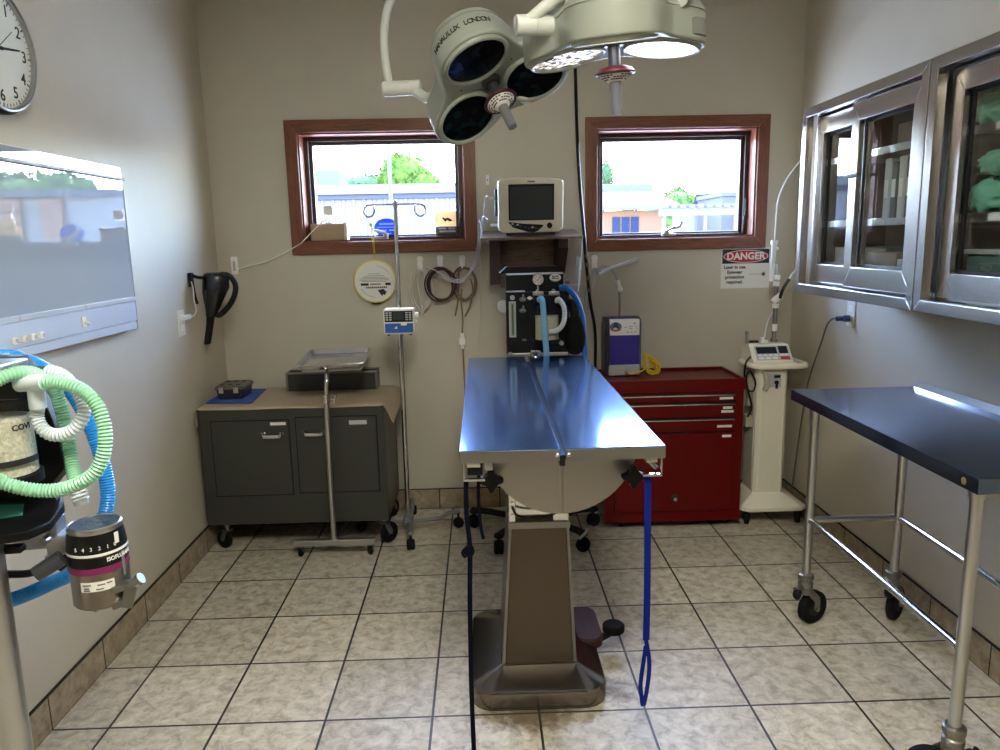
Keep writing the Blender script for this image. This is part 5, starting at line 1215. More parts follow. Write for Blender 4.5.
# absorber canister
cc = Vector((-0.957, -0.850, 0)); cr = 0.054
g = MB(); g.rings([((cc.x, cc.y, 1.075), cr), ((cc.x, cc.y, 1.205), cr)], 40); can = g.build('absorber_canister', M['clearc'], na)
g = MB(); g.rings([((cc.x, cc.y, 1.078), cr-0.004), ((cc.x, cc.y, 1.172), cr-0.004)], 40); g.build('granules', M['granule'], can)
g = MB(); g.rings([((cc.x, cc.y, 1.060), cr+0.003), ((cc.x, cc.y, 1.076), cr+0.003)], 40); g.build('bottom_cap', M['blackp'], can)
def cyl_fn(c, r, z, a0):
    def f(co): a = a0+co.x/r; return Vector((c.x+(r+co.z)*math.cos(a), c.y+(r+co.z)*math.sin(a), z+co.y))
    return f
aview = math.atan2(-2.073-cc.y, -0.147-cc.x)
g = MB(); g.text('COVI', 0.0135, None, cyl_fn(cc, cr+0.0008, 1.160, aview+0.62), 0.0006, bold=0.0004); g.build('lettering', M['ink'], can, smooth=False)
g = MB(); ang = [aview-0.2+1.3*k/14 for k in range(15)]
g.loft([[(cc.x+(cr+o)*math.cos(a), cc.y+(cr+o)*math.sin(a), z) for (o, z) in ((0.0006, 1.098), (0.0014, 1.098), (0.0014, 1.108), (0.0006, 1.108))] for a in ang]); g.build('band_label', M['ink'], can)
# bracket, arms
g = MB(); g.box((-0.925, -0.828, 0.962), (0.070, 0.045, 0.050), Euler((0, 0, R(8))), 0.004); g.box((-0.882, -0.832, 0.944), (0.050, 0.04, 0.034), Euler((0, 0, R(10))), 0.004); g.box((-0.895, -0.832, 0.915), (0.04, 0.03, 0.02), Euler((0, 0, R(10))), 0.003)
br_ = g.build('vaporizer_bracket', mat('bracket_satin_metal', (212, 214, 218), 0.42, 1.0), na)
for (x, z) in ((-0.945, 0.968), (-0.922, 0.972), (-0.90, 0.958)):
    MB().cyl((x, -0.866, z), (x, -0.842, z), 0.007).build('bolt', M['steel'], br_)
MB().box((-0.975, -0.915, 0.966), (0.14, 0.02, 0.012), Euler((0, 0, R(5))), 0.003).build('cross_arm', M['blackp'], na)
g = MB(); g.tube(catmull([(-0.99, -0.92, 0.925), (-0.955, -0.895, 0.915), (-0.92, -0.888, 0.912), (-0.892, -0.885, 0.918)], 5), 0.0065, 10); g.build('locking_arm', M['blackp'], na)
g = MB(); g.cyl((-0.905, -0.888, 0.910), (-0.868, -0.872, 0.932), 0.0135, seg=20); g.build('locking_knob', M['dgreyp'], na)
MB().tube([(-0.89, -0.85, 0.905), (-0.865, -0.842, 0.925)], 0.010, 10).build('mount_pin', M['blackp'], na)
# vaporizer
vc = Vector((-0.826, -0.838, 0)); vr = 0.0535
VM = T3(vc.x, vc.y, 0)
g = MB(); g.lathe([(0, 0.833), (vr-0.004, 0.833), (vr, 0.837), (vr, 0.904), (0, 0.904)], VM, 40); vp = g.build('vaporizer', mat('vaporizer_steel', (150, 142, 132), 0.32, 1.0), na)
g = MB(); g.lathe([(vr+0.0008, 0.902), (vr+0.0012, 0.903), (vr+0.0012, 0.914), (vr+0.0006, 0.9145), (0, 0.9145)], VM, 40); g.build('purple_band', M['purple'], vp)
g = MB(); g.lathe([(0, 0.914), (vr+0.001, 0.9145), (vr+0.002, 0.918), (vr+0.002, 0.934), (vr, 0.936), (0, 0.936)], VM, 40); g.build('lower_ring', M['blackp'], vp)
g = MB(); g.lathe([(0, 0.936), (vr+0.0012, 0.936), (vr+0.0016, 0.9385), (vr+0.0012, 0.941), (0, 0.941)], VM, 40); g.build('index_line', M['paper'], vp)
g = MB(); g.lathe([(0, 0.941), (vr+0.001, 0.941), (vr-0.0015, 0.962), (vr-0.004, 0.975), (0, 0.975)], VM, 40); dial = g.build('dial', M['blackp'], vp)
g = MB(); g.lathe([(vr-0.005, 0.975), (vr-0.004, 0.977), (vr-0.004, 0.984), (vr-0.007, 0.986), (vr-0.0085, 0.983), (0, 0.983)], VM, 40); tp = g.build('rim', M['steel'], vp)
g = MB(); g.lathe([(0, 0.9845), (vr-0.009, 0.9842), (vr-0.009, 0.983)], VM, 40)
tc_ = g.build('top_cap', mat('dark_slate_cap', (34, 46, 54), 0.5), vp)
g = MB()
for j in range(5):
    for k in range(7):
        x = -0.022+k*0.0062; y = -0.016+j*0.0075
        if (j*5+k*3) % 4: g.bx(vc.x+x, vc.x+x+0.0048, vc.y+y, vc.y+y+0.0022, 0.9843, 0.9850)
g.build('cap_print', mat('pale_print', (120, 140, 144), 0.6), vp, smooth=False)
av = math.atan2(-2.073-vc.y, -0.147-vc.x)
for i, s in enumerate(('5', '4', '3', '2', '1', '0')):
    g = MB(); g.text(s, 0.010, None, cyl_fn(vc, vr+0.0004, 0.951, av-0.75+0.27*i), 0.0012); g.build('dial_number', M['paper'], vp, smooth=False)
g = MB(); g.text('ISOFLURANE', 0.0105, None, cyl_fn(vc, vr+0.0022, 0.927, av+0.78), 0.0008, bold=0.0003); g.build('lettering', M['paper'], vp, smooth=False)
def patch(a0, a1, z0, z1, r, name, m, par):
    g = MB(); n = 12
    g.loft([[(vc.x+(r+o)*math.cos(a), vc.y+(r+o)*math.sin(a), z) for (o, z) in ((0.0002, z0), (0.0008, z0), (0.0008, z1), (0.0002, z1))] for a in [a0+(a1-a0)*k/n for k in range(n+1)]]); return g.build(name, m, par)
patch(av-0.72, av+0.42, 0.871, 0.889, vr, 'serial_label', M['paper'], vp)
for (a0, a1, z) in ((av-0.64, av-0.35, 0.884), (av-0.60, av-0.42, 0.878), (av-0.15, av+0.1, 0.883), (av-0.2, av+0.05, 0.875), (av+0.15, av+0.34, 0.884), (av-0.62, av-0.4, 0.874)): patch(a0, a1, z-0.0012, z+0.0012, vr+0.0007, 'label_print', M['inkgrey'], vp)
patch(av+0.78, av+0.92, 0.885, 0.934, vr+0.0016, 'side_scale', M['inkgrey'], vp)
patch(av+0.62, av+0.80, 0.951, 0.972, vr-0.001, 'white_mark', M['paper'], vp)
g = MB(); g.cyl((vc.x-0.006, vc.y-0.02, 0.818), (vc.x-0.006, vc.y-0.02, 0.834), 0.0045); g.build('drain_screw', M['steel'], vp)
g = MB(); g.box((-0.776, -0.862, 0.868), (0.036, 0.026, 0.012), Euler((0, R(-6), R(20))), 0.002); g.box((-0.762, -0.862, 0.850), (0.022, 0.022, 0.044), Euler((0, 0.3, 0.3)), 0.003); g.box((-0.778, -0.862, 0.838), (0.036, 0.024, 0.014), Euler((0, R(-14), 0.3)), 0.003); g.cyl((-0.756, -0.868, 0.872), (-0.736, -0.868, 0.884), 0.008); g.cyl((-0.738, -0.868, 0.882), (-0.732, -0.868, 0.886), 0.011); g.build('filler_block', M['darksteel'], vp)
def shrink(o, c, sx, sz):
    for v in o.data.vertices:
        q = v.co+ORIG[na.name]; v.co = Vector((c.x+(q.x-c.x)*sx, c.y+(q.y-c.y)*sx, c.z+(q.z-c.z)*sz))-ORIG[na.name]
    for ch in [x for x in bpy.data.objects if x.parent == o]: shrink(ch, c, sx, sz)
shrink(vp, Vector((-0.824, -0.836, 0.905)), 0.875, 0.94)
# hoses
GREEN = [(-0.867, -0.876, 1.232), (-0.847, -0.875, 1.235), (-0.822, -0.877, 1.231), (-0.793, -0.88, 1.219), (-0.771, -0.885, 1.194), (-0.761, -0.892, 1.157), (-0.763, -0.898, 1.122), (-0.778, -0.903, 1.09), (-0.806, -0.906, 1.072), (-0.839, -0.908, 1.063), (-0.876, -0.915, 1.067), (-0.91, -0.925, 1.083), (-0.938, -0.93, 1.108), (-0.953, -0.93, 1.145), (-0.952, -0.925, 1.189), (-0.935, -0.91, 1.227), (-0.912, -0.89, 1.247), (-0.892, -0.865, 1.250), (-0.884, -0.838, 1.237), (-0.878, -0.815, 1.211), (-0.873, -0.81, 1.181), (-0.866, -0.815, 1.144), (-0.858, -0.825, 1.11), (-0.850, -0.838, 1.08), (-0.837, -0.857, 1.059)]
g = MB(); g.corr(GREEN, 0.0108, 0.0056, 0.0012); g.build('green_hose', M['hosegreen'], na)
g = MB(); g.corr([(-0.838, -0.856, 1.062), (-0.834, -0.86, 1.046), (-0.830, -0.862, 1.030)], 0.0128, 0.006, 0.0012); g.cyl((-0.831, -0.862, 1.034), (-0.829, -0.863, 1.022), 0.0115); g.build('hose_cuff', M['hosewhite'], na)
g = MB(); g.corr([(-0.880, -0.860, 1.195), (-0.886, -0.858, 1.178), (-0.882, -0.860, 1.160), (-0.87, -0.862, 1.147), (-0.851, -0.863, 1.143), (-0.831, -0.862, 1.149), (-0.815, -0.858, 1.165), (-0.811, -0.852, 1.184), (-0.819, -0.845, 1.206), (-0.838, -0.838, 1.229), (-0.858, -0.832, 1.241), (-0.88, -0.83, 1.246)], 0.0104, 0.0060, 0.0012); g.build('white_hose', M['hosewhite'], na)
g = MB(); g.tube([(-0.877, -0.866, 1.238), (-0.880, -0.862, 1.19)], 0.0130, 18); g.tube([(-0.905, -0.862, 1.231), (-0.855, -0.876, 1.235)], 0.0138, 18); g.build('elbow_connector', M['hosewhite'], na)
BLUE = [(-1.12, -0.640, 1.245), (-1.055, -0.645, 1.245), (-1.023, -0.647, 1.237), (-0.99, -0.651, 1.223), (-0.96, -0.655, 1.201), (-0.929, -0.662, 1.167), (-0.901, -0.673, 1.114), (-0.884, -0.682, 1.062), (-0.873, -0.692, 1.013), (-0.871, -0.699, 0.972), (-0.881, -0.707, 0.931), (-0.904, -0.715, 0.882), (-0.937, -0.722, 0.839), (-0.982, -0.725, 0.818), (-1.024, -0.727, 0.8), (-1.067, -0.729, 0.786), (-1.12, -0.73, 0.777)]
g = MB(); g.corr(BLUE, 0.0135, 0.005, 0.0009); g.build('blue_hose', mat('sky_blue_hose', (30, 136, 214), 0.32), na)
# five-leg foot (below the picture)
for k in range(5):
    a = 2*PI*k/5+0.3; d = Vector((math.cos(a), math.sin(a), 0)); A = Vector((-0.958, -0.933, 0.085))
    lg = MB().tube([A, A+d*0.28], 0.02, 10).build('leg', M['blackm'], na); c = A+d*0.27; c.z = 0.035
    g = MB(); g.rings([(c+Vector((0, 0.018, 0)), 0.03), (c+Vector((0, 0.013, 0)), 0.035), (c-Vector((0, 0.013, 0)), 0.035), (c-Vector((0, 0.018, 0)), 0.03)], 20); g.cyl(c, c+Vector((0, 0, 0.05)), 0.007); g.build('caster', M['rubber'], lg)

# ------------------------------------------------------------------ X-ray view box on the left wall
vb = thing('view_box', 'white wall-mounted X-ray view box with a glossy pane and switches', 'view box', (XL, 0.1, 1.16))
ya, yb_, za, zb_ = -0.66, 0.792, 1.140, 1.738; xf = -1.462
g = MB(); g.bx(XL-0.001, xf-0.006, ya, yb_, za, zb_, 0.003); g.build('case', mat('view_box_white', (206, 210, 218), 0.4), vb)
M['viewpane'] = mat('milky_acrylic', (166, 176, 188), 0.008, spec=1.0, coat=1.0)
M['viewpane'].node_tree.nodes['Principled BSDF'].inputs['Coat IOR'].default_value = 1.9; M['viewpane'].node_tree.nodes['Principled BSDF'].inputs['Coat Roughness'].default_value = 0.004
MB().bx(xf-0.005, xf-0.001, ya+0.004, yb_-0.006, 1.262, 1.690).build('pane', M['viewpane'], vb, smooth=False)
MB().bx(xf-0.005, xf-0.002, ya+0.004, yb_-0.006, 1.700, 1.734).build('header_strip', M['viewpane'], vb, smooth=False)
for k in range(4):
    a = yb_-0.006-(k+1)*0.3595; b = a+0.3575
    MB().bx(xf-0.005, xf+0.004, a, b, 1.246, 1.2625, 0.001).build('lower_lip', M['lgrey'], vb)
    g = MB(); g.bx(xf-0.005, xf+0.012, a, b, 1.688, 1.699, 0.002); g.build('film_clip', mat('clip_grey', (120, 122, 124), 0.4), vb)
wv = mat('view_box_face', (190, 196, 208), 0.35)
g = MB(); g.bx(xf-0.006, xf+0.0, ya, yb_-0.004, 1.172, 1.245, 0.002); g.build('switch_panel', wv, vb)
g = MB(); g.bx(xf-0.006, xf-0.003, ya, yb_-0.002, 1.142, 1.167, 0.001); g.build('bottom_panel', wv, vb)
g = MB(); g.bx(xf-0.006, xf+0.002, yb_-0.004, yb_+0.001, za, zb_-0.06, 0.001); g.build('end_trim', wv, vb)
tg = MB(); tg.bx(xf-0.002, xf+0.003, 0.395, 0.420, 1.190, 1.224, 0.001); ts = tg.build('toggle_switch', M['cream'], vb)
MB().tube([(xf+0.002, 0.408, 1.206), (xf+0.020, 0.410, 1.200)], 0.005, 8).build('toggle_lever', M['white'], ts)
for y in (0.030, 0.075, 0.117, 0.160):
    kk = MB().bx(xf-0.002, xf+0.006, y-0.011, y+0.011, 1.184, 1.204, 0.002).build('rocker_switch', M['cream'], vb)
    MB().bx(xf+0.005, xf+0.008, y+0.002, y+0.009, 1.188, 1.200, 0.001).build('rocker_key', M['lgrey'], kk)

# ------------------------------------------------------------------ wall clock
ck = thing('wall_clock', 'round wall clock with a black and silver rim above the view box', 'clock', (XL, 0.152, 2.0))
Mc = frame((XL-0.001, 0.152, 2.0), (0, 1, 0), (0, 0, 1)) @ Matrix.Diagonal((1.135, 1.135, 1, 1))
g = MB(); g.lathe([(0, 0), (0.150, 0), (0.156, 0.006), (0.157, 0.020), (0.153, 0.033), (0.150, 0.036)], Mc, 64); g.build('case', M['blackp'], ck)
g = MB(); g.lathe([(0.1505, 0.0355), (0.149, 0.039), (0.145, 0.040), (0.1405, 0.036), (0.1395, 0.026)], Mc, 64); g.build('rim', M['steel'], ck)
g = MB(); g.lathe([(0, 0.026), (0.140, 0.026), (0.140, 0.022)], Mc, 64); face = g.build('dial_face', mat('clock_face', (222, 226, 218), 0.6), ck)
g = MB()
for i in range(12):
    t = R(90-30*(i+1)); g.text(str(i+1), 0.040, Mc @ T3(0.112*math.cos(t), 0.112*math.sin(t), 0.0268), thick=0.0008, bold=0.0004)
for i in range(60):
    t = R(6*i); L_ = 0.007 if i % 5 else 0.010; q = Mc @ T3(0.134*math.cos(t), 0.134*math.sin(t), 0.0266) @ Matrix.Rotation(t, 4, 'Z')
    w_ = 0.0007 if i % 5 else 0.0016
    g.prism([(-L_/2, -w_), (L_/2, -w_), (L_/2, w_), (-L_/2, w_)], -0.0004, 0.0004, q)
g.build('numerals', M['ink'], face, smooth=False)
def hand(ang, L_, w_, z, name, tail=0.025):
    q = Mc @ T3(0, 0, z) @ Matrix.Rotation(ang, 4, 'Z'); g = MB(); g.prism([(-tail, -w_), (L_, -w_*0.5), (L_, w_*0.5), (-tail, w_)], -0.0006, 0.0006, q); g.build(name, M['ink'], ck, smooth=False)
hand(R(8), 0.095, 0.0036, 0.029, 'minute_hand'); hand(R(188), 0.066, 0.0045, 0.0275, 'hour_hand'); hand(R(38), 0.085, 0.0009, 0.031, 'second_hand', 0.03)
g = MB(); g.lathe([(0, 0.026), (0.006, 0.026), (0.006, 0.032), (0, 0.033)], Mc, 20); g.build('hub', M['ink'], ck)

# ------------------------------------------------------------------ things on the walls
def wall_plate(name, label, x, y, z, side, cat, twin):
    t = thing(name, label, cat, (x, y, z)); s = side
    g = MB(); g.bx(x-0.001 if s > 0 else x-0.005, x+0.005 if s > 0 else x+0.001, y-0.036, y+0.036, z-0.058, z+0.058, 0.002); pl = g.build('plate', M['cream'], t)
    for dz in (0.022, -0.022):
        g = MB(); xx = x+s*0.005; g.bx(min(xx, xx+s*0.0018), max(xx, xx+s*0.0018), y-0.017, y+0.017, z+dz-0.014, z+dz+0.014, 0.001); rc_ = g.build('receptacle', M['white'], pl)
    return t
o1 = wall_plate('wall_outlet', 'cream wall outlet with a white plug below the black handheld blower', XL, 1.290, 1.107, 1, 'outlet', 1)
o2 = wall_plate('wall_outlet', 'cream wall outlet with a blue plug under the wall cabinet', XR, 1.185, 1.090, -1, 'outlet', 1)
cd = thing('charging_cord', 'white plug and thin cord running from the outlet up to the black blower', 'cord', (-1.48, 1.30, 1.129))
g = MB(); g.bx(-1.4925, -1.478, 1.275, 1.365, 1.118, 1.140, 0.004); g.build('plug', M['white'], cd)
g = MB(); g.wire([(-1.485, 1.362, 1.129), (-1.480, 1.40, 1.13), (-1.478, 1.425, 1.155), (-1.478, 1.410, 1.20), (-1.480, 1.418, 1.245), (-1.482, 1.408, 1.285)], 0.0026); g.build('lead', M['white'], cd)
pc = thing('power_cord', 'blue plug with a grey cord hanging from the outlet under the wall cabinet', 'cord', (1.46, 1.2, 1.07))
g = MB(); g.cyl((1.4915, 1.185, 1.068), (1.468, 1.190, 1.068), 0.015); g.cyl((1.469, 1.190, 1.068), (1.445, 1.212, 1.066), 0.012); g.build('plug', mat('blue_grey_plug', (54, 80, 120), 0.45), pc)
g = MB(); g.wire([(1.447, 1.21, 1.066), (1.455, 1.27, 1.058), (1.465, 1.34, 1.022), (1.470, 1.40, 0.93), (1.470, 1.455, 0.837), (1.472, 1.50, 0.76), (1.474, 1.535, 0.69), (1.475, 1.57, 0.55), (1.470, 1.60, 0.35), (1.462, 1.62, 0.125)], 0.0042); g.build('lead', mat('dark_grey_cord', (92, 90, 86), 0.5), pc)

# black handheld blower hanging in the corner
bw = thing('handheld_blower', 'black funnel-shaped handheld blower with a looped handle hanging in the room corner', 'blower', (-1.43, 1.47, 0.99))
def ell(c, a, b, n=20): return [(c[0]+a*math.cos(2*PI*k/n), c[1]+b*math.sin(2*PI*k/n), c[2]) for k in range(n)]
g = MB(); g.loft([ell((-1.405, 1.485, 1.322), 0.030, 0.035), ell((-1.400, 1.485, 1.318), 0.046, 0.045), ell((-1.396, 1.485, 1.300), 0.060, 0.055), ell((-1.398, 1.482, 1.250), 0.062, 0.055), ell((-1.404, 1.478, 1.225), 0.056, 0.05), ell((-1.418, 1.470, 1.15), 0.032, 0.034), ell((-1.428, 1.465, 1.118), 0.022, 0.024)])
bb_ = g.build('body', mat('gloss_black', (14, 14, 18), 0.2), bw)
g = MB(); g.loft([ell((-1.428, 1.465, 1.120), 0.019, 0.021), ell((-1.436, 1.462, 1.07), 0.017, 0.019), ell((-1.452, 1.455, 0.99), 0.0165, 0.018), ell((-1.453, 1.455, 0.986), 0.012, 0.013)]); g.build('nozzle', M['blackp'], bw)
g = MB(); g.tube(catmull([(-1.375, 1.49, 1.312), (-1.340, 1.50, 1.305), (-1.318, 1.505, 1.275), (-1.314, 1.505, 1.240), (-1.328, 1.50, 1.195), (-1.358, 1.49, 1.15), (-1.392, 1.48, 1.122), (-1.415, 1.47, 1.13)], 7), 0.0135, 12); g.build('handle', M['blackp'], bw)
g = MB(); g.loft([ell((-1.419, 1.436, 1.242), 0.028, 0.004), ell((-1.424, 1.440, 1.20), 0.022, 0.004), ell((-1.430, 1.448, 1.16), 0.012, 0.004)]); g.build('side_grille', M['dgreyp'], bb_)
g = MB(); g.bx(XL-0.001, -1.482, 1.415, 1.445, 1.26, 1.325, 0.004); g.tube(catmull([(-1.488, 1.43, 1.315), (-1.47, 1.435, 1.305), (-1.45, 1.45, 1.300), (-1.435, 1.465, 1.305)], 5), 0.008, 10); g.tube(catmull([(-1.485, 1.43, 1.27), (-1.482, 1.435, 1.22), (-1.478, 1.445, 1.18)], 5), 0.007, 8); g.build('wall_mount', M['blackm'], bw)

# adhesive hooks
def hook(x, z, label, first=None):
    t = thing('wall_hook', label, 'hook', (x, YB, z), 'white adhesive hooks on the back wall')
    g = MB(); g.prism([(-0.013, -0.034), (0.013, -0.034), (0.013, 0.012), (0.016, 0.016), (0.016, 0.024), (0.009, 0.034), (-0.009, 0.034), (-0.016, 0.024), (-0.016, 0.016), (-0.013, 0.012)], -0.001, 0.006, frame((x, YB, z), (1, 0, 0), (0, 0, 1)), 0.001); g.build('mounting_plate', M['white'], t)
    g = MB(); g.tube(catmull([(x, YB-0.005, z-0.012), (x, YB-0.010, z-0.030), (x, YB-0.022, z-0.036), (x, YB-0.028, z-0.022)], 5), 0.005, 10); g.build('hook', M['white'], t)
    return t
hook(-0.460, 1.335, 'white adhesive wall hook holding the off-white cable coil'); hook(-0.356, 1.338, 'white adhesive wall hook holding the dark maroon cable coil'); hook(-0.242, 1.336, 'white adhesive wall hook holding the brown cables near the shelf')
h4 = hook(0.447, 1.322, 'white adhesive wall hook holding the clear tubing under the clear window')
cp = thing('cord_clip', 'small white clip high on the wall beside the monitor', 'clip', (-0.101, YB, 1.746))
MB().bx(-0.110, -0.092, YB-0.008, YB+0.001, 1.722, 1.770, 0.004).build('mounting_plate', M['white'], cp); MB().bx(-0.105, -0.097, YB-0.011, YB-0.007, 1.743, 1.748, 0.001).build('slot', M['ink'], cp)
cp2 = thing('cord_clip', 'white clip in the room corner holding the camera cord', 'clip', (-1.412, YB, 1.345))
MB().bx(-1.430, -1.394, YB-0.010, YB+0.001, 1.298, 1.388, 0.006).build('mounting_plate', M['white'], cp2); MB().bx(-1.418, -1.406, YB-0.014, YB-0.009, 1.315, 1.365, 0.002).build('latch', M['lgrey'], cp2)

def coil(name, label, mat_, hookx, cz, rx, rz, turns, r, seed, extra=None, tilt=0.0):
    rnd = random.Random(seed); P = []
    for k in range(turns*14):
        t = 2*PI*k/14; j = k/14/turns
        a = rx*(1+0.10*math.sin(3.1*k/14+seed)); b = rz*(1+0.07*math.cos(2.3*k/14+seed))
        yo = 0.036 if seed == 2 else 0.0
        P.append((hookx+a*math.sin(t)+0.008*math.sin(seed+k*0.13)+tilt*b*math.cos(t), YB-0.013-yo-0.022*j-0.002*math.sin(t), cz+b*math.cos(t)))
    g = MB(); g.tube(catmull(P, 4), r, 8)
    if extra: extra(g)
    return tag(g.build(name, mat_, origin=(hookx, YB-0.02, cz)), label, 'cable', 'coiled cables on the wall hooks')
def ex1(g):
    g.wire([(-0.462, YB-0.036, 1.30), (-0.475, YB-0.038, 1.24), (-0.468, YB-0.040, 1.17), (-0.463, YB-0.040, 1.11)], 0.003); g.wire([(-0.44, YB-0.034, 1.29), (-0.430, YB-0.036, 1.2), (-0.41, YB-0.036, 1.16), (-0.445, YB-0.038, 1.10)], 0.003)
    g.cyl((-0.46, YB-0.041, 1.12), (-0.455, YB-0.041, 1.075), 0.007); g.cyl((-0.415, YB-0.037, 1.155), (-0.45, YB-0.038, 1.105), 0.006)
coil('coiled_cord', 'off-white cable coil with plug ends, the coil farthest from the shelf', M['greyc'], -0.462, 1.195, 0.052, 0.105, 5, 0.0032, 1, ex1)
coil('coiled_cord', 'round dark maroon cable coil on the middle hook', M['maroon'], -0.352, 1.225, 0.070, 0.082, 4, 0.0042, 2)
def ex3(g):
    g.wire([(-0.26, YB-0.036, 1.30), (-0.262, YB-0.04, 1.22), (-0.268, YB-0.04, 1.14), (-0.285, YB-0.035, 1.06)], 0.0045)
    g.wire([(-0.20, YB-0.034, 1.25), (-0.19, YB-0.04, 1.2), (-0.205, YB-0.04, 1.12), (-0.235, YB-0.035, 1.055)], 0.004)
coil('coiled_cord', 'loose brown cable coil nearest the shelf, two dark ends hanging', M['brownc'], -0.232, 1.225, 0.058, 0.085, 4, 0.0035, 3, ex3)
ic = thing('inline_connector_cable', 'thin tan cable hanging below the brown coil with a white inline connector', 'cable', (-0.25, YB-0.02, 0.9))
g = MB(); g.wire([(-0.246, YB-0.045, 1.20), (-0.252, YB-0.045, 1.14), (-0.247, YB-0.03, 1.05), (-0.252, YB-0.02, 0.965)], 0.0042); g.wire([(-0.252, YB-0.02, 0.90), (-0.250, YB-0.012, 0.80), (-0.245, YB-0.010, 0.62), (-0.240, YB-0.014, 0.40)], 0.0042); g.build('cord', M['brownc'], ic)
g = MB(); g.bx(-0.270, -0.234, YB-0.032, YB-0.008, 0.905, 0.945, 0.005); g.bx(-0.264, -0.240, YB-0.030, YB-0.010, 0.945, 0.968, 0.004); g.bx(-0.260, -0.244, YB-0.028, YB-0.012, 0.885, 0.906, 0.003); g.build('connector', M['white'], ic)
g = MB()
for q, (m_) in enumerate((0, 1, 2)):
    o = q*0.008
    g.wire([(-0.104-o*0.2, 1.600+o, 1.655-o*(14 if q else 0)), (-0.118-o, 1.66, 1.640-o*10), (-0.126-o*1.2, 1.72, 1.545), (-0.140-o, 1.765, 1.446), (-0.160-o, 1.775, 1.356), (-0.200-o, 1.752, 1.284-o), (-0.255, 1.742, 1.250-o), (-0.317, 1.738, 1.266-o), (-0.375, 1.738, 1.298), (-0.42, 1.745, 1.318)], 0.0028)
tag(g.build('sensor_cables', M['lilac'], origin=(-0.12, 1.7, 1.5)), 'bundle of pale cables drooping from the monitor to the hooks', 'cables')
g = MB(); g.wire([(-0.150, YB-0.006, 1.40), (-0.146, YB-0.006, 1.30), (-0.150, YB-0.007, 1.14), (-0.158, YB-0.007, 0.98), (-0.175, YB-0.008, 0.87), (-0.14, YB-0.008, 0.80), (-0.13, YB-0.008, 0.5)], 0.0024)
tag(g.build('monitor_cord', M['greyc'], origin=(-0.15, YB-0.007, 1.1)), 'thin grey cord running straight down the wall under the shelf', 'cord')
# clear tubing on the fourth hook
ctb = thing('clear_tubing', 'bunch of clear tubing with white fittings under the clear window', 'tubing', (0.5, 1.79, 1.2))
g = MB(); g.wire([(0.447, 1.783, 1.290), (0.42, 1.786, 1.24), (0.398, 1.79, 1.16), (0.39, 1.79, 1.06), (0.395, 1.792, 0.96)], 0.007); g.wire([(0.455, 1.778, 1.285), (0.49, 1.78, 1.300), (0.525, 1.785, 1.285), (0.555, 1.79, 1.25), (0.570, 1.795, 1.21)], 0.006); g.wire([(0.44, 1.776, 1.29), (0.43, 1.776, 1.22), (0.415, 1.78, 1.15), (0.41, 1.785, 1.08)], 0.008); g.build('tube', M['clearp'], ctb)
g = MB(); g.tube([(0.462, 1.770, 1.262), (0.51, 1.765, 1.286), (0.61, 1.762, 1.318), (0.668, 1.760, 1.336)], [0.012, 0.009, 0.0075, 0.006], 10); g.build('syringe', M['hosewhite'], ctb)
g = MB(); g.cyl((0.560, 1.788, 1.225), (0.572, 1.792, 1.19), 0.012); g.sph((0.575, 1.792, 1.178), (0.017, 0.012, 0.015)); g.build('fitting', M['white'], ctb)
g = MB(); g.cyl((0.447, 1.775, 1.288), (0.475, 1.772, 1.262), 0.014); g.build('joint', mat('grey_blue_fitting', (150, 160, 172), 0.4), ctb)
g = MB(); g.wire([(0.572, 1.793, 1.165), (0.576, 1.797, 1.10), (0.574, 1.80, 0.98), (0.570, 1.80, 0.86), (0.569, 1.80, 0.76)], 0.0055); g.build('tail_tube', mat('grey_tail_tube', (150, 144, 132), 0.4), ctb)
# black hose from the ceiling
bh = thing('ceiling_hose', 'black supply hose hanging from the ceiling past the shelf to the floor', 'hose', (0.36, 1.66, 2.73))
g = MB(); g.wire([(0.30, 1.70, 2.735), (0.322, 1.70, 2.40), (0.332, 1.70, 2.288), (0.341, 1.70, 1.965), (0.352, 1.68, 1.70), (0.366, 1.655, 1.50), (0.377, 1.64, 1.338), (0.400, 1.66, 1.137), (0.430, 1.69, 0.98), (0.436, 1.72, 0.80), (0.425, 1.74, 0.5), (0.40, 1.74, 0.10)], 0.0082); g.build('hose', M['blackp'], bh)
for (x, y, z) in ((0.3755, 1.641, 1.355), (0.379, 1.6415, 1.315), (0.386, 1.647, 1.25), (0.393, 1.654, 1.19)):
    g = MB(); g.cyl((x, y, z+0.011), (x+0.003, y+0.002, z-0.011), 0.0105); g.build('strap_band', mat('brown_band', (112, 92, 66), 0.5), bh)

# danger sign
sg = thing('danger_sign', 'DANGER laser eyewear warning sign under the clear window', 'sign', (1.241, YB, 1.27))
a, b, c, d = 1.112, 1.371, 1.168, 1.376; fy = YB-0.002
MB().bx(a, b, fy, YB+0.0005, c, d, 0.0008).build('board', M['paper'], sg, smooth=False)
hb = MB().bx(a+0.006, b-0.006, fy-0.0006, fy+0.0002, 1.297, 1.370).build('header', M['ink'], sg, smooth=False)
def ovs(a_, b_, y, name, m, par):
    g = MB(); g.prism([(a_*math.cos(2*PI*k/48), b_*math.sin(2*PI*k/48)) for k in range(48)], 0, 0.0005, frame((1.2415, y, 1.3335), (1, 0, 0), (0, 0, 1))); return g.build(name, m, par, smooth=False)
ovs(0.118, 0.033, fy-0.0006, 'oval_border', M['paper'], hb); ovs(0.114, 0.030, fy-0.0010, 'oval', M['signred'], hb)
g = MB(); g.text('DANGER', 0.050, frame((1.2415, fy-0.0018, 1.3335), (1, 0, 0), (0, 0, 1)), thick=0.0006, bold=0.0016); g.build('title', M['paper'], hb, smooth=False)
g = MB()
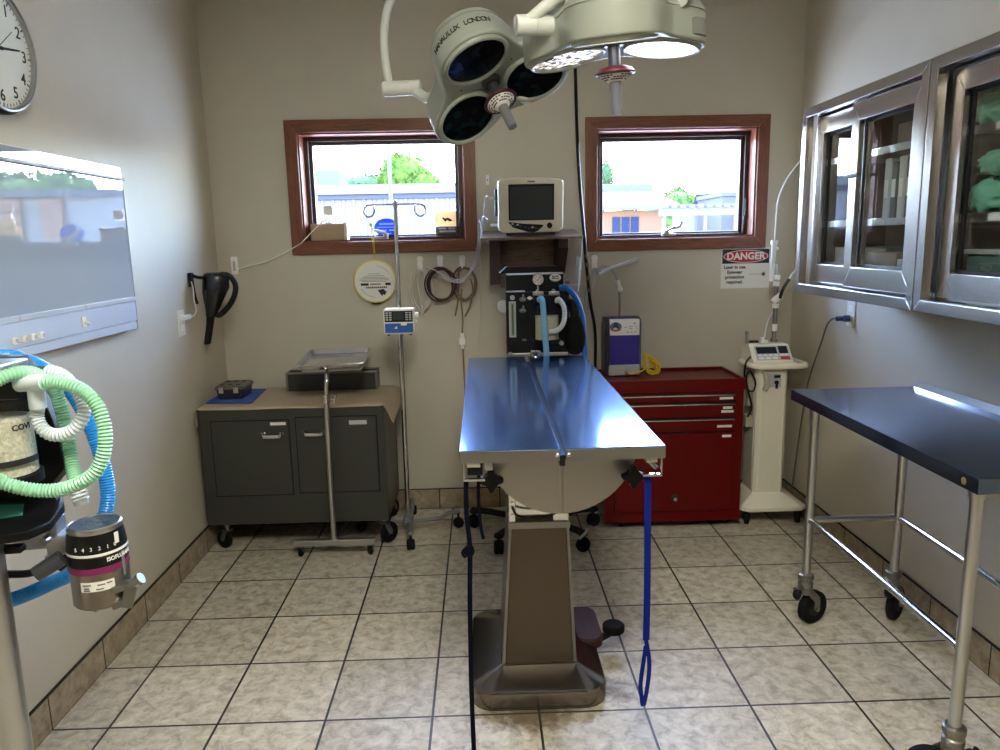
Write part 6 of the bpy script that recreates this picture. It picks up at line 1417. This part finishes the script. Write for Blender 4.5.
for i, s in enumerate(('Laser in use.', 'Eyewear', 'protection', 'required.')):
    g.text(s, 0.0235, frame((1.186, fy-0.0005, 1.278-i*0.0258), (1, 0, 0), (0, 0, 1)), thick=0.0006, bold=0.0008)
g.bx(1.262, 1.335, fy-0.0006, fy, 1.2395, 1.2408)
for k in range(8):
    t = PI*k/8; q = frame((1.338, fy-0.0003, 1.240), (math.cos(t), 0, math.sin(t)), (-math.sin(t), 0, math.cos(t))); g.prism([(-0.012, -0.0008), (0.012, -0.0008), (0.012, 0.0008), (-0.012, 0.0008)], -0.0003, 0.0003, q)
g.prism([(0.006*math.cos(2*PI*k/20), 0.006*math.sin(2*PI*k/20)) for k in range(20)], -0.0003, 0.0004, frame((1.338, fy-0.0003, 1.240), (1, 0, 0), (0, 0, 1)))
g.build('message', M['ink'], sg, smooth=False)

# round yellow-edged card disc hanging from the window crank
ds = thing('instruction_disc', 'round white printed disc with a yellow edge hanging under the stickered window', 'disc', (-0.692, 1.80, 1.25))
dc = (-0.692, 1.800, 1.248); Md = frame(dc, (1, 0, 0), (0, 0, 1))
g = MB(); g.lathe([(0.103, 0.0), (0.110, 0.0), (0.112, 0.002), (0.110, 0.005), (0.103, 0.004)], Md, 56); g.build('yellow_edge', M['yelring'], ds)
g = MB(); g.lathe([(0, -0.001), (0.104, -0.001), (0.104, 0.003), (0, 0.003)], Md, 56); wf = g.build('white_face', M['paper'], ds)
g = MB()
def bar(x, z, w_, h_): g.prism([(x-w_/2, z-h_/2), (x+w_/2, z-h_/2), (x+w_/2, z+h_/2), (x-w_/2, z+h_/2)], 0.003, 0.0036, Md)
for i, (w_, z) in enumerate(((0.06, 0.038), (0.10, 0.028), (0.12, 0.020), (0.15, 0.013), (0.15, 0.006), (0.13, -0.001))): bar(-0.005, z, w_, 0.0022)
g.build('fine_print', M['inkgrey'], wf, smooth=False)
g = MB(); bar(-0.055, -0.016, 0.040, 0.012); bar(0.065, -0.015, 0.028, 0.013)
for k in range(11): bar(-0.045+k*0.010, -0.032, 0.007, 0.009)
g.prism([(0.010, -0.045), (0.040, -0.040), (0.055, -0.055), (0.048, -0.072), (0.038, -0.068), (0.032, -0.078), (0.022, -0.064)], 0.003, 0.0036, Md)
for k in range(10):
    t = R(-150+k*6); bar(0.082*math.cos(t), 0.082*math.sin(t), 0.006, 0.002)
for k in range(8):
    t = R(30+k*7); bar(0.080*math.cos(t), 0.080*math.sin(t), 0.006, 0.002)
g.build('bold_print', M['ink'], wf, smooth=False)
g = MB(); bar(0.0, -0.015, 0.055, 0.006); g.build('red_print', M['signred'], wf, smooth=False)
g = MB(); g.wire([(-0.690, 1.803, 1.362), (-0.694, 1.799, 1.42), (-0.699, 1.806, 1.485), (-0.702, 1.835, 1.512), (-0.709, 1.8605, 1.5245)], 0.0022); g.wire([(-0.688, 1.803, 1.362), (-0.688, 1.798, 1.42), (-0.692, 1.806, 1.487), (-0.695, 1.835, 1.512), (-0.707, 1.8575, 1.5235)], 0.0022); g.build('loop_string', mat('yellow_string', (206, 186, 60), 0.6), ds)
g = MB(); g.prism([(-0.03, -0.108), (0.03, -0.108), (0.018, -0.118), (-0.018, -0.118)], 0.0, 0.004, Md); g.build('bottom_tab', M['ink'], ds)

# cardboard box and small white camera on the sill
sb = thing('cardboard_box', 'small cardboard box on the sill of the stickered window', 'box', (-0.93, 1.895, 1.461))
MB().bx(-1.018, -0.848, 1.850, 1.925, 1.4605, 1.545, 0.002).build('carton', M['card'], sb); MB().bx(-0.8478, -0.8300, 1.852, 1.923, 1.4605, 1.550, 0.001).build('end_flap', M['paper'], sb)
wc = thing('web_camera', 'little white cube camera on a stand on the cardboard box', 'camera', (-0.925, 1.885, 1.546))
MB().box((-0.925, 1.880, 1.610), (0.052, 0.040, 0.052), Euler((R(-8), 0, 0)), 0.010, 3).build('body', M['white'], wc)
g = MB(); g.rings([((-0.925, 1.885, 1.5465), 0.022), ((-0.925, 1.885, 1.551), 0.022)], 24); g.cyl((-0.925, 1.885, 1.55), (-0.925, 1.883, 1.588), 0.005); g.build('stand', M['white'], wc)
MB().cyl((-0.925, 1.898, 1.609), (-0.925, 1.9015, 1.6085), 0.012).build('lens', M['blackp'], wc)
g = MB(); g.wire([(-0.930, 1.862, 1.570), (-0.965, 1.84, 1.545), (-1.005, 1.822, 1.505), (-1.045, 1.803, 1.463), (-1.075, 1.800, 1.440), (-1.223, 1.812, 1.368), (-1.353, 1.812, 1.335), (-1.394, 1.811, 1.324)], 0.0026)
tag(g.build('camera_cord', M['white'], origin=(-1.2, 1.81, 1.4)), 'thin white cord from the window camera to the corner clip', 'cord')
# stickers on the glass
ypl = YB+0.1249
s1 = thing('window_sticker', 'round blue sticker low on the window glass', 'sticker', (-0.640, ypl, 1.52))
g = MB(); g.prism([(0.064*math.cos(2*PI*k/36), 0.047*math.sin(2*PI*k/36)) for k in range(36)], 0, 0.0012, frame((-0.640, ypl-0.0001, 1.522), (1, 0, 0), (0, 0, 1))); g.build('blue_oval', sticker_mat('sticker_blue', (60, 110, 200)), s1, smooth=False)
g = MB()
for (x, z, w_, h_) in ((-0.640, 1.540, 0.075, 0.010), (-0.640, 1.523, 0.10, 0.004), (-0.66, 1.505, 0.04, 0.009), (-0.612, 1.507, 0.03, 0.008), (-0.640, 1.490, 0.05, 0.005)): g.bx(x-w_/2, x+w_/2, ypl-0.0022, ypl-0.0014, z-h_/2, z+h_/2)
g.build('pale_print', sticker_mat('sticker_pale', (206, 222, 244)), s1, smooth=False)
s2 = thing('window_sticker', 'tan and grey rectangular sticker in the lower corner of the window glass', 'sticker', (-0.318, ypl, 1.53))
g = MB(); g.prism([(x, y) for (x, y, _) in rrect(-0.062, 0.062, -0.014, 0.062, 0.012, 0)], 0, 0.0012, frame((-0.318, ypl-0.0001, 1.535), (1, 0, 0), (0, 0, 1))); g.build('tan_field', sticker_mat('sticker_tan', (226, 206, 172)), s2, smooth=False)
g = MB(); g.prism([(x, y) for (x, y, _) in rrect(-0.062, 0.062, -0.058, -0.015, 0.012, 0)], 0, 0.0012, frame((-0.318, ypl-0.0001, 1.535), (1, 0, 0), (0, 0, 1))); gf = g.build('grey_field', sticker_mat('sticker_grey', (104, 104, 108)), s2, smooth=False)
g = MB()
for (x, z, w_, h_) in ((-0.345, 1.510, 0.040, 0.008), (-0.295, 1.510, 0.036, 0.008), (-0.318, 1.495, 0.085, 0.009)): g.bx(x-w_/2, x+w_/2, ypl-0.0022, ypl-0.0014, z-h_/2, z+h_/2)
g.build('pale_print', sticker_mat('sticker_white', (226, 226, 226)), gf, smooth=False)
g = MB(); Mq = frame((-0.318, ypl-0.0014, 1.558), (1, 0, 0), (0, 0, 1)); g.prism([(-0.022, 0.012), (-0.012, 0.004), (0.004, 0.008), (0.022, 0.0), (0.028, -0.010), (0.012, -0.012), (0.0, -0.004), (-0.010, -0.014), (-0.016, -0.006), (-0.026, 0.004)], 0, 0.0008, Mq); g.build('dark_figure', M['ink'], s2, smooth=False)

# ------------------------------------------------------------------ wall cabinets
def wall_cabinet(label, ya, yb, y_rear, y_front):
    """steel wall cabinet between ya (near) and yb (far); sliding doors y_rear, y_front = (y0,y1)"""
    t = thing('wall_cabinet', label, 'cabinet', (XR, (ya+yb)/2, 1.225), 'steel wall cabinets'); xf = 1.170; za, zb = 1.210, 1.925
    g = MB(); tk = 0.012
    g.bx(xf+0.03, XR+0.0005, ya, yb, za, za+tk); g.bx(xf+0.03, XR+0.0005, ya, yb, zb-tk, zb); g.bx(xf+0.03, XR+0.0005, ya, ya+tk, za+tk, zb-tk); g.bx(xf+0.03, XR+0.0005, yb-tk, yb, za+tk, zb-tk); g.bx(XR-0.012, XR+0.0005, ya+tk, yb-tk, za+tk, zb-tk)
    g.build('shell', M['cabsteel'], t, smooth=False)
    fw_ = 0.036; F = frame((xf, 0, 0), (0, 1, 0), (0, 0, 1))
    g = MB()
    for poly in ([(ya, za), (yb, za), (yb-fw_, za+fw_), (ya+fw_, za+fw_)], [(ya, zb), (ya+fw_, zb-fw_), (yb-fw_, zb-fw_), (yb, zb)], [(ya, za), (ya+fw_, za+fw_), (ya+fw_, zb-fw_), (ya, zb)], [(yb, za), (yb, zb), (yb-fw_, zb-fw_), (yb-fw_, za+fw_)]):
        g.prism(poly, -0.030, 0.0, F, 0.003)
    g.build('face_frame', M['cabsteel'], t, angle=25)
    for x in (xf+0.022, xf+0.050):
        MB().bx(x, x+0.004, ya+fw_, yb-fw_, zb-fw_-0.012, zb-fw_).build('door_track', M['darksteel'], t); MB().bx(x, x+0.004, ya+fw_, yb-fw_, za+fw_, za+fw_+0.008).build('door_track', M['darksteel'], t)
    for (da, db, x0) in ((y_rear[0], y_rear[1], xf+0.030), (y_front[0], y_front[1], xf+0.004)):
        z0, z1 = za+fw_+0.009, zb-fw_-0.006; sw, tr, brl = 0.052, 0.062, 0.070; th = 0.018
        Fd = frame((x0, 0, 0), (0, 1, 0), (0, 0, 1)); g = MB()
        for poly in ([(da, z0), (db, z0), (db-sw, z0+brl), (da+sw, z0+brl)], [(da, z1), (da+sw, z1-tr), (db-sw, z1-tr), (db, z1)], [(da, z0), (da+sw, z0+brl), (da+sw, z1-tr), (da, z1)], [(db, z0), (db, z1), (db-sw, z1-tr), (db-sw, z0+brl)]):
            g.prism(poly, -th, 0.0, Fd, 0.0025)
        dr_ = g.build('sliding_door', M['cabsteel'], t, angle=25)
        g = MB(); q = 0.010
        for (u0, u1, v0, v1) in ((da+sw-0.002, db-sw+0.002, z0+brl-0.002, z0+brl+q), (da+sw-0.002, db-sw+0.002, z1-tr-q, z1-tr+0.002), (da+sw-0.002, da+sw+q, z0+brl+q, z1-tr-q), (db-sw-q, db-sw+0.002, z0+brl+q, z1-tr-q)): g.bx(x0+0.004, x0+0.014, u0, u1, v0, v1, 0.002)
        g.build('gasket', M['blackm'], dr_)
        MB().bx(x0+0.008, x0+0.012, da+sw+0.004, db-sw-0.004, z0+brl+0.004, z1-tr-0.004).build('glass', M['cabglass'], dr_, smooth=False)
        for yy in ((db-sw*0.5,) if x0 > xf+0.02 else (da+sw*0.5,)):
            g = MB(); g.prism([(yy+0.010*math.cos(2*PI*k/24), 1.585+0.010*math.sin(2*PI*k/24)+(0.040 if k < 12 else -0.040)) for k in range(24)], 0.0, 0.0008, Fd); g.build('finger_pull', M['blackm'], dr_)
    for z in (1.475, 1.715):
        s = MB().bx(xf+0.075, XR-0.013, ya+tk+0.001, yb-tk-0.001, z, z+0.010).build('shelf', M['darksteel'], t)
        g = MB(); g.bx(xf+0.070, xf+0.0745, ya+tk+0.002, yb-tk-0.002, z-0.008, z+0.016, 0.001); g.build('shelf_edge', M['steel'], s)
        for k in range(3):
            yy = ya+0.12+k*(yb-ya-0.2)/2.6; MB().bx(xf+0.0688, xf+0.0702, yy, yy+0.075, z-0.005, z+0.012).build('shelf_label', M['paper'], s)
    return t
c1 = wall_cabinet('stainless wall cabinet farther from the viewer, holding dark boxes behind sliding glass', 0.172, 1.012, (0.575, 0.966), (0.214, 0.640))
c2 = wall_cabinet('stainless wall cabinet nearer the viewer, holding green cloth bundles', -0.690, 0.166, (-0.300, 0.122), (-0.646, -0.235))
g = MB(); g.tube([(1.163, 0.636, 1.640), (1.150, 0.636, 1.640)], 0.006, 10); g.bx(1.146, 1.152, 0.560, 0.665, 1.634, 1.646, 0.002); g.build('latch_bar', M['blackm'], c1)
# contents of the far cabinet
def carton(label, x0, x1, y0, y1, z0, z1, m, grp, lab=True):
    t = thing('storage_box', label, 'box', ((x0+x1)/2, (y0+y1)/2, z0), grp); MB().bx(x0, x1, y0, y1, z0, z1, 0.003).build('carton', m, t)
    if lab: MB().bx(x0-0.001, x0+0.0005, y0+(y1-y0)*0.35, y0+(y1-y0)*0.6, z0+(z1-z0)*0.25, z0+(z1-z0)*0.65).build('label', M['paper'], t)
    return t
M['boxdk'] = mat('brown_carton', (140, 118, 98), 0.7); M['boxgr'] = mat('grey_carton', (190, 186, 178), 0.6); M['boxbk'] = mat('black_binder', (60, 54, 52), 0.5)
G1 = 'boxes in the far wall cabinet'
carton('grey box with a white label on the bottom of the far cabinet, toward the viewer', 1.255, 1.44, 0.30, 0.47, 1.2345, 1.365, M['boxgr'], G1)
carton('brown box in the middle of the bottom of the far cabinet', 1.26, 1.44, 0.485, 0.68, 1.2345, 1.385, M['boxdk'], G1, False)
carton('pale box with a label at the window end of the bottom of the far cabinet', 1.26, 1.44, 0.70, 0.93, 1.2345, 1.40, M['boxgr'], G1)
carton('tall dark carton on the middle shelf of the far cabinet, toward the viewer', 1.275, 1.46, 0.24, 0.40, 1.4865, 1.69, M['boxdk'], G1, False)
for i, (y, hgt, m_) in enumerate(((0.44, 0.20, 'boxbk'), (0.485, 0.205, 'boxgr'), (0.53, 0.19, 'boxbk'), (0.575, 0.205, 'boxgr'))):
    t = thing('binder', ['black binder nearest the tall carton', 'grey binder between two black binders', 'shorter black binder between two grey binders', 'last grey binder toward the window'][i]+', on the middle shelf of the far cabinet', 'binder', (1.33, y, 1.4865), 'binders in the far wall cabinet')
    MB().bx(1.258, 1.44, y-0.019, y+0.019, 1.4865, 1.4865+hgt, 0.004).build('cover', M[m_], t); MB().bx(1.2565, 1.2582, y-0.011, y+0.011, 1.56, 1.62).build('spine_label', M['paper'], t)
carton('pale upright box on the top shelf of the far cabinet, toward the viewer', 1.27, 1.42, 0.255, 0.335, 1.7265, 1.855, M['boxgr'], G1, False)
carton('low brown box on the top shelf of the far cabinet', 1.27, 1.42, 0.40, 0.55, 1.7265, 1.80, M['boxdk'], G1, False)
# green cloth bundles in the near cabinet
def bundle(label, c, s, seed):
    rnd = random.Random(seed); t = thing('cloth_bundle', label, 'cloth bundle', (c[0], c[1], c[2]-s[2]), 'green cloth bundles in the near wall cabinet')
    g = MB(); r = bmesh.ops.create_icosphere(g.bm, subdivisions=4, radius=1.0)
    ph = [rnd.uniform(0, 6) for _ in range(8)]
    for v in r['verts']:
        d = v.co.normalized(); th = math.atan2(d.y, d.z)
        k = 1+0.09*math.sin(4*d.x+ph[0])*math.sin(5*d.y+ph[1])+0.05*math.sin(9*th+3*d.x+ph[2])+0.035*math.sin(15*d.z+8*d.y+ph[3])
        sq = 1.0/max(abs(d.x)**3+abs(d.y)**3+abs(d.z)**3, 0.3)**(1/3.0)
        p = d*k*(0.45+0.55*sq)
        v.co = Vector((c[0]+p.x*s[0], c[1]+p.y*s[1], max(c[2]+p.z*s[2], c[2]-s[2]*0.98)))
    b_ = g.build('wrapped_cloth', M['teal'], t, angle=80)
    g = MB(); g.loft([[(c[0]-s[0]*0.4+u*s[0]*0.25, c[1]-s[1]*0.25+v*s[1]*0.5, c[2]+s[2]*(0.86+0.12*math.sin(3*u+2*v+seed))+o) for (u, v) in ((0, 0), (1, 0.1), (2, 0.4), (2.2, 0.9), (1.2, 1.0), (0.2, 0.8))] for o in (0.0, 0.012)]); g.build('folded_corner', M['teal'], t, angle=80)
    return t
bundle('crumpled green cloth bundle on the middle shelf of the near cabinet', (1.300, 0.074, 1.534), (0.065, 0.070, 0.048), 1)
bundle('green cloth bundle lying on top of the crumpled one in the near cabinet', (1.305, 0.035, 1.626), (0.062, 0.085, 0.037), 2)
bundle('round green cloth bundle on the top shelf of the near cabinet', (1.300, 0.080, 1.772), (0.062, 0.058, 0.046), 3)
bundle('green cloth bundle stacked on the round one on the top shelf of the near cabinet', (1.305, 0.050, 1.858), (0.060, 0.062, 0.034), 4)
bn = thing('plastic_bin', 'grey-green translucent bin on the bottom of the near cabinet', 'bin', (1.34, -0.02, 1.2345))
g = MB(); g.loft([rrect(1.268, 1.43, -0.16, 0.12, 0.02, 1.2355), rrect(1.258, 1.44, -0.17, 0.13, 0.022, 1.39)]); g.build('tub', mat('grey_green_plastic', (96, 120, 116), 0.3), bn)
g = MB(); g.loft([rrect(1.252, 1.446, -0.176, 0.136, 0.022, 1.39), rrect(1.252, 1.446, -0.176, 0.136, 0.022, 1.402)]); g.build('lid', M['lgrey'], bn)

for o in [x for x in bpy.data.objects if x.parent is None and x.get('group') in ('steel wall cabinets', 'boxes in the far wall cabinet', 'binders in the far wall cabinet', 'green cloth bundles in the near wall cabinet')]+[bn]:
    o.location.y -= 0.052
    if o.get('group') != 'steel wall cabinets' and o.location.z < 1.3: o.location.z -= 0.0115
# ------------------------------------------------------------------ steel side table on big casters
st = thing('side_table', 'long stainless rolling table on large casters along the wall under the cabinets', 'table', (1.22, 0.08, 0))
ta, tb, tya, tyb, tz = 0.997, 1.470, -0.450, 0.605, 0.875
g = MB(); g.bx(ta, tb, tya, tyb, tz-0.004, tz, 0.001); g.bx(ta, ta+0.003, tya, tyb, tz-0.038, tz-0.002, 0.001); g.bx(tb-0.003, tb, tya, tyb, tz-0.038, tz-0.002, 0.001); g.bx(ta, tb, tya, tya+0.003, tz-0.038, tz-0.002, 0.001); g.bx(ta, tb, tyb-0.003, tyb, tz-0.038, tz-0.002, 0.001)
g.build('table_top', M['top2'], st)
g = MB(); g.prism([(tb-0.012, tz-0.002), (tb-0.004, tz+0.022), (tb, tz+0.022), (tb, tz-0.002)], tya, tyb, Matrix(((1, 0, 0, 0), (0, 0, 1, 0), (0, 1, 0, 0), (0, 0, 0, 1)))); g.build('back_lip', M['steel'], st)
MB().cyl((ta-0.001, tya+0.05, tz-0.02), (ta+0.001, tya+0.05, tz-0.02), 0.009).build('round_badge', mat('brass_badge', (150, 132, 84), 0.5, 0.6), st)
LEG = [(1.030, 0.470), (1.360, 0.470), (1.030, -0.405), (1.360, -0.405)]
for i, (x, y) in enumerate(LEG):
    g = MB(); g.cyl((x, y, 0.185), (x, y, tz-0.005), 0.0155, seg=20); g.cyl((x, y, tz-0.06), (x, y, tz-0.005), 0.020, seg=20); lg = g.build('leg', M['steel'], st)
    g = MB(); g.rings([((x, y, 0.150), 0.022), ((x, y, 0.158), 0.027), ((x, y, 0.172), 0.027), ((x, y, 0.176), 0.022), ((x, y, 0.184), 0.022), ((x, y, 0.188), 0.028), ((x, y, 0.203), 0.028), ((x, y, 0.208), 0.020)], 26)
    ang = [0.42, 0.75, 2.6, 0.5][i]; d = Vector((math.cos(ang), math.sin(ang), 0)); s = Vector((-d.y, d.x, 0)); r = 0.064; c = Vector((x, y, 0))+d*0.042+Vector((0, 0, r))
    top = Vector((x, y, 0.152))
    for q in (-1, 1):
        P = [top+s*q*0.018, top+s*q*0.024+d*0.01-Vector((0, 0, 0.02)), c+s*q*0.022+Vector((0, 0, 0.035)), c+s*q*0.021]
        g.tube(catmull(P, 5), 0.01, 8, flat=(0.014, 0.003), up=d)
    g.cyl(top-Vector((0, 0, 0.022)), top, 0.026, seg=20); g.cyl(c-s*0.028, c+s*0.028, 0.010, seg=14)
    fk = g.build('caster', M['darksteel'], st)
    g = MB(); g.rings([(c-s*0.0155, r-0.016), (c-s*0.015, r-0.006), (c-s*0.010, r), (c+s*0.010, r), (c+s*0.015, r-0.006), (c+s*0.0155, r-0.016)], 36); g.build('wheel', M['rubber'], fk)
    g = MB(); g.rings([(c-s*0.0175, 0.02), (c-s*0.017, 0.030), (c+s*0.017, 0.030), (c+s*0.0175, 0.02)], 24); g.build('wheel_hub', M['blackm'], fk)
    g = MB(); g.tube([top-d*0.018-Vector((0, 0, 0.012)), top-d*0.042-Vector((0, 0, 0.022)), top-d*0.052+Vector((0, 0, 0.006))], 0.008, 8); g.sph(top-d*0.040-Vector((0, 0, 0.02)), (0.016, 0.016, 0.02)); g.build('brake_lever', M['blackm'], fk)
zr = 0.415
g = MB(); g.tube(catmull([(1.030, 0.455, zr), (1.034, 0.42, zr), (1.034, 0.2, zr), (1.034, -0.2, zr), (1.034, -0.37, zr), (1.030, -0.395, zr)], 5), 0.0115, 14); g.build('stretcher', M['chrome'], st)
g = MB(); g.tube([(1.360, 0.455, zr), (1.360, -0.395, zr)], 0.0115, 14); g.build('stretcher', M['chrome'], st)
g = MB(); g.tube([(1.045, 0.470, zr), (1.345, 0.470, zr)], 0.0115, 14); g.build('stretcher', M['steel'], st)
